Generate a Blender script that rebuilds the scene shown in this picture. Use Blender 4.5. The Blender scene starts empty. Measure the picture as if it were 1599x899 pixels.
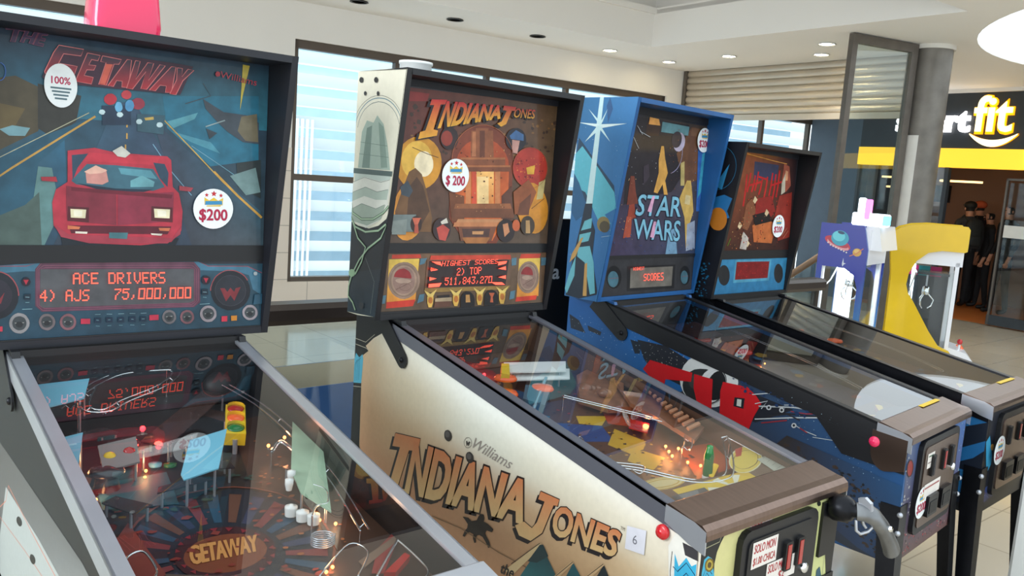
import bpy, bmesh, math, random
from mathutils import Vector, Matrix
# ---------------------------------------------------------------- camera, world, lights, exposure
S = bpy.context.scene
COL = S.collection
EXPOSURE = 0.35
S.view_settings.view_transform = 'Standard'
S.view_settings.look = 'None'
S.view_settings.gamma = 1
S.view_settings.use_curve_mapping = False
S.view_settings.exposure = EXPOSURE
CAM = Vector((-1.429, -0.998, 1.642))
YAW, PIT, ROL, FPX = math.radians(40.6335), math.radians(-7.6595), math.radians(4.1054), 1325.1665
fw = Vector((math.sin(YAW)*math.cos(PIT), math.cos(YAW)*math.cos(PIT), math.sin(PIT)))
r0 = Vector((math.cos(YAW), -math.sin(YAW), 0)); u0 = r0.cross(fw)
r1 = r0*math.cos(ROL)+u0*math.sin(ROL); u1 = u0*math.cos(ROL)-r0*math.sin(ROL)
cd = bpy.data.cameras.new('camera'); cam = bpy.data.objects.new('camera', cd); COL.objects.link(cam)
cd.sensor_fit = 'HORIZONTAL'; cd.sensor_width = 36; cd.lens = FPX*36/1599; cd.clip_start = .05; cd.clip_end = 200
cam.matrix_world = Matrix(((r1.x, u1.x, -fw.x, CAM.x), (r1.y, u1.y, -fw.y, CAM.y), (r1.z, u1.z, -fw.z, CAM.z), (0, 0, 0, 1)))
S.camera = cam
wd = bpy.data.worlds.new('daylight'); S.world = wd; wd.use_nodes = True
bg = wd.node_tree.nodes['Background']; bg.inputs[0].default_value = (.86, .95, 1, 1); bg.inputs[1].default_value = 1.45
def lamp(name, kind, loc, energy, color=(1, 1, 1), aim=None, **kw):
    l = bpy.data.lights.new(name, kind); l.energy = energy; l.color = color
    for k, v in kw.items(): setattr(l, k, v)
    o = bpy.data.objects.new(name, l); COL.objects.link(o); o.location = loc
    if aim is not None: o.rotation_euler = (Vector(aim)-Vector(loc)).to_track_quat('-Z', 'Y').to_euler()
    return o
lamp('louvre_fill', 'AREA', (4.0, 8.95, 4.9), 720, (.86, .95, 1), (4.3, 10.4, 1.6), shape='RECTANGLE', size=20, size_y=1.6)  # added area lamp above the gap, brightens the louvred building outside
lamp('window_daylight', 'AREA', (-4.6, 1.2, 2.6), 150, (.93, .97, 1), (0, .9, .9), shape='RECTANGLE', size=2.6, size_y=2.2)  # added area lamp lifting the cream side, stands for windows further left
# ---------------------------------------------------------------- materials
MATS = {}
def lin(c): 
    return tuple(((v/255)/12.92 if v <= 10 else ((v/255+.055)/1.055)**2.4) for v in c)
def mat(name, rgb=(128, 128, 128), rough=.5, metal=0, noise=0, nscale=8, emit=None, es=0, bump=0, bscale=60, coat=0, spec=.5, trans=0, aniso=0, alpha=1, ior=1.45, attr=False, stretch=None):
    if name in MATS: return MATS[name]
    m = bpy.data.materials.new(name); m.use_nodes = True; MATS[name] = m
    n = m.node_tree; b = n.nodes['Principled BSDF']; L = n.links.new
    b.inputs['Roughness'].default_value = rough; b.inputs['Metallic'].default_value = metal
    b.inputs['Coat Weight'].default_value = coat; b.inputs['Coat Roughness'].default_value = .06
    b.inputs['Specular IOR Level'].default_value = spec
    b.inputs['Transmission Weight'].default_value = trans; b.inputs['IOR'].default_value = ior; b.inputs['Alpha'].default_value = alpha
    c = lin(rgb)+(1,); b.inputs['Base Color'].default_value = c
    src = None
    if attr:
        a = n.nodes.new('ShaderNodeAttribute'); a.attribute_name = 'Col'; src = a.outputs['Color']
    if noise or bump:
        tc = n.nodes.new('ShaderNodeTexCoord'); v = tc.outputs['Object']
        if stretch:
            mp = n.nodes.new('ShaderNodeMapping'); mp.inputs['Scale'].default_value = stretch; L(v, mp.inputs[0]); v = mp.outputs[0]
    if noise:
        t = n.nodes.new('ShaderNodeTexNoise'); t.inputs['Scale'].default_value = nscale; t.inputs['Detail'].default_value = 5; L(v, t.inputs['Vector'])
        rmp = n.nodes.new('ShaderNodeMapRange'); rmp.inputs[1].default_value = .25; rmp.inputs[2].default_value = .75
        rmp.inputs[3].default_value = 1-noise; rmp.inputs[4].default_value = 1+noise; L(t.outputs['Fac'], rmp.inputs[0])
        mx = n.nodes.new('ShaderNodeMix'); mx.data_type = 'RGBA'; mx.blend_type = 'MULTIPLY'; mx.inputs[0].default_value = 1
        if src is not None: L(src, mx.inputs[6])
        else: mx.inputs[6].default_value = c
        L(rmp.outputs[0], mx.inputs[7]); src = mx.outputs[2]
    if src is not None: L(src, b.inputs['Base Color'])
    if bump:
        t2 = n.nodes.new('ShaderNodeTexNoise'); t2.inputs['Scale'].default_value = bscale; L(v, t2.inputs['Vector'])
        bp = n.nodes.new('ShaderNodeBump'); bp.inputs['Strength'].default_value = bump; bp.inputs['Distance'].default_value = .002; L(t2.outputs['Fac'], bp.inputs['Height']); L(bp.outputs[0], b.inputs['Normal'])
    if emit:
        b.inputs['Emission Color'].default_value = lin(emit)+(1,); b.inputs['Emission Strength'].default_value = es
    return m
def glassmat(name, tint=(1, 1, 1), ior=1.5, rough=0.0, gloss=(1, 1, 1)):
    if name in MATS: return MATS[name]
    m = bpy.data.materials.new(name); m.use_nodes = True; MATS[name] = m
    n = m.node_tree; n.nodes.remove(n.nodes['Principled BSDF']); out = n.nodes['Material Output']; L = n.links.new
    t = n.nodes.new('ShaderNodeBsdfTransparent'); t.inputs[0].default_value = tint+(1,)
    g = n.nodes.new('ShaderNodeBsdfGlossy'); g.inputs['Roughness'].default_value = rough; g.inputs[0].default_value = gloss+(1,)
    f = n.nodes.new('ShaderNodeFresnel'); 
    gm = n.nodes.new('ShaderNodeNewGeometry'); mr = n.nodes.new('ShaderNodeMapRange'); L(gm.outputs['Backfacing'], mr.inputs[0]); mr.inputs[3].default_value = ior; mr.inputs[4].default_value = 1/ior; L(mr.outputs[0], f.inputs['IOR'])
    x = n.nodes.new('ShaderNodeMixShader'); L(f.outputs[0], x.inputs[0]); L(t.outputs[0], x.inputs[1]); L(g.outputs[0], x.inputs[2]); L(x.outputs[0], out.inputs[0])
    return m
mat('print', attr=True, rough=.42, noise=.04, nscale=60)
mat('print_gloss', attr=True, rough=.38, coat=.22, spec=.3, noise=.26, nscale=26)
mat('black', (20, 21, 25), .42, noise=.15); mat('dark_wood', (26, 28, 36), .5, noise=.2); mat('blue_paint', (28, 84, 140), .4, noise=.12)
mat('black_metal', (24, 25, 30), .32, .6, noise=.2, nscale=30)
mat('steel', (184, 188, 196), .3, .7, noise=.08, nscale=6); mat('rail_steel', (112, 114, 124), .36, .6); mat('panel_grey', (128, 130, 128), .4); mat('chrome', (225, 228, 232), .08, 1)
mat('brushed', (128, 108, 98), .3, 1, noise=.1, nscale=5, stretch=(16, 1, 1))
mat('cream', (228, 222, 196), .45, noise=.06); mat('inner_wood', (84, 60, 46), .45, noise=.2); mat('blackwood', (18, 18, 20), .5)
mat('red_plastic', (190, 24, 34), .25, coat=.4); mat('yellow_plastic', (226, 190, 40), .35); mat('white_plastic', (226, 228, 226), .35)
mat('green_lens', (30, 110, 50), .2, coat=.5); mat('red_lens', (150, 26, 24), .2, coat=.5, emit=(190, 30, 20), es=.12); mat('amber_lens', (200, 80, 30), .2, coat=.5, emit=(255, 110, 40), es=.25)
mat('pale_blue', (120, 190, 215), .25, coat=.5); mat('clear_plastic', (200, 205, 205), .12, alpha=.32, coat=.6); mat('smoke_plastic', (70, 46, 40), .15, alpha=.7, coat=.5)
mat('glow_red', (255, 60, 50), emit=(255, 40, 50), es=6); mat('glow_amber', (255, 170, 90), emit=(255, 150, 70), es=6)
mat('dmd_dot', (255, 84, 62), emit=(255, 84, 64), es=1.15); mat('dmd_screen', (34, 30, 30), .15, coat=.6); mat('dmd_grey', (104, 106, 108), .2, coat=.5); mat('dmd_beige', (150, 140, 128), .25, coat=.5)
mat('pink_plastic', (205, 34, 84), .18, coat=.6, emit=(210, 30, 80), es=.25)
mat('paper', (220, 220, 212), .7)
glassmat('play_glass', (.86, .88, .88), 1.9); glassmat('mirror_glass', (.7, .72, .72), 2.25); glassmat('pane', (.86, .92, .93), 1.45); glassmat('clear_pane', (.95, .97, .97), 1.35)  # far machines' glass: darker tint and raised IOR exaggerate the reflections, no dust
# ---------------------------------------------------------------- mesh helpers
class MB:
    def __init__(s): s.v = []; s.f = []; s.m = []; s.c = []; s.sm = []
    def face(s, pts, m='black', c=None, smooth=False):
        i = len(s.v); s.v += [tuple(p) for p in pts]; s.f.append(tuple(range(i, i+len(pts)))); s.m.append(m); s.sm.append(smooth)
        s.c.append([c]*len(pts) if c is None or not isinstance(c[0], (tuple, list)) else c)
    def grid(s, rows, m, closed=False, smooth=True):
        i = len(s.v); n = len(rows[0])
        for r in rows: s.v += [tuple(p) for p in r]
        for a in range(len(rows)-1):
            for b in range(n if closed else n-1):
                b2 = (b+1) % n; s.f.append((i+a*n+b, i+a*n+b2, i+(a+1)*n+b2, i+(a+1)*n+b)); s.m.append(m); s.c.append(None); s.sm.append(smooth)
    def box(s, x0, y0, z0, x1, y1, z1, m='black', b=0):
        if b: return s.prism([(x0+b, z0), (x1-b, z0), (x1, z0+b), (x1, z1-b), (x1-b, z1), (x0+b, z1), (x0, z1-b), (x0, z0+b)], 'y', y0, y1, m)
        p = [(x, y, z) for z in (z0, z1) for y in (y0, y1) for x in (x0, x1)]
        for q in ((0, 2, 3, 1), (4, 5, 7, 6), (0, 1, 5, 4), (2, 6, 7, 3), (0, 4, 6, 2), (1, 3, 7, 5)): s.face([p[k] for k in q], m)
    def prism(s, poly, ax, a, b, m='black', fn=None):
        t = {'x': lambda p, h: (h, p[0], p[1]), 'y': lambda p, h: (p[0], h, p[1]), 'z': lambda p, h: (p[0], p[1], h)}[ax]
        if fn: t = fn
        A = [t(p, a) for p in poly]; B = [t(p, b) for p in poly]; n = len(poly)
        s.face(A, m); s.face(B[::-1], m)
        for k in range(n): s.face([A[k], A[(k+1) % n], B[(k+1) % n], B[k]][::-1], m)
    def tube(s, path, r, m='chrome', n=8, closed=False):
        P = [Vector(p) for p in path]; rows = []; N = len(P); up = None
        for i, p in enumerate(P):
            if closed: d = P[(i+1) % N]-P[i-1]
            else: d = P[min(i+1, N-1)]-P[max(i-1, 0)]
            d = d.normalized() if d.length else Vector((0, 0, 1))
            if up is None: up = d.orthogonal().normalized()
            up = (up-d*up.dot(d)); up = up.normalized() if up.length > 1e-6 else d.orthogonal().normalized()
            w = d.cross(up); rr = r[i] if isinstance(r, (list, tuple)) else r
            rows.append([p+(up*math.cos(2*math.pi*k/n)+w*math.sin(2*math.pi*k/n))*rr for k in range(n)])
        if closed: rows.append(rows[0])
        else: s.face(rows[0][::-1], m); s.face(rows[-1], m)
        s.grid(rows, m, True)
    def lathe(s, prof, o, ax=(0, 0, 1), m='black', n=20):
        ax = Vector(ax).normalized(); a = ax.orthogonal().normalized(); b = ax.cross(a); o = Vector(o)
        rows = [[o+ax*h+(a*math.cos(2*math.pi*k/n)+b*math.sin(2*math.pi*k/n))*r for k in range(n)] for r, h in prof]
        s.grid(rows, m, True, True)
        if prof[0][0] > 1e-4: s.face(rows[0][::-1], m)
        if prof[-1][0] > 1e-4: s.face(rows[-1], m)
    def ball(s, o, r, m, n=12, sq=(1, 1, 1)):
        rows = []
        for i in range(n//2+1):
            t = math.pi*i/(n//2); rr = max(math.sin(t), 1e-4)
            rows.append([(o[0]+sq[0]*r*rr*math.cos(2*math.pi*k/n), o[1]+sq[1]*r*rr*math.sin(2*math.pi*k/n), o[2]-sq[2]*r*math.cos(t)) for k in range(n)])
        s.grid(rows, m, True)
    def build(s, name, parent=None, bevel=0, solid=0):
        me = bpy.data.meshes.new(name); me.from_pydata(s.v, [], s.f)
        names = []
        for m in s.m:
            if m not in names: names.append(m)
        for m in names: me.materials.append(MATS[m])
        me.polygons.foreach_set('material_index', [names.index(m) for m in s.m]); me.polygons.foreach_set('use_smooth', s.sm)
        if any(c is not None for c in s.c):
            at = me.color_attributes.new('Col', 'FLOAT_COLOR', 'CORNER'); k = 0; d = [1.0]*(4*len(me.loops))
            for f, c in zip(s.f, s.c):
                for j in range(len(f)):
                    if c is not None and c[j] is not None: d[4*k:4*k+3] = c[j][:3]
                    k += 1
            at.data.foreach_set('color', d)
        if not any(c is not None for c in s.c):
            bm = bmesh.new(); bm.from_mesh(me); bmesh.ops.remove_doubles(bm, verts=bm.verts, dist=1e-6); bmesh.ops.recalc_face_normals(bm, faces=bm.faces); bm.to_mesh(me); bm.free()
        me.update(); o = bpy.data.objects.new(name, me); COL.objects.link(o)
        if parent: o.parent = parent
        if bevel:
            b = o.modifiers.new('edge', 'BEVEL'); b.width = bevel; b.segments = 2; b.limit_method = 'ANGLE'; b.angle_limit = math.radians(40)
        return o
def tag(o, label=None, cat=None, group=None, kind=None):
    for k, v in (('label', label), ('category', cat), ('group', group), ('kind', kind)):
        if v: o[k] = v
    return o
def empty(name, loc, rz, label, cat, group=None):
    o = bpy.data.objects.new(name, None); COL.objects.link(o); o.location = loc; o.rotation_euler = (0, 0, rz); o.empty_display_size = .1
    return tag(o, label, cat, group)
def one(name, m, parent, fn, *a, bevel=0, **k):
    b = MB(); getattr(b, fn)(*a, m=m, **k) if fn != 'box' or True else 0
    return b.build(name, parent, bevel)
# ---- letters: outlines of the built-in font, filled
_tc = {}
def glyphs(txt, bold, shear):
    k = (txt, bold, shear)
    if k not in _tc:
        cu = bpy.data.curves.new('t', 'FONT'); cu.body = txt; cu.offset = bold; cu.shear = shear; cu.resolution_u = 3
        ob = bpy.data.objects.new('t', cu); me = bpy.data.meshes.new_from_object(ob)
        vs = [(v.co.x, v.co.y) for v in me.vertices]; fs = [tuple(p.vertices) for p in me.polygons]
        x0 = min(v[0] for v in vs); x1 = max(v[0] for v in vs); y0 = min(v[1] for v in vs); y1 = max(v[1] for v in vs)
        h = .72
        if not any(c in txt for c in 'gjpqy,$'): y0 = max(y0, -.02-bold); h = y1
        _tc[k] = ([((x-x0)/(x1-x0), (y-0)/(h if h else 1)) for x, y in vs], fs)
        bpy.data.objects.remove(ob); bpy.data.meshes.remove(me); bpy.data.curves.remove(cu)
    return _tc[k]
def quad_at(q, s, t):   # q = bl, br, tl, tr
    return tuple((q[0][i]*(1-s)+q[1][i]*s)*(1-t)+(q[2][i]*(1-s)+q[3][i]*s)*t for i in range(2))
def ease(a, b, t): return tuple(x+(y-x)*t for x, y in zip(a, b))
def pairs(l): return [(l[i]/1000, l[i+1]/1000) for i in range(0, len(l), 2)]
PRINT = .8
def gcol(c, g): return tuple(min(.9, v*g*PRINT) for v in lin(c))
def art(mb, ops, f, m='print', gain=1.0, off=.0004, step=.00006, rnd=1):
    """printed artwork: flat shapes laid on a panel; f(u, v, off) gives the point on the panel"""
    R = random.Random(rnd)
    for op in ops:
        off += step; k = op[0]
        if k == 'p':
            P = pairs(op[2]); c = op[1]
            if isinstance(c[0], tuple):
                v0 = min(p[1] for p in P); v1 = max(p[1] for p in P); a, b = gcol(c[0], gain), gcol(c[1], gain)
                cc = [ease(b, a, (p[1]-v0)/max(v1-v0, 1e-6)) for p in P]
            else: cc = gcol(c, gain)
            mb.face([f(u, v, off) for u, v in P], m, cc)
        elif k == 'q':
            P = pairs(op[2]); C = [gcol(c, gain) for c in op[1]]; n = 8; q = (P[0], P[1], P[3], P[2])
            for i in range(n):
                for j in range(n):
                    st = [(a/n, b/n) for a, b in ((i, j), (i+1, j), (i+1, j+1), (i, j+1))]
                    mb.face([f(*quad_at(q, s_, t_), off) for s_, t_ in st], m, [ease(ease(C[0], C[1], s_), ease(C[3], C[2], s_), t_) for s_, t_ in st])
        elif k == 'l':
            P = [Vector(p) for p in pairs(op[3])]; w = op[2]/2000; c = gcol(op[1], gain); A = []; B = []
            for i, p in enumerate(P):
                d = P[min(i+1, len(P)-1)]-P[max(i-1, 0)]
                d = d.normalized() if d.length > 1e-9 else Vector((1, 0)); nn = Vector((-d.y, d.x))*w; A.append(p+nn); B.append(p-nn)
            for i in range(len(P)-1): mb.face([f(q.x, q.y, off) for q in (A[i], B[i], B[i+1], A[i+1])], m, c)
        elif k == 't':
            vs, fs = glyphs(op[2], 0, op[5]); q = pairs(op[3]); c = op[1]
            two = isinstance(c[0], tuple); a = gcol(c[0] if two else c, gain); b = gcol(c[1] if two else c, gain)
            pt = [quad_at(q, s_, t_) for s_, t_ in vs]; cc = [ease(b, a, min(max(t_, 0), 1)) for s_, t_ in vs]
            for fc in fs: mb.face([f(*pt[i], off) for i in fc], m, [cc[i] for i in fc])
            w = op[4]*math.dist(q[0], q[2])
            if w > 0:      # heavier letters: a stroke along every outline
                ed = {}; ky = lambda i: (round(vs[i][0], 4), round(vs[i][1], 4))
                for fc in fs:
                    for i in range(len(fc)):
                        e_ = (fc[i], fc[(i+1) % len(fc)]); q_ = tuple(sorted((ky(e_[0]), ky(e_[1])))); ed.setdefault(q_, []).append(e_)
                nx = {}
                for q_, l_ in sorted(ed.items()):
                    if len(l_) == 1: nx.setdefault(ky(l_[0][0]), []).append(l_[0])
                fc = fs[0]; ar = sum(pt[fc[i]][0]*pt[fc[(i+1) % len(fc)]][1]-pt[fc[(i+1) % len(fc)]][0]*pt[fc[i]][1] for i in range(len(fc))); sg = 1 if ar > 0 else -1
                while nx:
                    k0 = next(iter(nx)); loop = []; kk = k0
                    while kk in nx:
                        e_ = nx[kk].pop()
                        if not nx[kk]: del nx[kk]
                        loop.append(e_[0]); kk = ky(e_[1])
                    n_ = len(loop)
                    if n_ < 3: continue
                    Pt = [Vector(pt[i]) for i in loop]; O = []
                    for i in range(n_):
                        d0 = (Pt[i]-Pt[i-1]).normalized(); d1 = (Pt[(i+1) % n_]-Pt[i]).normalized()
                        n0 = Vector((d0.y, -d0.x))*sg; n1 = Vector((d1.y, -d1.x))*sg; mm_ = n0+n1
                        mm_ = mm_.normalized() if mm_.length > 1e-6 else n0
                        O.append(Pt[i]+mm_*w/max(mm_.dot(n0), .45))
                    for i in range(n_):
                        j = (i+1) % n_; mb.face([f(v.x, v.y, off) for v in (Pt[i], Pt[j], O[j], O[i])], m, [cc[loop[i]], cc[loop[j]], cc[loop[j]], cc[loop[i]]])
        elif k == 'g':      # a 5 x 5 colour fade
            P = pairs(op[2]); C = [gcol(c, gain) for c in op[1]]; q = (P[3], P[2], P[0], P[1]); n = 24
            def at5(s_, t_):
                x, y = min(s_*4, 3.9999), min(t_*4, 3.9999); i, j = int(x), int(y); x -= i; y -= j; x = x*x*(3-2*x); y = y*y*(3-2*y)
                return ease(ease(C[j*5+i], C[j*5+i+1], x), ease(C[j*5+5+i], C[j*5+6+i], x), y)
            for i in range(n):
                for j in range(n):
                    st = [(a/n, b/n) for a, b in ((i, j), (i+1, j), (i+1, j+1), (i, j+1))]
                    mb.face([f(*quad_at(q, s_, 1-t_), off) for s_, t_ in st], m, [at5(s_, t_) for s_, t_ in st])
        elif k == 'd':
            c = gcol(op[1], gain)
            for i_, (u, v) in enumerate(pairs(op[4])):
                r = R.uniform(op[2], op[3])/1000; n = R.choice((4, 5, 6)); a0 = R.random()*6; e = R.uniform(.4, 1)
                pts = []
                for i in range(n):
                    a = a0+2*math.pi*i/n; rr = r*R.uniform(.6, 1.1); pts.append(f(u+rr*math.cos(a), v+rr*e*math.sin(a), off+(i_ % 6)*.00004))
                mb.face(pts, m, c)
            off += .0002
    return off
FONT = {'A':'0E11111F111111','B':'1E11111E11111E','C':'0E11101010110E','D':'1E11111111111E','E':'1F10101E10101F','G':'0E11101713110F','H':'1111111F111111','I':'0E04040404040E','J':'0101010101110E','O':'0E11111111110E','P':'1E11111E101010','R':'1E11111E141211','S':'0F10100E01011E','T':'1F040404040404','V':'11111111110A04','0':'1F11111111111F','1':'040C040404040E','2':'0E11010608101F','3':'1F01020601110E','4':'02060A121F0202','5':'1F101E0101110E','7':'1F010204080808','8':'0E11110E11110E',')':'08040202020408',',':'00000000040408','.':'0000000000000C',' ':'00000000000000','9':'0E11110F01010E'}
def dots(mb, txt, q, f, off=.002, m='dmd_dot', word=0):
    n = len(txt)*6-1; q = pairs(q)
    for k, ch in enumerate(txt):
        if ch == ' ' or txt[:k].count(' ') != word: continue
        h = FONT[ch]
        for r in range(7):
            bits = int(h[2*r:2*r+2], 16)
            for c in range(5):
                if bits >> (4-c) & 1:
                    x, y = k*6+c, 6-r
                    mb.face([f(*quad_at(q, (x+a)/n, (y+b)/7), off) for a, b in ((.04, .1), (1.0, .1), (1.0, .88), (.04, .88))], m)
# ---------------------------------------------------------------- the setting: room frame (u along the window wall, v across, z up)
KA = math.radians(-5.21); E1 = Vector((math.cos(KA), math.sin(KA), 0)); E2 = Vector((-math.sin(KA), math.cos(KA), 0)); KO = Vector((8.667, 7.2, 0))
def R(u, v, z=0): return KO+E1*u+E2*v+Vector((0, 0, z))
class RB(MB):
    """boxes in the room frame"""
    def rbox(s, u0, v0, z0, u1, v1, z1, m):
        p = [R(u, v, z) for z in (z0, z1) for v in (v0, v1) for u in (u0, u1)]
        for q in ((0, 2, 3, 1), (4, 5, 7, 6), (0, 1, 5, 4), (2, 6, 7, 3), (0, 4, 6, 2), (1, 3, 7, 5)): s.face([p[k] for k in q], m)
def struct(b, name): return tag(b.build(name), kind='structure')
mat('wall_white', (236, 234, 230), .7, noise=.02, nscale=1.5); mat('ceiling_white', (240, 238, 234), .75, noise=.015, nscale=1); mat('tile_wall', (222, 214, 204), .35)
mat('frame_brown', (92, 82, 74), .4, .4); mat('frame_grey', (104, 98, 92), .42, .5, noise=.15); mat('fascia', (52, 58, 64), .45, noise=.08); mat('pier_grey', (84, 98, 112), .5, noise=.05)
mat('shutter_metal', (196, 186, 170), .36, .55, noise=.06, nscale=3); mat('col_metal', (112, 108, 102), .45, .4, noise=.22, nscale=6); mat('worn_white', (214, 212, 206), .6, noise=.06)
mat('gym_wall', (150, 108, 84), .6, noise=.05, nscale=2); mat('gym_floor', (206, 120, 60), .4, noise=.08); mat('yellow_glow', (255, 205, 50), emit=(255, 196, 60), es=.72)
mat('sign_white', (255, 255, 255), emit=(255, 250, 250), es=3); mat('sign_yellow', (255, 250, 225), emit=(255, 240, 190), es=1.0); mat('sign_rim', (255, 190, 0), emit=(255, 170, 0), es=.8)
mat('lamp_warm', (255, 250, 235), emit=(255, 244, 220), es=7); mat('lamp_off', (60, 60, 60), .3, .5); mat('linear_warm', (255, 214, 150), emit=(255, 200, 130), es=2.4)
mat('louvre', (232, 238, 240), .6); mat('outside_wall', (150, 176, 192), .7, noise=.08)
def floor_mat():
    m = mat('floor_tile', (188, 170, 146), .16, noise=.07, nscale=1.2, coat=.25); n = m.node_tree; b = n.nodes['Principled BSDF']; L = n.links.new
    br = n.nodes.new('ShaderNodeTexBrick'); br.offset = 0; br.inputs['Scale'].default_value = 1; br.inputs['Brick Width'].default_value = .6; br.inputs['Row Height'].default_value = .6; br.inputs['Mortar Size'].default_value = .004
    tc = n.nodes.new('ShaderNodeTexCoord'); L(tc.outputs['Object'], br.inputs[0]); c = lin((196, 182, 160)); br.inputs['Color1'].default_value = c+(1,); br.inputs['Color2'].default_value = tuple(v*.94 for v in c)+(1,); br.inputs['Mortar'].default_value = tuple(v*.6 for v in c)+(1,)
    L(br.outputs[0], b.inputs['Base Color'])
floor_mat()
def tile_mat():
    m = MATS['tile_wall']; n = m.node_tree; b = n.nodes['Principled BSDF']; L = n.links.new
    br = n.nodes.new('ShaderNodeTexBrick'); br.offset = 0; br.inputs['Scale'].default_value = 1; br.inputs['Brick Width'].default_value = .6; br.inputs['Row Height'].default_value = .3; br.inputs['Mortar Size'].default_value = .005
    tc = n.nodes.new('ShaderNodeTexCoord'); mp = n.nodes.new('ShaderNodeMapping'); mp.inputs['Rotation'].default_value = (math.pi/2, 0, 0); L(tc.outputs['Object'], mp.inputs[0]); L(mp.outputs[0], br.inputs[0])
    c = lin((226, 216, 204)); br.inputs['Color1'].default_value = c+(1,); br.inputs['Color2'].default_value = c+(1,); br.inputs['Mortar'].default_value = tuple(v*.6 for v in c)+(1,); L(br.outputs[0], b.inputs['Base Color'])
tile_mat()
b = RB(); b.face([R(-16, -14), R(6.1, -14), R(6.1, 0), R(-16, 0)], 'floor_tile'); struct(b, 'floor')
# back wall with three window openings
WZ0, WZ1 = .27, 2.91
OPEN = [(-12.5, -7.75), (-5.93, -.35), (.55, 3.75)]
b = RB()
xs = [-16]+[v for o in OPEN for v in o]+[5.2]
for i in range(0, len(xs), 2): b.rbox(xs[i], 0, WZ0-.0, xs[i+1], .22, 3.5, 'wall_white')
for o in OPEN: b.rbox(o[0], 0, WZ1, o[1], .22, 3.5, 'wall_white')
b.rbox(-16, 0, 0, 5.2, .22, WZ0, 'tile_wall'); 
b.rbox(-7.0, -.012, WZ0, -5.93, 0, 1.75, 'tile_wall')
struct(b, 'wall_back')
MULL = [[-11, -9.4], [-4.68, -3.42, -2.15], [1.0, 1.9, 3.1]]
for k, (o, ms) in enumerate(zip(OPEN, MULL)):
    b = RB(); t = .055
    b.rbox(o[0], .03, WZ1-.09, o[1], .13, WZ1, 'frame_brown'); b.rbox(o[0], .03, WZ0, o[1], .13, WZ0+.05, 'frame_brown')
    b.rbox(o[0], .03, WZ0, o[0]+.05, .13, WZ1, 'frame_brown'); b.rbox(o[1]-.05, .03, WZ0, o[1], .13, WZ1, 'frame_brown')
    for u in ms: b.rbox(u-t/2, .04, WZ0, u+t/2, .12, WZ1-.08, 'frame_brown')
    b.rbox(o[0], .04, 1.40, o[1], .12, 1.47, 'frame_brown')
    f = struct(b, 'window_%d' % (k+1))
    g = RB(); g.rbox(o[0]+.02, .075, WZ0+.02, o[1]-.02, .085, WZ1-.05, 'clear_pane'); g.build('window_pane', f)
# ceiling: soffit with a deep coffer and a round skylight well
CZ = 3.3; CU, CV0, CV1 = -1.86, -5.07, -1.19
SKC, SKR = (.9, -7.4), 3.25
b = RB()
b.face([R(-16, CV1, CZ), R(5.2, CV1, CZ), R(5.2, .1, CZ), R(-16, .1, CZ)], 'ceiling_white')
b.face([R(CU, CV0, CZ), R(5.2, CV0, CZ), R(5.2, CV1, CZ), R(CU, CV1, CZ)], 'ceiling_white')   # replaced below where the well cuts in
b.f.pop(); b.m.pop(); b.c.pop(); b.sm.pop(); b.v = b.v[:-4]
arc = []
for i in range(41):
    t = math.pi*i/40; arc.append((SKC[0]+SKR*math.cos(t), SKC[1]+SKR*math.sin(t)))
cell = [(SKC[0]-SKR, -8.2), (SKC[0]-SKR, SKC[1])]
top = [(u, v) for u, v in arc]                       # from right to left over the top
b.face([R(u, v, CZ) for u, v in [(CU, CV1), (CU, CV0)]+[(-16, CV0), (-16, -6.6), (SKC[0]-SKR, -6.6)]+[p for p in reversed(top) if p[1] > -6.6]+[(SKC[0]+SKR, -6.6), (5.6, -6.6), (5.6, CV1)]], 'ceiling_white')
H1, H2 = 3.74, 4.25
def strip(pts, z0, z1, m='ceiling_white'):
    for a, c in zip(pts, pts[1:]): b.face([R(*a, z0), R(*c, z0), R(*c, z1), R(*a, z1)], m)
cof = [(-16, CV0), (CU, CV0), (CU, CV1), (-16, CV1)]
strip(cof, CZ, H1)
o2 = [(-16, CV0-.25), (CU+.25, CV0-.25), (CU+.25, CV1+.25), (-16, CV1+.25)]
for i in range(3): b.face([R(*cof[i], H1), R(*cof[i+1], H1), R(*o2[i+1], H1), R(*o2[i], H1)], 'ceiling_white')
strip(o2, H1, H2); b.face([R(*p, H2) for p in o2], 'ceiling_white')
strip([p for p in top if p[1] > -6.6], CZ, CZ+.03)
struct(b, 'ceiling')
b = RB()
for i in range(3):
    a, c = cof[i], cof[i+1]
    b.rbox(min(a[0], c[0])-.0, min(a[1], c[1])-.04, H1-.05, max(a[0], c[0])+.04, max(a[1], c[1])+.04, H1+.02, 'ceiling_white')
struct(b, 'trim_1')
# roller shutter hanging in the side opening
root = empty('roller_shutter', R(0, -1.9, 0), 0, 'half lowered grey metal roller shutter hanging from the ceiling soffit', 'shutter')
def sub(bm, name, par):      # parts are modelled in the room, then re-based on the thing
    o = bm.build(name); o.parent = par; o.matrix_parent_inverse = (Matrix.Translation(par.location) @ Matrix.Rotation(par.rotation_euler.z, 4, 'Z')).inverted(); return o
b = RB(); prof = []; n = 7; z0, z1 = 2.66, 3.3; h = (z1-z0)/n
for i in range(n):
    for t in range(8): a = t/8; prof.append((.028*math.sin(math.pi*a)**.6 if a < 1 else 0, z0+h*(i+a*1.0)))
prof.append((0, z1))
b.grid([[R(-d_, v, z) for v in (0, -3.72)] for d_, z in prof], 'shutter_metal', False, False); sub(b, 'slat_curtain', root)
b = RB(); b.rbox(-.03, -3.72, 2.585, .02, 0, 2.66, 'shutter_metal'); sub(b, 'bottom_bar', root)
b = RB(); b.rbox(-.05, -.07, 0.0, .03, -.01, 3.3, 'frame_grey'); sub(b, 'guide_rail', root)
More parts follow.
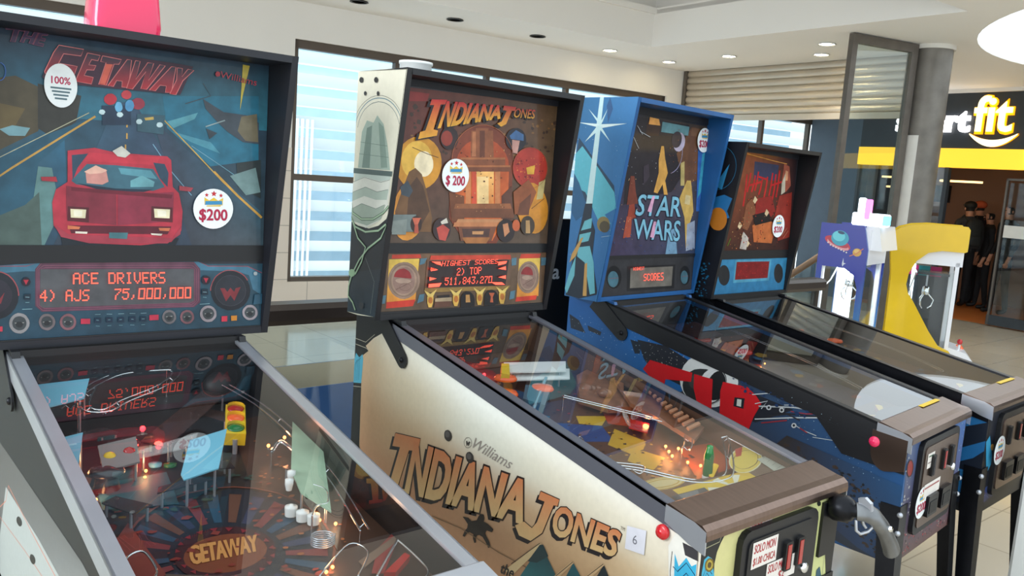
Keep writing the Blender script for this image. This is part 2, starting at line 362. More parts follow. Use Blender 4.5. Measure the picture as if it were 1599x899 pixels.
# facade of the shop behind it
FU = 3.1
b = RB(); b.rbox(FU, -.95, 0, FU+.3, 0, 3.25, 'pier_grey'); b.rbox(FU, -14, 2.46, FU+.3, -.95, 3.25, 'fascia'); b.rbox(FU-.05, -14, 3.25, FU+.3, .1, 3.5, 'ceiling_white'); b.rbox(FU+.02, -2.42, 0, FU+.1, -2.36, 2.2, 'fascia')
b.rbox(FU, -14, 0, FU+.3, -4.2, 2.46, 'fascia'); b.rbox(FU+.3, -14, 2.46, FU+2.9, .1, 2.6, 'fascia'); struct(b, 'wall_right')
b = RB(); b.rbox(FU-.03, -14, 2.185, FU+.12, -.95, 2.46, 'yellow_glow'); o = b.build('light_band'); tag(o, 'long yellow backlit band over the dark shop entrance', 'lit sign band')
b = RB(); b.rbox(FU+2.75, -14, 0, FU+2.9, .1, 2.6, 'gym_wall'); struct(b, 'wall_shop'); b = RB(); b.rbox(FU+.3, .0, 0, FU+2.8, .1, 2.6, 'fascia'); struct(b, 'wall_shop_side')
b = RB(); b.face([R(FU, -14, .001), R(FU+2.8, -14, .001), R(FU+2.8, 0, .001), R(FU, 0, .001)], 'gym_floor'); struct(b, 'floor_shop')
b = RB(); b.rbox(FU+.06, -2.36, .05, FU+.075, -.95, 2.19, 'pane'); tag(b.build('window_4'), kind='structure')
root = empty('glass_door', R(FU, -3.6, 0), KA, 'open glass shop door in a grey frame beside the queue of people', 'door')
b = RB(); b.rbox(FU-.1, -3.335, .02, FU-.06, -3.31, 2.06, 'frame_grey'); b.rbox(FU-.1, -4.2, 2.03, FU-.06, -3.31, 2.06, 'frame_grey'); b.rbox(FU-.1, -4.2, .02, FU-.06, -3.30, .16, 'fascia'); sub(b, 'door_frame', root)
b = RB(); b.rbox(FU-.085, -4.2, .16, FU-.075, -3.36, 2.0, 'pane'); sub(b, 'door_pane', root)
b = RB(); b.rbox(FU-.089, -4.2, 1.25, FU-.0865, -3.36, 1.42, 'worn_white'); sub(b, 'frosted_band', root)
# shop sign: letters as separate parts
root = empty('shop_sign', R(FU-.02, -2.6, 2.9), KA, 'lit white and yellow shop name over a smile on the dark fascia', 'shop sign')
def sign_text(txt, v0, z0, v1, z1, m, name, bold, d=.05, off=.0):
    vs, fs = glyphs(txt, bold, 0); g = MB()
    P = [R(FU-d-off, v0+(v1-v0)*s_, z0+(z1-z0)*t_) for s_, t_ in vs]
    for fc in fs: g.face([P[i] for i in fc], m)
    ed = {}
    for fc in fs:
        for i in range(len(fc)): e = (fc[i], fc[(i+1) % len(fc)]); ed[e] = 1
    for a, c in ed:
        if (c, a) not in ed: g.face([P[a], P[c], P[c]+E1*d, P[a]+E1*d], m)
    return sub(g, name, root)
def wv(px_off): return px_off
sign_text('smart', -1.54, 2.71, -2.66, 2.99, 'sign_white', 'lettering', .04)
sign_text('fit', -2.71, 2.71, -3.24, 3.20, 'sign_yellow', 'lettering', .015, .06)
sign_text('fit', -2.695, 2.695, -3.255, 3.215, 'sign_rim', 'lettering_rim', .045, .03)
g = MB(); A = []; B = []
for i in range(17):
    t = -1+2*i/16; v = -3.01-.33*t; z = 2.535+.13*t*t; th = .04*(1-t*t)+.008; A.append((v, z-th)); B.append((v, z+th))
for i in range(16):
    q = [A[i], A[i+1], B[i+1], B[i]]; F = [R(FU-.05, *p) for p in q]; g.face(F, 'sign_yellow')
    for k in (0, 2): a, c = F[k], F[(k+1) % 4]; g.face([a, c, c+E1*.05, a+E1*.05], 'sign_rim')
sub(g, 'smile', root)
# column with the glass partition
root = empty('column', (7.93, 3.30, 0), 0, 'round worn grey metal column beside the tall glass partition', 'column')
b = MB(); b.lathe([(.2, 0), (.2, 3.27)], (0, 0, 0), m='col_metal', n=28); b.build('shaft', root)
b = MB(); b.lathe([(.22, 3.255), (.22, 3.3)], (0, 0, 0), m='worn_white', n=28); b.build('top_collar', root)
b = MB(); rows = [[(.204*math.cos(a), .204*math.sin(a), z) for a in [math.radians(150+i*4.6) for i in range(11)]] for z in (.1, 2.35)]; b.grid(rows, 'worn_white'); b.build('white_panel', root)
PA, PB = Vector((6.82, 3.63, 0)), Vector((7.72, 3.38, 0)); PD = (PB-PA).normalized(); PN = Vector((-PD.y, PD.x, 0))
root = empty('glass_partition', PA, math.atan2(PD.y, PD.x), 'tall glass partition in a brown metal frame joined to the round column', 'partition')
LN = (PB-PA).length
b = MB(); b.box(0, -.03, 0, .07, .03, 3.29, 'frame_grey'); b.box(LN-.09, -.03, 0, LN, .03, 3.29, 'frame_grey'); b.box(.07, -.03, 3.2, LN-.09, .03, 3.29, 'frame_grey'); b.box(.07, -.03, 0, LN-.09, .03, .08, 'frame_grey'); b.box(.07, -.025, 1.02, LN-.09, .025, 1.07, 'frame_grey'); b.build('frame', root)
b = MB(); b.box(.06, -.005, .07, LN-.08, .005, 3.21, 'pane'); b.build('pane', root)
# recessed downlights
DL = [((6.668, 6.846), 1, 'lit round downlight in the soffit, second from the shutter corner'), ((7.754, 6.772), 1, 'lit round downlight in the soffit closest to the shutter corner'), ((7.64, 5.709), 1, 'lit round downlight in front of the middle of the roller shutter'), ((7.325, 4.192), 1, 'lit round downlight beside the top of the glass partition'),
      ((5.492, 6.929), 0, 'unlit round downlight next to the first lit one along the window soffit'), ((4.3, 6.984), 0, 'unlit round downlight in the middle of the window soffit'), ((3.15, 7.1), 0, 'unlit round downlight at the edge of the picture over the windows'), ((7.95, 4.62), 1, 'lit round downlight seen through the glass partition')]
proto = None
for (x, y), on, lab in DL:
    o = empty('downlight', (x, y, CZ), 0, lab, 'downlight', 'recessed downlights')
    b = MB(); b.lathe([(.09, -.001), (.10, -.012), (.085, -.014), (.08, -.004)], (0, 0, 0), m='white_plastic' if on else 'lamp_off', n=20); b.build('trim_ring', o)
    b = MB(); b.lathe([(.001, -.006), (.08, -.006)], (0, 0, 0), m='lamp_warm' if on else 'lamp_off', n=20); b.build('lens', o)
    if on:
        l = lamp('downlight_beam', 'SPOT', (0, 0, -.03), 60, (1, .9, .76), spot_size=math.radians(95), spot_blend=.6, shadow_soft_size=.06); l.parent = o; l.location = (0, 0, -.03)
for i, (v, z) in enumerate(((-1.15, 2.02), (-1.4, 1.95), (-1.25, 1.86), (-2.15, 2.0))):
    b = RB(); b.rbox(FU+.9, v-.32, z, FU+.96, v+.32, z+.03, 'linear_warm'); tag(b.build('linear_lamp'), ['thin warm linear lamp, highest behind the shop window', 'thin warm linear lamp, middle one behind the shop window', 'thin warm linear lamp, lowest behind the shop window', 'thin warm linear lamp by the edge of the column behind the window'][i], 'lamp', 'linear lamps in the shop')
b = RB(); b.rbox(FU+2.68, -1.06, 1.68, FU+2.74, -.66, 1.98, 'blackwood'); tag(b.build('wall_television'), 'small black television on the brown shop wall', 'television')
lamp('shop_spot', 'SPOT', R(FU+2.3, -1.45, 2.5), 60, (1, .75, .5), R(FU+2.75, -1.5, 1.0), spot_size=math.radians(60), spot_blend=.8, shadow_soft_size=.05)
lamp('shop_light', 'AREA', R(FU+1.2, -3.2, 2.55), 26, (1, .78, .55), R(FU+1.2, -3.2, 0), size=1.6)
# building across the street with white louvres
root = empty('building', R(-4, 3.2, 0), 0, 'pale building with white horizontal louvres outside the windows', 'building')
b = RB(); b.rbox(-16, 3.4, -1, 7, 3.6, 5, 'outside_wall'); sub(b, 'wall', root)
b = RB()
for i in range(17):
    z = -.6+i*.30; b.face([R(-16, 3.0, z), R(7, 3.0, z), R(7, 2.86, z+.15), R(-16, 2.86, z+.15)], 'louvre'); b.face([R(-16, 3.0, z-.02), R(7, 3.0, z-.02), R(7, 3.0, z), R(-16, 3.0, z)], 'louvre')
sub(b, 'louvres', root)
for k in range(4):
    b = RB(); b.rbox(-5.25+k*2.9, 2.80, -.5, -4.55+k*2.9, 2.83, -.46, 'louvre')
    for i in range(9):
        u = -5.2+i*.075+k*2.9; b.rbox(u, 2.80, -.47, u+.03, 2.83, 2.2, 'louvre')
    sub(b, 'bar_screen', root)
# ---------------------------------------------------------------- printed artwork, in millimetres on each panel
ART={'getaway_bg':[('q',[(50,95,110),(60,80,90),(45,65,85),(40,80,110)],[-73,1377,644,1374,625,1906,-67,1906]),('q',[(50,115,140),(60,130,150),(45,60,80),(38,50,75)],[-70,1692,632,1710,626,1898,-67,1903]),('q',[(70,110,125),(35,60,85),(50,110,140),(60,70,65)],[-73,1377,131,1376,117,1688,-69,1754]),('p',(88,80,62),[-63,1762,18,1782,63,1763,83,1714,63,1661,-65,1586]),('p',(62,62,58),[63,1770,155,1752,144,1690,92,1649,63,1668]),('p',(110,95,62),[-20.3,1718,36.8,1710,10.8,1656,-27,1660]),('p',(130,175,185),[-14.5,1659,10.9,1670,47,1667,36.5,1648,4.4,1646]),('p',(45,118,145),[342,1772,593,1800,598,1629,467,1604,354,1694]),('p',(95,165,180),[354,1710,431,1740,423,1723,370,1695]),('p',(80,150,170),[364,1687,466,1667,492,1639,416,1663]),('q',[(48,62,78),(52,66,84),(58,80,105),(60,95,120)],[95,1390,490,1390,276,1750,232,1745]),('q',[(60,66,76),(75,85,92),(62,100,118),(58,72,92)],[422,1390,612,1390,608,1490,320,1707]),('p',(44,92,115),[10.6,1620,63,1646,172,1701,63,1587,49,1475,-67,1392,-65,1558]),('p',(100,140,140),[63,1580,92,1578,110,1476,76,1390,22.1,1390,49,1475]),('p',(80,100,95),[35.8,1489,65,1520,70,1390,-67,1390,-66,1443]),('l',(205,160,80),4.5,[-66,1519,10.3,1574,117,1655,186,1707]),('l',(190,190,160),2,[-65,1569,63,1645,172,1714]),('l',(205,170,90),3,[338,1721,416,1647,502,1564,609,1477]),('l',(215,165,75),6,[476,1591,542,1530,612,1472]),('l',(205,160,80),3.5,[256,1729,256,1715]),('l',(205,160,80),3.5,[258,1701,258,1687]),('l',(205,160,80),3.5,[258,1673,258,1659]),('l',(205,160,80),3.5,[255,1645,255,1631]),('l',(120,165,190),2,[320,1651,369,1582,419,1526]),('l',(110,160,180),2,[416,1654,502,1603,601,1542]),('p',(50,60,62),[536,1617,604,1630,607,1525,541,1554]),('p',(120,150,150),[519,1582,590,1608,606,1542,565,1532]),('p',(72,82,92),[443,1776,498,1748,559,1746,595,1729,597,1672,552,1674,508,1699,481,1722,450,1752]),('l',(70,80,88),2,[398,1759,463,1786,442,1816]),('p',(120,112,90),[546,1741,589,1752,595,1677,559,1678,537,1702]),('l',(150,170,172),3,[451,1706,502,1727]),('p',(60,72,82),[452,1702,482,1692,462,1675]),('p',(215,195,80),[546,1877,565,1876,548,1795,542,1758,543,1795]),('p',(38,58,82),[200,1734,266,1741,267,1694,201,1688]),('p',(60,95,110),[281,1722,348,1725,345,1677,282,1680]),('p',(190,50,65),[234,1753,233,1749,231,1745,229,1742,225,1739,221,1738,217,1737,213,1738,210,1740,207,1742,205,1746,205,1750,205,1753,207,1757,210,1760,213,1763,217,1764,221,1765,225,1764,228,1762,231,1760,233,1756]),('p',(165,60,80),[299,1749,299,1745,297,1741,294,1738,290,1735,285,1733,280,1733,276,1734,272,1735,269,1738,267,1742,266,1745,267,1749,269,1753,272,1756,276,1759,280,1761,285,1761,289,1761,293,1759,296,1756,298,1753]),('p',(205,70,80),[267,1767,267,1764,266,1761,263,1758,260,1756,257,1755,254,1755,251,1756,248,1757,246,1759,244,1762,244,1764,244,1768,246,1770,248,1773,250,1775,254,1776,257,1777,260,1776,263,1775,265,1773,267,1770]),('p',(110,180,220),[247,1736,247,1732,246,1729,244,1726,242,1724,239,1723,237,1722,234,1723,232,1725,231,1727,230,1730,229,1734,230,1737,231,1740,232,1743,234,1746,237,1747,239,1747,242,1746,244,1745,245,1742,246,1739]),('p',(90,160,210),[274,1742,273,1738,272,1734,270,1730,268,1728,265,1727,262,1726,259,1727,256,1729,254,1732,253,1735,253,1739,253,1743,254,1747,256,1750,259,1753,262,1754,264,1754,267,1754,270,1752,272,1749,273,1745]),('p',(200,225,230),[208,1719,207,1718,206,1716,205,1714,204,1713,202,1713,200,1712,198,1713,196,1714,194,1715,194,1716,193,1718,194,1720,194,1721,196,1723,197,1724,199,1724,201,1725,203,1724,205,1724,206,1722,207,1721]),('p',(200,225,230),[249,1717,248,1715,247,1714,246,1712,244,1711,242,1710,240,1710,238,1711,236,1711,235,1713,234,1714,234,1716,234,1718,235,1719,236,1721,238,1722,240,1722,242,1723,244,1722,246,1722,247,1720,248,1719]),('p',(200,225,230),[294,1704,293,1703,292,1701,291,1699,289,1698,287,1698,285,1697,283,1698,281,1698,280,1700,279,1701,279,1703,279,1705,280,1706,281,1708,283,1709,285,1710,287,1710,289,1710,291,1709,292,1708,293,1706]),('p',(200,225,230),[343,1701,343,1699,342,1697,340,1696,339,1695,336,1694,334,1694,332,1694,330,1695,329,1696,328,1698,328,1700,328,1701,329,1703,330,1705,332,1706,334,1706,336,1707,338,1706,340,1706,342,1704,343,1703]),('p',(200,170,90),[298,1714,320,1719,321,1712,301,1708]),('p',(22,30,40),[110,1423,388,1414,380,1390,114,1390]),('p',(185,52,70),[125,1621,184,1632,230,1624,308,1623,355,1623,365,1614,370,1546,386,1530,396,1484,394,1434,369,1404,293,1394,173,1400,114,1415,95,1442,92,1497,100,1528,125,1547]),('p',(200,55,72),[172,1620,230,1619,337,1619,328,1599,230,1599,161,1598]),('p',(48,72,92),[134,1611,170,1617,147,1582,136,1551]),('p',(48,72,92),[321,1605,349,1603,359,1581,357,1545,337,1567]),('p',(62,105,122),[167,1592,230,1593,321,1589,350,1545,322,1534,231,1533,144,1542,133,1550]),('p',(90,150,165),[238,1587,315,1585,331,1564,245,1572]),('p',(32,48,66),[144,1545,231,1536,322,1537,299,1530,202,1529]),('p',(214,150,140),[164,1574,187,1584,210,1582,216,1552,202,1544,167,1546]),('p',(240,190,170),[161,1573,187,1590,213,1579,201,1572,173,1568]),('p',(110,170,180),[267,1557,294,1571,325,1557,322,1544,267,1541]),('p',(135,44,62),[122,1538,187,1528,234,1527,235,1445,124,1454,122,1484]),('p',(145,48,70),[237,1527,322,1528,373,1533,371,1458,238,1445]),('p',(112,30,48),[133,1535,370,1526,367,1516,133,1526]),('p',(92,26,42),[128,1443,368,1444,359,1424,133,1424]),('p',(165,58,74),[95,1445,128,1421,372,1414,394,1447,391,1424,359,1400,173,1400,111,1415]),('p',(90,30,40),[125,1489,172,1487,172,1451,125,1454]),('p',(238,228,190),[131,1483,166,1482,164,1461,132,1462]),('p',(250,244,220),[138,1480,157,1479,157,1465,139,1465]),('p',(90,30,40),[318,1495,370,1493,371,1455,318,1458]),('p',(238,228,190),[324,1489,364,1488,363,1465,326,1466]),('p',(250,244,220),[332,1486,354,1484,355,1470,334,1469]),('p',(214,120,80),[125,1443,153,1440,150,1434,125,1434]),('p',(214,120,80),[336,1440,365,1440,362,1432,339,1433]),('p',(225,215,200),[142,1429,169,1428,168,1423,142,1424]),('p',(225,215,200),[317,1426,346,1425,343,1420,319,1422]),('p',(70,120,128),[218,1427,262,1427,260,1411,218,1413]),('p',(176,50,64),[68,1556,100,1558,103,1546,70,1547]),('p',(165,62,74),[386,1550,422,1546,415,1536,386,1538]),('p',(205,205,195),[224,1627,245,1641,266,1624,254,1613,236,1615]),('p',(70,40,60),[103,1860,383,1856,415,1854,384,1780,79,1775,71,1786]),('p',((48,58,75),(190,50,60)),[76,1798,95,1844,106,1862,159,1860,153,1844,116,1844,106,1822,92,1786,103,1784,111,1802,103,1803,108,1821,145,1819,133,1782,87,1779]),('l',(235,130,130),1.8,[76,1798,95,1844,106,1862,159,1860,153,1844,116,1844,106,1822,92,1786,103,1784,111,1802,103,1803,108,1821,145,1819,133,1782,87,1779,76,1798]),('p',((48,58,75),(190,50,60)),[167,1853,195,1851,190,1838,176,1839,170,1826,186,1826,181,1815,166,1814,160,1800,180,1798,176,1782,141,1784]),('l',(235,130,130),1.8,[167,1853,195,1851,190,1838,176,1839,170,1826,186,1826,181,1815,166,1814,160,1800,180,1798,176,1782,141,1784,167,1853]),('p',((48,58,75),(190,50,60)),[200,1851,243,1848,237,1836,226,1835,209,1783,192,1783,208,1836,196,1837]),('l',(235,130,130),1.8,[200,1851,243,1848,237,1836,226,1835,209,1783,192,1783,208,1836,196,1837,200,1851]),('p',((48,58,75),(190,50,60)),[256,1850,266,1850,260,1783,244,1783,245,1797,232,1797,225,1782,212,1782]),('l',(235,130,130),1.8,[256,1850,266,1850,260,1783,244,1783,245,1797,232,1797,225,1782,212,1782,256,1850]),('p',((48,58,75),(190,50,60)),[275,1850,286,1850,276,1805,304,1849,318,1849,306,1806,333,1848,346,1847,302,1784,288,1784,300,1827,269,1781,255,1781]),('l',(235,130,130),1.8,[275,1850,286,1850,276,1805,304,1849,318,1849,306,1806,333,1848,346,1847,302,1784,288,1784,300,1827,269,1781,255,1781,275,1850]),('p',((48,58,75),(190,50,60)),[361,1847,372,1847,362,1783,347,1782,349,1798,334,1798,323,1783,308,1783]),('l',(235,130,130),1.8,[361,1847,372,1847,362,1783,347,1782,349,1798,334,1798,323,1783,308,1783,361,1847]),('p',((48,58,75),(190,50,60)),[375,1846,388,1846,387,1825,402,1846,417,1845,390,1816,373,1779,358,1779,374,1816]),('l',(235,130,130),1.8,[375,1846,388,1846,387,1825,402,1846,417,1845,390,1816,373,1779,358,1779,374,1816,375,1846]),('p',(235,110,90),[208,1833,223,1834,206,1784,194,1785]),('p',(74,52,88),[-0.2,1886,37.7,1888,36.4,1882,24.9,1882,17.2,1856,7.1,1855,14.8,1882,-1.5,1881]),('l',(150,85,110),1.3,[-0.2,1886,37.7,1888,36.4,1882,24.9,1882,17.2,1856,7.1,1855,14.8,1882,-1.5,1881,-0.2,1886]),('p',(74,52,88),[37.7,1887,45,1887,40,1873,50,1873,56,1887,64,1887,52,1856,44,1857,48,1867,37.6,1867,33.7,1857,26.1,1857]),('l',(150,85,110),1.3,[37.7,1887,45,1887,40,1873,50,1873,56,1887,64,1887,52,1856,44,1857,48,1867,37.6,1867,33.7,1857,26.1,1857,37.7,1887]),('p',(74,52,88),[66,1887,84,1886,82,1880,71,1879,69,1873,79,1872,76,1866,66,1867,63,1861,75,1860,73,1854,53,1855]),('l',(150,85,110),1.3,[66,1887,84,1886,82,1880,71,1879,69,1873,79,1872,76,1866,66,1867,63,1861,75,1860,73,1854,53,1855,66,1887]),('l',(60,110,190),2,[-2.2,1788,-2.6,1783,-3.8,1778,-5.6,1774,-8,1770,-10.7,1768,-13.6,1767,-16.5,1767,-19.2,1769,-21.5,1772,-23.2,1775,-24.3,1780,-24.6,1785,-24.2,1790,-23.1,1795,-21.2,1799,-18.9,1803,-16.2,1805,-13.3,1806,-10.4,1806,-7.7,1804,-5.4,1802,-3.6,1798,-2.5,1793,-2.2,1788]),('t',(190,60,75),'Williams',[484,1836,583,1826,486,1852,586,1843],0,0),('p',(190,60,75),[485,1844,485,1842,484,1840,483,1839,481,1838,479,1837,478,1837,476,1837,474,1838,473,1839,472,1841,472,1842,472,1844,473,1846,474,1848,475,1849,477,1850,479,1850,481,1850,483,1849,484,1848,485,1846])],
'stick':{'getaway':[[475,1493],[109.7,1770.1]],
'temple':[[194.6,1622.9]],
'space':[[585.7,1846.9]],
'horror':[[466.6,1479.6]]},
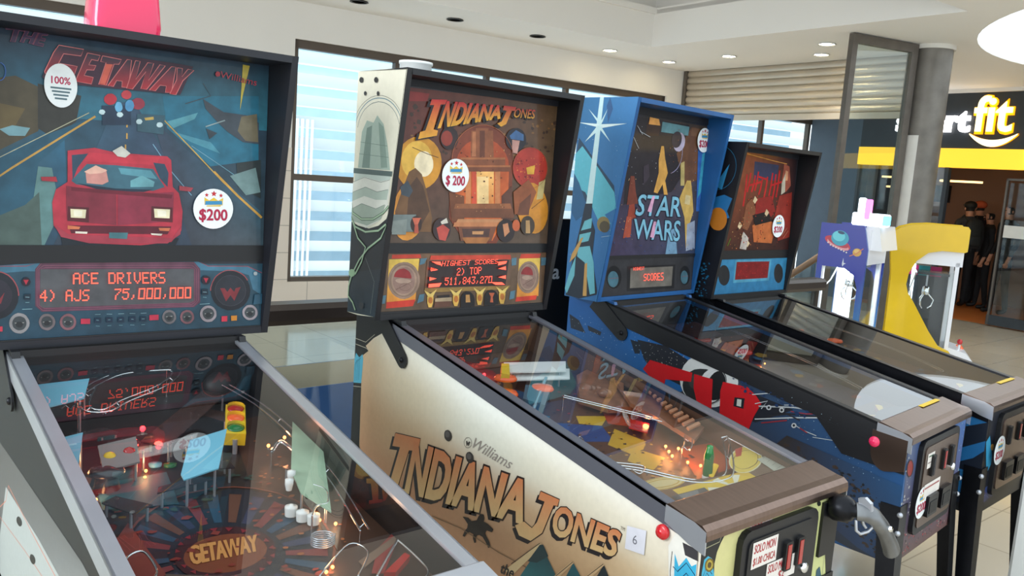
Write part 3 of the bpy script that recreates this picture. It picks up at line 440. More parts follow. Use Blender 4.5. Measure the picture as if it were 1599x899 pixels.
'getaway_spk':[('q',[(34,66,84),(38,68,84),(48,84,102),(46,80,98)],[-76,1170,626,1169,620,1344,-74,1348]),('p',(70,120,145),[-74,1345,62,1352,73,1356,439,1353,465,1339,580,1335,614,1315,616,1257,593,1272,581,1312,548,1323,453,1328,64,1332,35,1333,-74,1326]),('l',(150,80,95),2,[-74,1346,37.7,1345,59,1357,442,1353,467,1339,576,1337,618,1318]),('p',(95,60,78),[67,1355,429,1351,446,1332,448,1242,432,1229,70,1234,56,1249,56,1338]),('l',(140,85,105),1.2,[70,1352,429,1348,441,1332,443,1246,430,1232,72,1237,60,1250,60,1338,70,1352]),('l',(140,85,105),1.2,[74,1346,424,1342,436,1332,438,1246,425,1236,76,1242,64,1250,64,1338,74,1346]),('l',(140,85,105),1.2,[78,1341,419,1336,431,1332,433,1246,420,1240,81,1246,68,1250,69,1338,78,1341]),('p',(84,86,90),[67,1337,429,1332,431,1246,418,1242,72,1244,66,1250]),('p',(30,34,44),[586,1269,584,1253,578,1239,568,1227,554,1219,539,1216,523,1216,508,1222,495,1230,484,1243,478,1257,475,1272,477,1288,483,1301,493,1313,506,1321,520,1325,536,1325,551,1320,565,1311,576,1299,583,1284]),('l',(165,80,85),2.5,[475,1272,475,1280,477,1287,479,1294,482,1300,485,1306,490,1312,495,1316,501,1320,507,1323,514,1326,521,1327,528,1327,535,1326,542,1325,549,1322,556,1319,562,1315,568,1310,573,1304,577,1298]),('p',(42,46,56),[573,1269,572,1257,567,1246,559,1237,549,1231,537,1228,525,1229,513,1232,503,1240,494,1249,489,1260,487,1272,489,1284,493,1294,501,1303,511,1310,522,1313,535,1312,546,1309,557,1302,565,1293,571,1281]),('l',(70,70,80),1.2,[573,1269,572,1258,568,1248,561,1239,552,1233,542,1229,531,1228,520,1230,509,1234,500,1242,493,1251,489,1261,487,1272,488,1283,492,1293,499,1301,507,1308,518,1312,528,1313,540,1311,550,1307,559,1300,566,1291,571,1280,573,1269]),('p',(135,50,58),[501,1278,513,1278,521,1267,529,1279,540,1267,544,1277,558,1280,541,1242,530,1258,518,1241]),('p',(30,34,44),[21.5,1275,19.5,1259,13.8,1245,4.9,1233,-6.5,1225,-19.2,1221,-32.4,1222,-45,1227,-56,1236,-64,1248,-69,1263,-71,1278,-69,1294,-63,1308,-55,1319,-44,1328,-31.4,1332,-18.3,1332,-5.7,1327,5.4,1318,14.1,1306,19.6,1291]),('l',(165,80,85),2.5,[-60,1314,-56,1319,-52,1324,-47,1327,-42,1330,-36.7,1332,-31.3,1333,-25.7,1334,-20.1,1333,-14.5,1332,-9.1,1330,-3.9,1327,1,1324,5.5,1319,9.6,1314,13.1,1308,16.1,1302,18.4,1296,20.1,1289,21.2,1282,21.5,1275]),('p',(44,42,54),[8.3,1276,6.9,1264,2.8,1254,-3.6,1246,-11.7,1240,-20.9,1238,-30.4,1238,-39.5,1242,-47,1248,-53,1257,-57,1267,-58,1278,-57,1289,-53,1299,-47,1307,-38.8,1313,-29.7,1316,-20.3,1315,-11.2,1312,-3.2,1306,3.1,1297,7,1287]),('p',(135,50,58),[-35.5,1283,-20.3,1265,-7.3,1284,-15.2,1257,-25.5,1265]),('p',(140,138,140),[44,1208,43,1201,40,1195,36.3,1190,31.2,1186,25.3,1184,19.3,1185,13.5,1187,8.5,1191,4.6,1197,2.1,1203,1.3,1210,2.2,1217,4.8,1223,8.7,1228,13.8,1232,19.6,1234,25.6,1233,31.4,1231,36.5,1227,40,1221,43,1215]),('p',(62,68,72),[37.4,1208,36.7,1203,34.9,1199,32.1,1195,28.5,1193,24.5,1192,20.2,1192,16.2,1194,12.6,1197,9.9,1200,8.2,1205,7.6,1210,8.3,1215,10,1219,12.8,1223,16.4,1225,20.4,1226,24.6,1226,28.7,1224,32.3,1222,35,1218,36.8,1213]),('l',(165,165,160),1.6,[12.9,1210,32,1210]),('p',(40,44,48),[29.9,1206,29.6,1204,28.7,1202,27.3,1200,25.5,1199,23.4,1199,21.3,1199,19.3,1200,17.5,1201,16.1,1202,15.3,1204,15,1206,15.3,1208,16.2,1210,17.6,1212,19.4,1213,21.4,1213,23.5,1213,25.5,1213,27.3,1211,28.7,1210,29.6,1208]),('p',(115,105,108),[99,1208,98,1202,96,1197,92,1193,88,1190,83,1188,78,1189,73,1191,69,1194,66,1199,64,1204,63,1210,64,1216,66,1221,69,1225,73,1228,78,1229,83,1229,88,1227,92,1224,96,1219,98,1214]),('p',(62,68,72),[93,1208,93,1204,91,1200,89,1198,86,1196,82,1195,79,1195,75,1196,72,1199,70,1202,69,1206,68,1210,69,1214,70,1217,72,1220,75,1222,79,1223,82,1223,86,1222,89,1219,91,1216,93,1212]),('l',(165,165,160),1.6,[72,1209,89,1210]),('p',(40,44,48),[87,1205,87,1204,86,1202,85,1201,83,1200,82,1200,80,1200,78,1200,76,1201,75,1203,75,1204,74,1206,75,1208,75,1209,76,1211,78,1211,80,1212,82,1212,83,1211,85,1210,86,1209,87,1207]),('p',(125,85,92),[145,1205,144,1199,142,1194,139,1190,134,1187,129,1186,124,1186,119,1188,115,1191,111,1196,109,1201,108,1207,109,1213,111,1218,115,1222,119,1225,124,1227,129,1227,134,1225,139,1221,142,1217,144,1211]),('p',(62,68,72),[140,1206,139,1201,138,1198,135,1195,132,1193,128,1192,125,1192,121,1193,118,1196,116,1199,114,1203,114,1207,114,1211,116,1215,118,1218,121,1220,125,1221,128,1220,132,1219,135,1217,138,1214,139,1210]),('l',(165,165,160),1.6,[118,1207,135,1207]),('p',(40,44,48),[133,1203,133,1201,132,1199,131,1198,129,1197,128,1197,126,1197,124,1198,122,1199,121,1200,120,1202,120,1203,120,1205,121,1207,122,1208,124,1209,126,1209,128,1209,129,1209,131,1208,132,1206,133,1204]),('p',(110,105,108),[385,1205,385,1200,382,1195,379,1191,375,1189,370,1187,365,1188,360,1190,356,1193,352,1197,350,1202,349,1207,350,1212,352,1217,355,1221,359,1224,364,1225,369,1225,374,1223,379,1220,382,1216,384,1211]),('p',(62,68,72),[380,1206,379,1202,378,1198,376,1196,373,1194,369,1193,366,1193,362,1194,359,1197,357,1200,355,1203,355,1207,355,1210,356,1214,359,1217,362,1218,365,1219,369,1219,372,1218,375,1216,378,1213,379,1209]),('l',(165,165,160),1.6,[359,1207,375,1208]),('p',(40,44,48),[374,1202,373,1201,373,1200,371,1198,370,1198,368,1197,366,1197,365,1198,363,1199,362,1200,361,1202,361,1203,361,1205,362,1206,363,1207,364,1208,366,1208,368,1208,370,1208,371,1207,372,1206,373,1204]),('p',(125,85,92),[432,1203,432,1197,429,1193,426,1189,422,1186,417,1185,411,1185,406,1187,402,1190,398,1194,396,1199,395,1205,396,1210,398,1215,401,1219,406,1221,411,1223,416,1222,421,1221,425,1218,429,1213,431,1208]),('p',(62,68,72),[426,1203,426,1199,425,1196,422,1193,419,1191,416,1190,412,1191,408,1192,405,1194,403,1197,401,1201,401,1204,401,1208,403,1212,405,1214,408,1216,412,1217,415,1217,419,1216,422,1213,424,1210,426,1207]),('l',(165,165,160),1.6,[405,1204,422,1205]),('p',(40,44,48),[420,1200,420,1198,419,1197,418,1196,416,1195,415,1195,413,1195,411,1195,410,1196,408,1198,408,1199,407,1201,407,1202,408,1204,409,1205,411,1206,413,1206,414,1206,416,1205,418,1204,419,1203,420,1202]),('p',(150,140,145),[492,1208,492,1202,489,1196,485,1192,480,1188,473,1187,467,1187,461,1189,455,1193,451,1198,448,1204,447,1211,448,1217,450,1223,455,1228,460,1231,466,1232,472,1232,478,1230,484,1226,488,1221,491,1215]),('p',(62,68,72),[486,1209,485,1204,483,1200,480,1197,477,1195,472,1194,468,1194,464,1195,460,1198,457,1202,455,1206,454,1210,454,1215,456,1219,459,1222,463,1224,467,1226,472,1225,476,1224,480,1221,483,1218,485,1213]),('l',(165,165,160),1.6,[460,1210,480,1211]),('p',(40,44,48),[478,1206,477,1204,476,1202,475,1201,473,1200,471,1199,469,1199,467,1200,465,1201,463,1203,462,1204,462,1206,462,1208,463,1210,464,1212,466,1212,468,1213,471,1213,473,1212,475,1211,476,1209,477,1208]),('p',(150,140,145),[608,1206,608,1200,605,1194,601,1190,596,1187,590,1186,583,1186,577,1188,572,1192,568,1196,565,1202,564,1208,564,1214,567,1220,571,1224,576,1228,582,1229,588,1229,594,1227,600,1223,604,1218,607,1212]),('p',(62,68,72),[601,1206,601,1202,599,1198,596,1195,593,1193,588,1192,584,1192,580,1194,576,1196,573,1200,571,1204,570,1208,571,1212,573,1216,575,1219,579,1222,583,1222,588,1222,592,1221,596,1218,599,1215,601,1211]),('l',(165,165,160),1.6,[576,1208,596,1209]),('p',(40,44,48),[594,1203,594,1202,593,1200,591,1198,589,1198,587,1197,585,1197,583,1198,581,1199,580,1200,579,1202,578,1204,578,1206,579,1208,581,1209,583,1210,585,1210,587,1210,589,1210,591,1208,592,1207,593,1205]),('p',(190,50,75),[155,1213,176,1212,176,1199,155,1200]),('p',(190,50,75),[317,1214,340,1214,340,1200,317,1200]),('p',(205,55,75),[506,1201,522,1201,522,1186,506,1186]),('p',(215,140,50),[532,1201,549,1201,549,1187,533,1187]),('p',(200,60,80),[-24.1,1204,-12.4,1204,-12.5,1192,-24.2,1192]),('p',(18,44,66),[186,1214,201,1213,201,1200,186,1201]),('l',(130,165,175),1.2,[187,1222,200,1222]),('l',(110,150,160),1.2,[189,1193,198,1192]),('l',(110,150,160),1.4,[190,1208,196,1207]),('p',(18,44,66),[212,1214,228,1213,228,1200,213,1201]),('l',(130,165,175),1.2,[214,1222,227,1221]),('l',(110,150,160),1.2,[216,1192,225,1192]),('l',(110,150,160),1.4,[217,1207,223,1207]),('p',(18,44,66),[240,1213,255,1212,255,1199,240,1200]),('l',(130,165,175),1.2,[241,1221,255,1221]),('l',(110,150,160),1.2,[243,1192,252,1191]),('l',(110,150,160),1.4,[244,1206,250,1206]),('p',(18,44,66),[267,1212,283,1212,283,1198,267,1199]),('l',(130,165,175),1.2,[268,1221,282,1220]),('l',(110,150,160),1.2,[270,1191,280,1190]),('l',(110,150,160),1.4,[272,1206,278,1205]),('p',(18,44,66),[294,1212,309,1211,309,1198,294,1199]),('l',(130,165,175),1.2,[295,1220,309,1220]),('l',(110,150,160),1.2,[297,1190,306,1190]),('l',(110,150,160),1.4,[298,1205,305,1205]),('p',(36,24,40),[46,1308,45,1305,44,1302,42,1300,40,1298,37.5,1298,34.9,1298,32.3,1299,30.1,1300,28.4,1303,27.3,1305,26.9,1308,27.3,1311,28.5,1314,30.2,1316,32.4,1318,35,1319,37.6,1319,40,1318,42,1316,44,1314,45,1311]),('p',(185,45,65),[30.9,1313,42,1313,36.2,1301]),('p',(36,24,40),[473,1302,472,1299,471,1296,469,1293,466,1291,463,1290,459,1290,456,1291,453,1293,451,1296,449,1299,449,1303,449,1306,450,1309,453,1312,455,1314,459,1314,462,1314,465,1313,468,1311,471,1309,472,1306]),('p',(185,45,65),[454,1308,467,1307,461,1294]),('p',(18,40,56),[32.1,1279,46,1279,45,1265,32,1266]),('l',(130,165,175),1.4,[34.7,1272,43,1271]),('l',(120,160,170),1.4,[34.7,1259,43,1259]),('l',(130,170,180),1.4,[27.9,1243,49,1243]),('p',(18,40,56),[449,1278,466,1278,467,1262,450,1263]),('l',(130,165,175),1.4,[453,1270,463,1269]),('l',(120,160,170),1.4,[453,1256,463,1255]),('l',(130,170,180),1.4,[445,1237,472,1238]),('p',(170,180,185),[603,1317,603,1315,602,1314,601,1313,600,1312,598,1312,597,1312,595,1312,594,1313,593,1314,592,1316,592,1317,592,1319,592,1320,593,1321,595,1322,596,1322,598,1322,599,1322,601,1321,602,1320,602,1318]),('p',(44,86,108),[597,1258,620,1260,620,1231,594,1230])],
'disp':{'getaway':[[65.9,1336.7],[431.2,1246.2],[135.1,1300.9],[352.7,1298.3],[135,1329.2],[64.3,1261.1],[417.5,1257.1],[64.4,1290.5]],
'temple':[[109.9,1347.6],[438.3,1259.3]],
'space':[[131.9,1293.2],[456.1,1198.5]]},
'temple_bg':[('q',[(88,72,60),(92,74,60),(105,82,58),(110,46,42)],[-67,1397,640,1396,637,1889,-13.1,1877]),('d',(140,100,60),3,9,[145,1759,222,1754,24.4,1692,152,1821,623,1817,514,1806,390,1712,317,1733,464,1777,533,1808,444,1714,442,1704,240,1715,272,1690,83,1818,601,1822,374,1830,301,1805,211,1757,358,1702,421,1701,541,1702,562,1790,513,1784,65,1702,239,1847,180,1717,433,1829,555,1699,120,1784,41,1688,553,1830,275,1775,390,1770,337,1760,586,1805,261,1733,141,1807,612,1804,249,1761,25.3,1735,377,1796,408,1822,434,1743,19.4,1841,418,1694,151,1777,353,1824,214,1812,222,1755,178,1795,346,1737,181,1826,115,1778,190,1805,511,1814,203,1743,546,1814,131,1841,311,1846]),('d',(70,52,44),4,12,[137,1846,230,1845,48,1778,577,1740,317,1829,102,1841,516,1734,187,1746,452,1719,367,1752,297,1847,590,1727,324,1825,565,1789,553,1728,302,1800,359,1801,98,1802,39.6,1734,169,1763,278,1812,241,1836,377,1835,216,1724,193,1760,43,1811,469,1772,141,1801,110,1773,38.6,1720,565,1705,456,1697,20.2,1798,610,1748,379,1722,171,1832,259,1852,32.9,1822,476,1826,168,1850,612,1826,38.5,1822,34.9,1760,80,1756,471,1816,618,1814,145,1786,31.8,1773,156,1691,511,1800,26.9,1805,142,1825,146,1694,84,1850,578,1792,618,1831,562,1771,489,1746,134,1693,567,1712]),('p',(150,50,48),[8.2,1866,81,1867,73,1843,7.9,1836]),('p',(215,150,50),[142,1651,138,1631,130,1612,117,1596,100,1583,81,1574,60,1570,40,1572,20.6,1577,3.3,1587,-10.9,1601,-21.1,1617,-27,1636,-28.2,1655,-24.6,1674,-16.5,1692,-4.3,1708,11.4,1721,29.7,1730,50,1734,70,1734,90,1729,108,1720,123,1706,134,1690,140,1671]),('p',(240,190,80),[105,1661,101,1644,94,1629,82,1617,68,1608,52,1604,35.9,1604,20.9,1610,8.1,1619,-1.5,1632,-7.1,1647,-8.3,1663,-5.1,1680,2.3,1694,13.4,1707,27.2,1716,43,1720,59,1720,74,1715,87,1706,97,1693,103,1678]),('p',(255,238,200),[110,1654,110,1643,106,1632,100,1624,92,1617,82,1613,72,1613,62,1616,53,1621,46,1629,41,1639,38.8,1650,39.4,1661,43,1671,49,1680,57,1687,66,1690,77,1691,87,1689,96,1683,103,1675,108,1665]),('p',(225,150,60),[91,1498,86,1473,76,1450,63,1431,47,1419,29.1,1413,11.8,1415,-4,1424,-16.9,1440,-26,1460,-30.7,1484,-30.5,1510,-25.5,1534,-16.1,1557,-3.1,1575,12.7,1588,29.9,1594,47,1593,63,1584,77,1569,86,1549,92,1524]),('p',(120,86,56),[-21.5,1503,-2.2,1562,21.6,1625,44,1638,69,1620,92,1566,117,1486,116,1441,-13,1440]),('p',(88,62,46),[24.7,1579,51,1611,76,1585,106,1506,80,1465,22.1,1474]),('p',(70,80,90),[-7.7,1577,18.7,1598,39.5,1568,26.7,1547,-1.7,1554]),('l',(90,60,40),2,[28.4,1700,84,1684,128,1675]),('p',(128,62,42),[433,1687,432,1659,423,1632,406,1607,384,1588,357,1573,327,1566,296,1564,266,1570,238,1581,214,1598,196,1620,184,1644,178,1671,180,1697,188,1723,203,1746,224,1765,249,1780,277,1789,308,1792,338,1788,367,1778,392,1761,413,1740,426,1715]),('p',(128,62,42),[178,1671,433,1687,445,1493,386,1405,256,1405,182,1487]),('p',(178,78,42),[419,1660,417,1637,409,1614,395,1594,376,1578,352,1566,326,1559,299,1558,272,1562,248,1572,227,1587,211,1605,200,1625,195,1647,197,1670,204,1691,217,1711,235,1727,258,1739,283,1747,310,1749,336,1745,361,1737,383,1723,401,1705,413,1684]),('p',((196,92,46),(222,112,54)),[195,1647,419,1660,426,1514,368,1414,266,1414,206,1509]),('p',(150,88,56),[254,1684,250,1769,268,1771,267,1779,320,1783,320,1775,339,1777,350,1690]),('p',(110,60,42),[291,1686,284,1772,305,1774,312,1688]),('p',(190,120,80),[259,1688,255,1766,268,1767,275,1689]),('p',(138,80,52),[215,1657,213,1681,399,1693,401,1668]),('p',(176,108,66),[213,1681,399,1693,399,1687,214,1675]),('p',(126,72,48),[196,1635,195,1655,423,1669,425,1648]),('p',(176,108,66),[195,1655,423,1669,424,1663,195,1649]),('p',(206,130,80),[237,1638,258,1639,266,1535,245,1535]),('p',(206,130,80),[359,1644,381,1646,390,1539,368,1538]),('p',((246,190,110),(232,140,70)),[263,1639,354,1644,363,1538,271,1535]),('p',(252,214,150),[285,1624,333,1626,341,1538,293,1536]),('p',(214,84,56),[263,1639,281,1640,290,1536,271,1535]),('p',(120,70,44),[176,1569,238,1559,244,1478,193,1477]),('p',(96,60,48),[394,1565,435,1601,452,1482,401,1481]),('p',(150,92,58),[204,1533,435,1541,443,1523,200,1517]),('p',(118,72,50),[195,1517,448,1524,457,1493,192,1488]),('d',(200,140,90),1.5,4,[317,1562,416,1705,376,1592,336,1746,190,1665,360,1710,301,1690,402,1528,292,1511,207,1557,390,1739,357,1630,412,1726,323,1543,335,1694,214,1524,310,1512,225,1558,393,1535,203,1572,280,1521,280,1570,391,1716,329,1523]),('d',(96,54,40),1.5,5,[228,1590,256,1701,300,1633,297,1641,240,1686,348,1677,354,1564,407,1528,233,1690,364,1617,233,1586,406,1554,230,1675,239,1574,315,1610,317,1554,324,1680,209,1632,404,1724,352,1603,215,1696,349,1650,280,1635,210,1579,326,1625,270,1556,387,1625,196,1708,210,1725,342,1623]),('p',(200,140,96),[218,1484,406,1488,397,1466,204,1463]),('p',(196,128,84),[204,1473,402,1477,386,1462,200,1459]),('p',(128,78,56),[220,1459,381,1462,363,1414,234,1413]),('p',(84,58,52),[236,1453,354,1455,350,1427,244,1426]),('p',(206,150,100),[279,1445,327,1446,325,1435,280,1435]),('p',(170,110,62),[238,1424,356,1425,341,1405,256,1405]),('p',(178,56,44),[590,1670,589,1652,583,1634,571,1619,556,1607,537,1599,517,1596,496,1598,477,1604,460,1614,446,1628,437,1644,433,1661,434,1679,440,1696,450,1711,465,1723,483,1731,503,1735,524,1734,544,1728,561,1719,576,1705,585,1688]),('d',(214,110,52),2,5,[485,1688,526,1698,514,1671,455,1655,452,1662,453,1691,504,1630,461,1680,520,1669,568,1703,555,1680,462,1690,489,1630,471,1650,527,1671,513,1698,452,1681,533,1667,488,1650,503,1676,550,1644,479,1651,517,1627,538,1680,570,1696,502,1636]),('d',(120,34,36),2,6,[466,1631,456,1675,529,1659,505,1654,475,1620,457,1677,448,1673,503,1614,492,1690,457,1639,497,1637,492,1634,512,1639,564,1649,462,1693,569,1658,524,1632,558,1678,496,1616,467,1626,462,1633,542,1611,556,1656,469,1686,515,1653,514,1634,473,1677,481,1660,499,1620,559,1689]),('p',(225,170,60),[493,1665,532,1676,530,1645,500,1643]),('p',(210,140,48),[607,1536,610,1513,608,1490,601,1471,590,1455,574,1444,557,1440,538,1441,519,1448,501,1461,486,1478,474,1499,466,1521,463,1543,465,1565,472,1584,483,1599,497,1610,514,1615,533,1615,552,1608,570,1596,586,1579,598,1559]),('p',(150,84,50),[443,1580,508,1626,548,1584,519,1517,456,1504]),('p',(110,66,48),[475,1542,524,1579,520,1504,468,1502]),('p',(200,180,120),[556,1618,585,1630,580,1563,550,1558]),('l',(80,50,36),2,[530,1526,586,1563]),('p',(54,40,42),[198,1740,198,1730,194,1721,188,1712,180,1706,171,1703,161,1702,151,1704,143,1709,136,1716,131,1725,129,1735,130,1745,133,1754,139,1763,146,1769,156,1772,166,1773,175,1771,184,1767,191,1760,196,1750]),('p',(150,60,48),[176,1739,175,1732,173,1726,169,1720,164,1716,158,1714,152,1713,146,1715,140,1718,136,1723,133,1728,131,1735,132,1742,134,1748,138,1754,143,1758,148,1760,155,1761,161,1759,167,1756,171,1751,174,1745]),('p',(40,38,48),[483,1759,483,1748,478,1738,470,1729,460,1722,448,1718,435,1717,423,1720,411,1725,402,1732,396,1742,393,1752,394,1763,399,1773,406,1782,416,1788,428,1792,441,1794,453,1792,465,1787,474,1779,480,1770]),('p',(70,110,160),[409,1766,435,1787,470,1775,472,1754,415,1756]),('p',(200,150,140),[421,1754,455,1753,448,1709,425,1712]),('p',(120,132,130),[-53,1492,54,1495,48,1441,-50,1440]),('p',(140,150,145),[-33.4,1473,21.7,1480,20.1,1432,-30.9,1432]),('p',(190,84,60),[38.2,1480,74,1485,61,1457,53,1441,56,1461]),('p',(60,44,40),[77,1465,77,1458,75,1451,71,1445,66,1441,61,1439,54,1439,48,1441,43,1445,38.8,1450,35.8,1457,34.5,1464,34.9,1472,36.9,1478,40,1484,45,1488,51,1490,57,1490,63,1489,69,1485,73,1479,76,1472]),('p',(214,110,84),[40,1484,71,1485,63,1465,51,1461]),('p',(190,90,70),[51,1465,63,1465,67,1437,50,1437]),('p',(60,44,46),[190,1450,189,1440,186,1430,180,1422,172,1416,162,1414,152,1413,143,1416,134,1422,127,1430,122,1439,120,1450,121,1460,124,1469,130,1477,138,1483,147,1486,157,1486,167,1484,176,1478,183,1470,188,1461]),('p',(190,80,70),[134,1454,158,1466,185,1450,172,1413,147,1417]),('p',(226,220,205),[148,1474,170,1487,178,1471,153,1466]),('p',(46,36,38),[461,1449,460,1438,457,1428,450,1419,441,1413,430,1410,419,1410,408,1413,398,1419,390,1428,384,1438,382,1448,382,1460,386,1470,393,1478,402,1484,412,1488,423,1488,434,1485,444,1479,453,1471,458,1460]),('p',(205,140,100),[405,1470,427,1475,438,1445,417,1427]),('p',(70,58,48),[550,1468,550,1459,547,1450,542,1443,534,1438,526,1435,516,1435,507,1437,499,1442,492,1450,488,1458,485,1467,486,1477,489,1485,494,1493,501,1498,510,1501,519,1501,528,1498,536,1493,543,1486,548,1478]),('p',(190,150,100),[507,1485,525,1486,532,1441,511,1441]),('p',(200,100,60),[482,1467,482,1462,481,1457,478,1452,474,1449,469,1448,464,1448,460,1449,455,1452,452,1456,449,1461,448,1467,448,1472,450,1478,452,1482,456,1485,461,1487,466,1487,471,1485,475,1482,479,1478,481,1473]),('l',(190,110,70),1.4,[178,1671,178,1685,180,1699,184,1713,190,1727,198,1740,208,1751,219,1762,232,1771,246,1778,260,1784,276,1789,292,1791,309,1792,326,1790,342,1787,358,1782,373,1775,386,1766,399,1756,410,1744,419,1731,426,1717,430,1702,433,1687]),('l',(170,90,60),1.2,[590,1670,589,1652,583,1634,571,1619,556,1607,537,1599,517,1596,496,1598,477,1604,460,1614,446,1628,437,1644,433,1661,434,1679,440,1696,450,1711,465,1723,483,1731,503,1735,524,1734,544,1728,561,1719,576,1705,585,1688,590,1670]),('p',((34,26,32),(34,26,32)),[75,1843,133,1848,126,1833,110,1832,89,1753,106,1751,102,1735,34.1,1720,39.7,1741,58,1747,86,1827,69,1825]),('t',((34,26,32),(34,26,32)),'NDIANA',[108,1761,347,1813,136,1842,357,1851],0.035,0),('p',((34,26,32),(34,26,32)),[362,1854,415,1855,410,1842,396,1840,376,1795,355,1784,338,1793,356,1801,375,1838,358,1839]),('t',((34,26,32),(34,26,32)),'ONES',[409,1823,503,1827,418,1853,506,1855],0.015,0),('p',((214,42,52),(240,176,60)),[87,1850,145,1855,138,1840,121,1838,100,1760,117,1758,114,1742,45,1726,51,1748,70,1754,97,1834,81,1832]),('t',((214,42,52),(240,176,60)),'NDIANA',[119,1768,360,1820,147,1849,370,1858],0.035,0),('p',((214,42,52),(240,176,60)),[375,1861,428,1862,424,1849,410,1848,389,1802,368,1792,351,1801,369,1809,388,1846,371,1846]),('t',((214,42,52),(240,176,60)),'ONES',[417,1828,511,1832,426,1858,514,1861],0.015,0)],
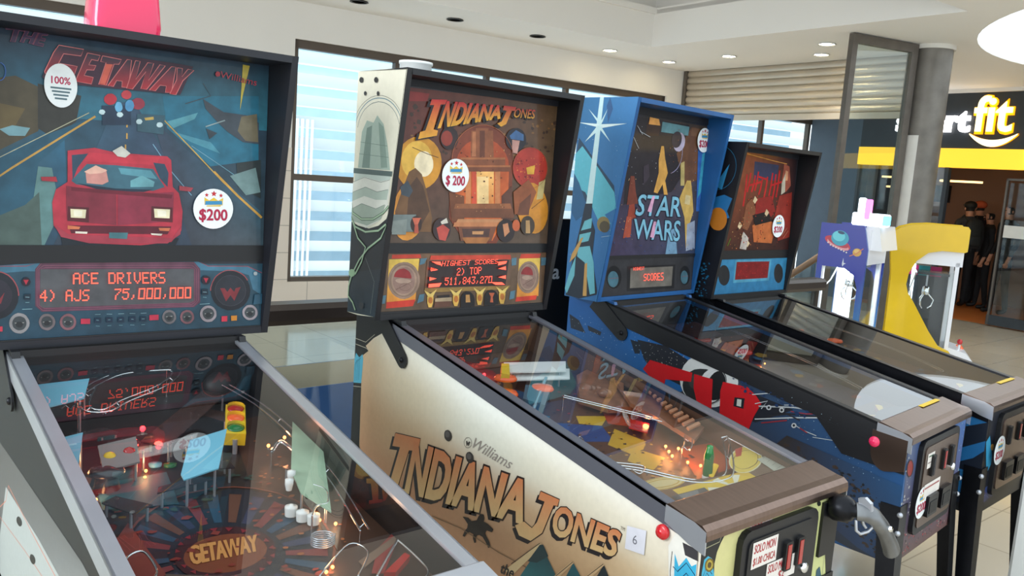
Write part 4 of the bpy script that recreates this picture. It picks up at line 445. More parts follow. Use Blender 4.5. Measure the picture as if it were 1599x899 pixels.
'temple_spk':[('q',[(92,74,58),(92,74,58),(116,88,66),(116,88,66)],[-71,1188,630,1193,643,1373,-41,1373]),('p',(205,66,46),[-22.5,1369,81,1370,85,1358,-24,1357]),('p',(205,66,46),[501,1368,594,1369,589,1353,496,1352]),('p',((236,200,90),(222,140,56)),[-33.1,1355,78,1356,72,1221,-34.1,1218]),('p',(205,60,44),[-34.3,1222,72,1226,64,1205,-35.4,1202]),('p',((236,200,90),(222,140,56)),[494,1352,592,1353,597,1217,494,1217]),('p',(205,60,44),[494,1217,590,1220,586,1204,490,1201]),('p',(150,124,106),[85,1282,82,1266,74,1251,62,1240,47,1232,30.8,1229,13.9,1231,-2,1238,-15.6,1248,-25.9,1262,-32.1,1278,-33.8,1294,-30.8,1310,-23.4,1324,-12.1,1336,2.2,1343,18.4,1346,35.3,1345,51,1339,65,1329,76,1315,83,1299]),('l',(110,88,78),1.5,[76,1283,74,1270,68,1258,60,1249,49,1242,36,1238,22.7,1238,9.6,1241,-2.4,1248,-12.5,1257,-20.1,1268,-24.6,1280,-25.7,1293,-23.5,1306,-18.1,1317,-9.7,1327,1,1334,13.3,1338,26.5,1338,39.7,1335,52,1329,62,1320,70,1309,75,1296,76,1283]),('p',(168,140,120),[70,1284,68,1270,62,1259,53,1250,42,1244,29.3,1241,16.4,1243,4.3,1248,-6.1,1256,-13.9,1267,-18.7,1280,-19.9,1293,-17.6,1306,-11.9,1317,-3.3,1326,7.6,1332,20,1335,32.8,1334,45,1329,56,1321,64,1310,69,1297]),('p',(150,120,108),[66,1284,64,1272,59,1261,51,1253,40,1247,28.9,1245,17.1,1246,5.9,1251,-3.7,1258,-10.9,1269,-15.3,1280,-16.5,1292,-14.3,1304,-9.1,1315,-1.1,1323,9,1329,20.4,1331,32.2,1330,43,1326,53,1318,61,1308,65,1296]),('p',(150,46,48),[-12.9,1300,-11.8,1306,-9.2,1312,-5.2,1317,0.1,1321,6.3,1324,13.3,1325,20.5,1326,27.7,1324,34.5,1321,41,1317,46,1312,49,1306,52,1300,52,1293]),('p',(178,150,132),[52,1283,51,1281,47,1279,42,1278,34.4,1278,26.3,1278,17.8,1279,9.8,1280,2.8,1282,-2.6,1284,-5.9,1287,-7,1289,-5.7,1291,-2.2,1293,3.3,1294,10.4,1295,18.5,1295,26.9,1294,35,1292,42,1290,48,1288,51,1286]),('l',(100,70,60),1.4,[-3,1260,55,1284]),('l',(120,90,80),1.2,[52,1267,51,1264,49,1261,46,1259,42,1257,36.8,1256,31.4,1256,26,1256,20.9,1258,16.5,1260,13.1,1262,10.9,1265,10,1268,10.5,1271,12.4,1274,15.5,1276,19.7,1278,24.6,1279,29.9,1279,35.3,1279,40,1277,45,1275,48,1273,51,1270,52,1267]),('p',(150,124,106),[593,1281,591,1265,584,1251,574,1240,562,1232,548,1229,533,1230,519,1236,507,1246,498,1259,492,1274,491,1290,493,1306,499,1320,509,1331,521,1339,535,1342,550,1341,564,1335,576,1326,585,1313,591,1297]),('l',(110,88,78),1.5,[586,1282,584,1269,580,1258,572,1248,563,1241,552,1237,540,1237,529,1240,519,1246,510,1254,503,1265,499,1277,498,1290,500,1302,504,1313,511,1323,520,1330,531,1334,542,1334,554,1332,564,1326,573,1317,580,1307,584,1294,586,1282]),('p',(168,140,120),[581,1282,579,1269,574,1258,566,1249,557,1243,546,1240,535,1241,524,1246,515,1254,508,1264,504,1276,503,1289,505,1302,509,1313,517,1322,526,1328,537,1331,548,1330,558,1326,568,1318,575,1307,579,1295]),('p',(150,120,108),[578,1282,576,1271,571,1260,564,1252,556,1246,546,1244,536,1245,526,1249,517,1256,511,1266,507,1277,506,1289,508,1300,512,1311,519,1319,527,1325,537,1327,547,1327,557,1322,566,1315,572,1306,576,1294]),('p',(150,46,48),[507,1297,507,1304,510,1309,513,1314,518,1318,523,1321,529,1323,535,1323,541,1322,547,1319,552,1316,557,1311,560,1305,562,1299,563,1292]),('p',(178,150,132),[564,1281,563,1279,560,1277,555,1276,549,1275,542,1275,535,1276,528,1277,522,1279,517,1281,514,1284,513,1286,514,1288,517,1290,522,1291,528,1292,535,1292,542,1291,549,1290,556,1288,560,1286,563,1284]),('l',(100,70,60),1.4,[519,1258,567,1282]),('l',(120,90,80),1.2,[567,1265,567,1262,566,1259,563,1257,559,1255,555,1254,550,1254,546,1255,541,1256,538,1258,534,1260,532,1263,532,1266,532,1269,533,1272,536,1274,539,1276,544,1277,548,1277,553,1276,557,1275,561,1273,564,1271,566,1268,567,1265]),('p',(84,120,136),[82,1356,107,1358,98,1340,79,1336]),('p',(84,120,136),[85,1241,105,1243,102,1220,78,1213]),('p',(84,120,136),[458,1354,481,1356,481,1330,461,1328]),('p',(84,120,136),[463,1238,486,1242,483,1213,460,1209]),('p',(84,120,136),[595,1355,620,1355,619,1328,598,1326]),('p',(84,120,136),[-54,1243,-37.9,1244,-41,1218,-57,1217]),('p',(200,70,50),[121,1366,452,1366,456,1350,117,1352]),('p',(110,82,64),[107,1352,459,1350,456,1250,104,1257]),('p',(48,36,36),[115,1348,447,1348,438,1259,111,1263]),('p',(150,120,64),[104,1261,461,1259,451,1246,105,1247]),('p',(226,196,110),[102,1255,127,1242,151,1256,138,1233,118,1234]),('p',(214,170,80),[115,1234,140,1233,139,1212,135,1198,123,1198,117,1213]),('p',(180,110,50),[137,1221,137,1218,136,1215,135,1213,133,1211,131,1211,128,1211,126,1212,124,1213,122,1216,120,1218,120,1221,120,1224,121,1227,122,1229,124,1231,127,1231,129,1231,132,1230,134,1229,136,1226,137,1224]),('p',(226,196,110),[202,1256,229,1242,254,1256,240,1233,219,1234]),('p',(214,170,80),[217,1234,243,1233,242,1212,238,1197,225,1198,218,1213]),('p',(180,110,50),[240,1221,240,1218,239,1215,237,1213,235,1211,233,1210,230,1210,228,1211,225,1213,224,1216,222,1218,222,1221,222,1224,223,1227,224,1229,226,1231,229,1232,231,1232,234,1231,236,1229,238,1226,239,1224]),('p',(226,196,110),[300,1257,328,1243,354,1257,340,1234,318,1234]),('p',(214,170,80),[315,1235,342,1234,341,1212,337,1197,323,1197,317,1213]),('p',(180,110,50),[339,1220,339,1218,338,1215,337,1212,334,1211,332,1210,329,1210,326,1211,324,1213,322,1215,321,1218,320,1221,320,1224,321,1227,323,1229,325,1231,327,1232,330,1232,333,1231,335,1229,337,1226,339,1224]),('p',(226,196,110),[396,1258,426,1243,453,1258,438,1234,415,1235]),('p',(214,170,80),[412,1235,441,1234,440,1211,436,1196,421,1197,414,1212]),('p',(180,110,50),[438,1220,437,1217,436,1214,435,1212,433,1210,430,1210,427,1210,424,1211,422,1213,420,1215,418,1218,418,1221,418,1224,418,1227,420,1230,422,1231,425,1232,428,1232,431,1231,433,1229,435,1227,437,1224]),('p',(24,22,26),[308,1216,308,1208,305,1200,300,1195,293,1191,285,1189,277,1189,268,1192,261,1196,255,1203,251,1210,249,1218,250,1226,253,1233,258,1239,264,1243,272,1245,281,1244,289,1242,296,1237,302,1231,306,1224]),('p',(24,22,26),[411,1217,410,1209,407,1202,402,1196,395,1192,386,1190,378,1190,369,1193,361,1198,355,1204,351,1212,349,1220,350,1228,352,1235,358,1241,365,1245,373,1247,382,1247,390,1244,398,1239,404,1233,409,1225]),('p',(24,22,26),[249,1218,308,1220,310,1194,251,1192]),('p',(24,22,26),[349,1218,410,1220,413,1196,351,1194]),('p',(200,150,90),[269,1234,285,1234,290,1208,271,1208]),('p',(180,90,60),[367,1237,392,1236,385,1221,389,1203,375,1204,377,1222]),('p',(40,34,34),[155,1235,204,1237,202,1224,159,1224]),('p',(170,150,120),[146,1227,212,1228,213,1215,146,1216]),('p',(100,66,52),[146,1216,213,1215,209,1198,143,1197])],
'temple_dmd':[('p',(255,80,50),[117,1348,152,1347,158,1334,138,1339]),('p',(255,80,50),[114,1321,144,1322,119,1327]),('p',(255,80,50),[116,1329,144,1320,117,1317]),('p',(255,80,50),[113,1298,141,1293,114,1286]),('p',(255,80,50),[112,1276,162,1278,153,1266,111,1265]),('p',(255,80,50),[391,1344,430,1346,426,1337,392,1331]),('p',(255,80,50),[426,1328,393,1320,428,1315]),('p',(255,80,50),[429,1297,396,1291,430,1284]),('p',(255,80,50),[364,1275,414,1273,429,1264,387,1265])],
'dmdtxt':{'temple':[[156,1332,389,1338,160,1349,390,1353],[219,1300,323,1304,220,1325,321,1328],[173,1270,369,1272,174,1295,370,1296]],
'getaway':[[135,1301,353,1297,135,1329,351,1327],[64,1261,171,1258,64,1289,172,1287],[227,1259,419,1255,230,1287,419,1286]],
'space':[[142,1282,218,1283,140,1296,216,1296],[221,1236,367,1233,216,1266,361,1267]]},
'getaway_dmd':[],
'temple_bbside':[('q',[(235,232,205),(236,233,210),(238,234,214),(240,236,216)],[1380,1159,1215,1178,1103,1916,1382,1927]),('p',(22,24,30),[1394,1456,1337,1447,1271,1444,1216,1458,1174,1482,1148,1506,1197,1181,1388,1158]),('p',((30,36,44),(30,48,60)),[1392,1292,1189,1330,1212,1178,1388,1162]),('l',(120,150,160),3,[1383,1750,1380,1764,1374,1778,1365,1790,1354,1802,1340,1812,1325,1821,1309,1828,1291,1833,1273,1836,1254,1837,1235,1836,1216,1834,1199,1830,1182,1824,1166,1816,1152,1807,1140,1797,1130,1786,1122,1774,1117,1761]),('l',(70,100,112),1.6,[1368,1749,1364,1761,1359,1773,1351,1784,1342,1794,1330,1804,1316,1811,1302,1817,1286,1822,1270,1824,1253,1826,1236,1825,1219,1823,1203,1819,1188,1814,1174,1807,1162,1799,1151,1790,1142,1780,1135,1770,1130,1759]),('l',(40,50,56),1.2,[1395,1751,1391,1766,1385,1781,1375,1795,1363,1807,1349,1818,1332,1827,1314,1834,1295,1840,1275,1843,1255,1844,1234,1844,1214,1841,1195,1836,1177,1830,1160,1822,1146,1812,1132,1801,1122,1789,1113,1776,1107,1763]),('p',(200,214,204),[1369,1625,1160,1622,1170,1505,1374,1497]),('p',(176,196,182),[1354,1626,1340,1736,1313,1771,1274,1764,1254,1786,1216,1760,1188,1700,1167,1626]),('p',(126,150,138),[1330,1627,1311,1748,1281,1756,1284,1628]),('p',(140,164,150),[1245,1767,1215,1752,1182,1633,1218,1631]),('l',(110,134,122),1.4,[1350,1669,1178,1663]),('l',(110,134,122),1.4,[1345,1705,1188,1696]),('p',(86,104,100),[1381,1624,1153,1623,1155,1608,1384,1608]),('p',(232,234,222),[1389,1580,1312,1600,1214,1590,1161,1600,1168,1524,1217,1470,1290,1444,1386,1459]),('p',(184,200,186),[1386,1548,1302,1569,1233,1558,1169,1569,1176,1538,1238,1534,1307,1541,1388,1520]),('p',(170,186,170),[1390,1495,1320,1517,1235,1507,1182,1523,1203,1479,1283,1452,1382,1459]),('l',(90,104,98),1.2,[1385,1580,1312,1598,1214,1588,1164,1598]),('l',(90,104,98),1.2,[1386,1548,1302,1569,1233,1558,1172,1569]),('l',(90,104,98),1.2,[1386,1496,1320,1517,1235,1507,1186,1523]),('l',(28,36,32),9,[1396,1515,1372,1484,1316,1469,1247,1475,1191,1499,1164,1520]),('l',(28,36,32),9,[1400,1470,1352,1442,1289,1432,1214,1443,1173,1466]),('l',(28,36,32),9,[1370,1458,1333,1408,1284,1385,1303,1338,1339,1293]),('l',(28,36,32),9,[1166,1463,1198,1422,1269,1383,1319,1341,1355,1295]),('l',(28,36,32),9,[1359,1291,1376,1251,1377,1218,1347,1202,1328,1180]),('l',(140,176,140),6.4,[1396,1515,1372,1484,1316,1469,1247,1475,1191,1499,1164,1520]),('l',(140,176,140),6.4,[1400,1470,1352,1442,1289,1432,1214,1443,1173,1466]),('l',(140,176,140),6.4,[1370,1458,1333,1408,1284,1385,1303,1338,1339,1293]),('l',(140,176,140),6.4,[1166,1463,1198,1422,1269,1383,1319,1341,1355,1295]),('l',(140,176,140),6.4,[1359,1291,1376,1251,1377,1218,1347,1202,1328,1180]),('l',(200,220,190),2,[1396,1515,1372,1484,1316,1469,1247,1475,1191,1499,1164,1520]),('l',(200,220,190),2,[1400,1470,1352,1442,1289,1432,1214,1443,1173,1466]),('l',(200,220,190),2,[1370,1458,1333,1408,1284,1385,1303,1338,1339,1293]),('l',(200,220,190),2,[1166,1463,1198,1422,1269,1383,1319,1341,1355,1295]),('l',(200,220,190),2,[1359,1291,1376,1251,1377,1218,1347,1202,1328,1180]),('p',(150,186,148),[1339,1297,1340,1294,1342,1290,1345,1287,1350,1285,1355,1283,1361,1282,1366,1282,1372,1284,1376,1286,1378,1289,1379,1292,1379,1296,1377,1299,1373,1302,1368,1305,1363,1306,1357,1307,1352,1307,1347,1306,1343,1304,1340,1301]),('l',(120,130,124),1.4,[1281,1353,1222,1286,1235,1184]),('p',(40,40,40),[1343,1893,1343,1890,1344,1888,1346,1886,1349,1885,1352,1885,1356,1885,1360,1886,1363,1887,1365,1889,1367,1891,1368,1894,1367,1896,1366,1898,1364,1900,1361,1902,1358,1902,1354,1902,1351,1901,1348,1900,1345,1898,1343,1895]),('p',(40,40,40),[1256,1890,1257,1888,1258,1885,1260,1884,1262,1882,1266,1882,1269,1882,1272,1883,1275,1884,1278,1886,1279,1888,1280,1891,1280,1893,1278,1895,1276,1897,1274,1898,1271,1899,1267,1899,1264,1898,1261,1896,1259,1894,1257,1892]),('p',(40,40,40),[1320,1852,1321,1850,1321,1848,1323,1847,1324,1846,1326,1846,1329,1846,1331,1846,1333,1847,1334,1849,1335,1850,1336,1852,1336,1854,1335,1856,1334,1857,1332,1858,1330,1859,1328,1859,1326,1858,1324,1857,1322,1856,1321,1854]),('p',(40,40,40),[1246,1850,1246,1848,1247,1847,1248,1845,1250,1844,1252,1844,1254,1844,1256,1844,1258,1846,1259,1847,1260,1849,1261,1850,1260,1852,1260,1854,1259,1855,1257,1856,1255,1857,1253,1857,1251,1856,1249,1855,1248,1854,1246,1852]),('p',(50,54,58),[1275,1204,1276,1201,1277,1198,1280,1195,1283,1193,1288,1191,1292,1191,1296,1191,1300,1192,1303,1193,1305,1196,1306,1198,1306,1201,1304,1204,1302,1207,1298,1209,1294,1210,1289,1211,1285,1211,1281,1210,1278,1208,1276,1206]),('l',(30,32,36),4,[1103,1916,1204,1180]),('l',(34,34,36),3,[1382,1927,1103,1916])],
'temple_cab':[('p',(200,150,112),[3004,1450,-53,1022,-275,-1273,2586,-5802]),('g',[(236,220,186),(240,238,222),(240,243,236),(242,240,230),(240,236,226),(224,186,146),(226,212,182),(224,224,208),(228,220,198),(234,224,204),(208,164,124),(210,178,140),(202,168,134),(208,174,134),(224,204,168),(204,154,118),(192,142,106),(184,142,108),(200,160,118),(216,182,138),(200,150,112),(200,150,112),(200,150,112),(200,150,112),(200,150,112)],[1530,1173,-5.1,924,-20.8,570,1413,462]),('p',(24,26,30),[1604,-100,1582,1254,1114,1318,1136,1178,1234,1135,1337,1082,1382,1048,1365,1034,1404,1009,1399,914,1393,717,1338,31]),('l',(205,200,180),1.6,[1450,1060,1384,1060,1330,1096]),('l',(205,200,180),1.6,[1448,1041,1382,1041,1361,1037]),('l',(205,185,140),1.6,[1361,1037,1394,1002,1395,915,1391,695,1359,254]),('p',(90,185,215),[1461,988,1442,1012,1420,1001,1400,1016,1394,1002,1399,918,1462,908]),('l',(20,40,56),1.6,[1454,910,1446,969,1435,989]),('l',(20,40,56),1.6,[1441,915,1437,978,1427,993]),('l',(20,40,56),1.6,[1429,920,1427,986,1419,997]),('l',(20,40,56),1.6,[1417,925,1418,995,1411,1001]),('l',(210,205,190),1.4,[1465,896,1398,905]),('p',(34,30,36),[1193,795,1054,817,1064,775,1112,763,1165,626,1121,633,1139,589,1253,579,1238,623,1211,628,1163,758,1207,748]),('t',(34,30,36),'NDIANA',[1117,630,574,734,1080,795,542,842],0.05,0),('p',(34,30,36),[507,839,438,841,443,823,457,820,491,734,531,697,577,693,595,715,561,738,530,732,513,755,490,818,515,816]),('t',(34,30,36),'ONES',[458,748,245,772,444,826,228,835],0.05,0),('l',(46,32,30),5,[1176,810,1038,831,1048,790,1096,778,1148,643,1105,649,1122,606,1235,596,1220,640,1193,644,1146,773,1190,764,1176,810]),('l',(46,32,30),5,[497,851,428,853,433,835,447,832,480,747,520,710,566,707,584,728,550,751,519,745,502,767,480,830,504,828,497,851]),('p',(46,32,30),[1176,810,1038,831,1048,790,1096,778,1148,643,1105,649,1122,606,1235,596,1220,640,1193,644,1146,773,1190,764]),('t',(46,32,30),'NDIANA',[1101,646,562,747,1064,810,531,855],0.075,0),('p',(46,32,30),[497,851,428,853,433,835,447,832,480,747,520,710,566,707,584,728,550,751,519,745,502,767,480,830,504,828]),('t',(46,32,30),'ONES',[448,760,236,784,433,838,220,846],0.075,0),('p',((206,128,84),(222,188,134)),[1176,810,1038,831,1048,790,1096,778,1148,643,1105,649,1122,606,1235,596,1220,640,1193,644,1146,773,1190,764]),('t',((206,128,84),(222,188,134)),'NDIANA',[1101,646,562,747,1064,810,531,855],0.042,0),('p',((206,128,84),(222,188,134)),[497,851,428,853,433,835,447,832,480,747,520,710,566,707,584,728,550,751,519,745,502,767,480,830,504,828]),('t',((206,128,84),(222,188,134)),'ONES',[448,760,236,784,433,838,220,846],0.042,0),('t',(150,142,134),'Williams',[788,880,620,869,774,912,608,899],-0.005,0.3),('l',(90,84,80),1.3,[790,893,790,889,791,885,794,881,797,878,801,875,806,873,810,872,814,872,818,874,821,876,823,879,824,882,824,886,823,890,820,894,817,898,813,900,808,902,804,903,800,903,796,901,793,899,791,896,790,893]),('p',(60,56,54),[816,890,810,892,807,886,802,893,796,893,803,878,806,882,812,877]),('p',(58,54,52),[884,888,882,884,883,879,885,874,888,870,892,867,897,865,903,864,908,865,913,867,917,870,919,874,920,878,920,883,918,888,915,892,910,895,905,897,900,898,894,897,890,895,886,892]),('p',(90,86,84),[894,888,894,885,894,883,895,880,897,878,900,876,903,875,906,874,909,875,912,876,914,877,915,880,916,882,916,885,914,887,912,890,910,891,907,893,904,893,901,893,898,892,896,890]),('p',(58,54,52),[777,856,776,851,777,847,778,842,781,838,786,835,790,833,795,832,800,833,805,835,808,838,811,842,812,846,812,851,810,855,807,859,802,862,798,864,793,865,788,864,783,862,780,860]),('p',(90,86,84),[788,856,787,853,787,850,788,848,790,846,792,844,795,843,798,842,801,842,804,844,806,845,807,847,808,850,807,852,806,855,804,857,802,859,799,860,796,860,793,860,791,859,789,858]),('t',(120,110,100),'TM',[224,854,211,854,223,862,210,863],0,0),('p',(34,28,28),[808,670,782,676,766,672,744,683,737,697,729,707,715,710,711,700,713,690,696,691,682,688,670,684,675,674,688,672,697,671,704,660,695,653,682,643,676,631,686,625,699,637,714,646,728,646,739,640,744,628,740,619,748,615,755,626,754,638,772,638,785,627,793,615,802,615,795,631,784,645,782,657,792,663]),('l',(120,96,70),2.4,[955,618,816,633,642,630,439,638,281,634]),('p',((32,60,66),(40,130,140)),[479,716,428,669,391,634,580,551]),('p',(222,196,150),[484,718,474,716,584,585,611,592]),('p',(32,60,66),[484,714,472,719,450,697,490,663,524,653]),('l',(44,36,34),1.6,[484,718,587,620]),('p',(30,90,100),[362,716,294,660,412,608]),('p',(214,180,136),[369,717,360,716,416,648,439,638]),('l',(44,36,34),1.6,[364,717,434,640]),('p',(24,40,48),[263,752,216,695,315,651]),('p',(214,180,136),[269,753,261,752,318,682,340,676]),('l',(44,36,34),1.6,[265,753,334,679]),('t',(44,40,40),'the',[631,578,578,584,621,609,568,615],0.03,0),('p',(232,230,222),[84,870,62,919,19.5,909,6.9,888,-13.5,697,55,664]),('p',(60,58,62),[48,892,7.3,891,4.3,867,38,867]),('p',(60,175,215),[65,860,51,836,34.1,863,18.8,850,6.8,860,-13.5,697,48,667]),('l',(20,50,84),2.2,[66,830,53,824,32.7,852,6.9,834]),('l',(20,50,84),2.2,[64,807,51,801,30,830,4.2,813]),('l',(20,50,84),2.2,[61,785,48,779,27.3,808,1.5,791]),('l',(20,50,84),2.2,[58,763,45,757,24.6,786,-1.2,769]),('l',(20,50,84),2.2,[55,740,42,735,21.9,764,-3.9,748]),('l',(40,38,40),1.6,[72,862,72,818,52,665]),('p',(222,222,232),[203,871,147,880,147,823,204,816]),('t',(110,110,120),'6',[183,836,170,838,184,857,171,859],0,0)],
'temple_front':[('q',[(226,222,150),(222,232,160),(220,228,158),(232,222,160)],[19.6,684,713,644,594,926,-10.6,925]),('p',(26,28,30),[-14.6,923,69,924,76,907,65,893,55,875,50,850,72,668,-3.4,692]),('l',(190,188,150),1.6,[3.1,893,60,897,70,918]),('p',(70,185,220),[7.5,840,11.5,869,23.8,874,38.6,865,55,820,53,777,11.5,788]),('l',(20,50,84),2,[10,825,23.1,851,45,828]),('l',(20,50,84),2,[12.4,810,25.6,836,47,813]),('l',(20,50,84),2,[14.8,795,28.1,821,50,798]),('p',(120,100,30),[48,846,47,842,45,839,41,837,37,836,32.5,836,27.8,838,23.5,841,20,844,17.3,849,15.9,853,15.7,858,16.8,862,19.2,865,22.5,867,26.7,868,31.2,868,35.8,866,40,863,44,860,46,855,48,851]),('p',(200,176,70),[44,848,43,845,41,842,38.5,841,35.5,840,32.3,840,29,842,25.9,844,23.3,846,21.4,850,20.4,853,20.3,856,21.1,859,22.8,861,25.2,863,28.2,864,31.4,864,34.7,862,37.8,860,40,858,42,854,43,851]),('p',(90,74,30),[38.8,849,38.3,848,37.3,846,35.8,845,34,845,32.1,845,30.1,846,28.2,847,26.7,848,25.6,850,25,852,24.9,854,25.4,856,26.4,858,27.9,859,29.7,859,31.6,859,33.6,858,35.4,857,37,856,38.1,854,38.8,852]),('p',(26,28,30),[504,926,572,926,649,662,546,663,509,797,538,804,501,885]),('l',(190,188,150),2,[505,921,515,902,578,900]),('l',(190,188,150),1.8,[575,809,516,795,520,696]),('p',(40,44,40),[468,899,468,897,468,895,466,894,464,894,462,894,459,894,456,895,454,897,452,899,450,901,450,903,450,904,450,906,452,907,454,908,456,908,459,907,461,906,464,905,466,903,467,901]),('p',(40,44,40),[304,933,304,932,303,931,303,931,302,931,302,931,301,931,300,931,299,932,299,932,298,933,298,934,298,934,298,935,298,935,299,936,300,936,301,936,301,935,302,935,303,934,303,933]),('p',(230,215,210),[165,914,255,915,257,902,172,903]),('t',(190,50,50),'SOLO MO',[176,904,251,907,174,915,249,918],0.03,0),('p',(40,90,110),[487,722,501,728,524,678,488,679])],
'space_bg':[('q',[(70,58,84),(60,72,100),(90,72,52),(40,44,60)],[-22.7,1334,646,1325,675,1908,40,1907]),('p',(40,36,44),[41,1902,468,1903,464,1698,381,1612,155,1578,51,1549]),('p',(112,76,54),[489,1897,572,1893,581,1675,474,1643,392,1775]),('p',(128,92,66),[490,1892,562,1892,568,1859,486,1858]),('p',(100,150,160),[267,1898,469,1895,466,1857,264,1856]),('p',(60,40,36),[160,1888,258,1892,249,1839,160,1832]),('d',(200,205,215),1,3,[221,1734,438,1775,248,1727,102,1740,314,1671,74,1655,316,1723,69,1876,93,1815,229,1652,255,1712,247,1706,211,1814,410,1701,146,1822,128,1866,358,1789,396,1796,431,1773,59,1705,358,1828,62,1811,362,1855,264,1769,114,1679,84,1702,69,1763,104,1808,170,1638,108,1773]),('p',(190,180,205),[446,1825,444,1813,438,1803,429,1794,418,1788,406,1785,393,1785,382,1788,372,1794,364,1803,360,1814,360,1825,362,1836,368,1846,377,1855,388,1861,400,1864,412,1865,424,1861,434,1855,441,1847,446,1836]),('p',(44,42,60),[420,1834,418,1824,413,1815,405,1807,395,1802,384,1799,373,1799,363,1802,354,1808,348,1815,344,1824,344,1834,346,1844,351,1852,359,1860,368,1865,379,1868,390,1868,400,1866,409,1860,416,1853,419,1844]),('l',(170,165,200),3,[421,1824,426,1813,431,1801,433,1789,434,1777,434,1765,431,1753,427,1742,421,1732,414,1722,406,1713,396,1706,386,1700,374,1695,362,1691]),('p',(214,160,80),[274,1799,292,1800,310,1749,339,1691,325,1658,354,1600,326,1599,309,1642,278,1603,250,1607,273,1688,265,1740]),('p',(120,60,48),[81,1666,106,1667,125,1603,149,1557,72,1550]),('p',(150,66,50),[89,1550,123,1556,140,1499,82,1485]),('p',(170,80,60),[79,1504,114,1499,117,1420,66,1415]),('p',(60,52,64),[161,1708,195,1721,212,1672,173,1631]),('p',(214,176,96),[490,1666,520,1667,540,1617,565,1533,545,1476,575,1367,533,1368,499,1504,444,1586]),('p',(226,204,150),[491,1604,532,1600,529,1561,488,1565]),('p',(190,170,110),[428,1737,456,1747,474,1643,444,1642]),('p',(160,170,190),[524,1476,583,1493,606,1367,535,1356]),('p',(120,160,190),[389,1447,436,1458,468,1334,378,1342]),('p',(60,110,190),[548,1855,620,1861,639,1534,586,1534]),('p',(70,170,200),[591,1788,622,1796,612,1620,586,1590]),('t',(20,26,48),'STAR',[134,1510,463,1509,152,1594,463,1592],0.07,0),('t',(20,26,48),'WARS',[136,1415,476,1402,132,1494,471,1489],0.07,0),('t',(130,190,215),'STAR',[134,1510,463,1509,152,1594,463,1592],0.02,0),('t',(130,190,215),'WARS',[136,1415,476,1402,132,1494,471,1489],0.02,0),('p',(214,160,190),[217,1527,243,1591,261,1592,245,1522]),('p',(214,160,190),[252,1420,269,1485,288,1485,280,1414]),('p',(240,170,90),[174,1908,238,1906,251,1881,170,1879]),('d',(150,90,60),1,4,[443,1708,470,1851,397,1664,499,1727,466,1708,346,1762,394,1774,426,1861,337,1766,338,1795,459,1844,474,1876,370,1662,412,1772,467,1759,390,1875,528,1626,398,1786,503,1707,328,1815,406,1746,528,1756,425,1745,365,1766,425,1676,340,1732,366,1694,407,1712,355,1804,458,1626,459,1627,392,1832,531,1642,509,1799,408,1671,541,1718,372,1740,442,1717,400,1627,534,1851]),('d',(60,80,130),1.5,5,[123,1391,403,1361,68,1462,45,1463,417,1481,283,1466,139,1431,503,1401,59,1363,489,1367,499,1378,590,1368,125,1365,268,1378,310,1431,182,1431,143,1481,496,1368,312,1379,48,1393,226,1472,85,1417,114,1427,337,1437,41,1422,98,1462,76,1441,10.9,1397,580,1438,429,1347,-17.6,1476,488,1362,353,1476,224,1360,544,1367,93,1365,196,1385,56,1347,345,1383,92,1402,326,1405,186,1384,164,1453,66,1392,24.4,1463,8.3,1398,308,1413,-13.7,1430,160,1485,-22.5,1344]),('d',(190,150,110),1.5,4,[34.8,1479,127,1411,41,1605,127,1493,63,1484,81,1458,140,1579,62,1450,90,1637,100,1491,41,1494,117,1431,96,1648,104,1499,142,1534,37.4,1550,55,1452,68,1649,115,1655,32.9,1668,105,1647,72,1652,90,1484,88,1550]),('d',(220,190,130),1.5,4,[536,1670,519,1624,539,1668,564,1462,580,1361,474,1567,523,1586,470,1601,573,1401,530,1604,560,1515,479,1531,480,1647,511,1561,543,1384,522,1548,581,1363,535,1379,499,1382,545,1450]),('d',(90,130,190),1.5,5,[584,1696,588,1706,599,1641,582,1648,538,1748,562,1799,614,1750,596,1567,548,1701,601,1754,560,1747,590,1600,579,1713,552,1828,552,1794,577,1701,565,1627,595,1841,611,1691,530,1796,566,1718,588,1678,610,1722,581,1686,548,1810,536,1803,556,1649,621,1812,607,1798,600,1766]),('l',(190,200,210),2,[93,1867,133,1835]),('l',(190,200,210),2,[114,1846,187,1829]),('l',(190,200,210),2,[75,1820,116,1778])],
'space_spk':[('p',(52,52,56),[-40,1164,667,1153,661,1331,-23.4,1339]),('p',(24,26,30),[81,1255,81,1242,77,1230,68,1220,57,1213,44,1210,29.1,1210,14.7,1215,1.6,1223,-9.1,1233,-16.7,1246,-20.6,1259,-20.4,1272,-16.2,1284,-8.3,1294,2.7,1301,15.9,1304,30.3,1304,45,1299,58,1292,69,1281,77,1269]),('p',(70,110,125),[62,1248,62,1239,59,1230,54,1223,46,1219,36.3,1216,26.2,1217,16.1,1220,6.9,1225,-0.6,1233,-6,1242,-8.7,1251,-8.6,1260,-5.6,1268,-0,1275,7.7,1280,16.9,1282,27,1282,37.1,1279,46,1274,54,1266,60,1257]),('l',(150,60,70),1.2,[0.1,1253,61,1253]),('p',(24,26,30),[591,1245,592,1232,589,1221,583,1212,574,1206,563,1203,551,1203,539,1207,528,1214,519,1224,512,1236,508,1248,508,1260,510,1271,516,1280,525,1286,536,1290,548,1289,560,1286,571,1278,580,1269,587,1257]),('p',(70,110,125),[575,1237,575,1228,573,1220,569,1214,563,1210,555,1207,547,1208,539,1210,531,1216,524,1222,519,1230,517,1239,516,1247,518,1255,523,1262,529,1266,536,1268,544,1268,553,1265,561,1260,567,1254,572,1246]),('l',(150,60,70),1.2,[526,1242,575,1243]),('p',(34,34,38),[114,1299,464,1298,472,1192,125,1195]),('p',(118,112,104),[137,1290,446,1290,450,1204,145,1207])],
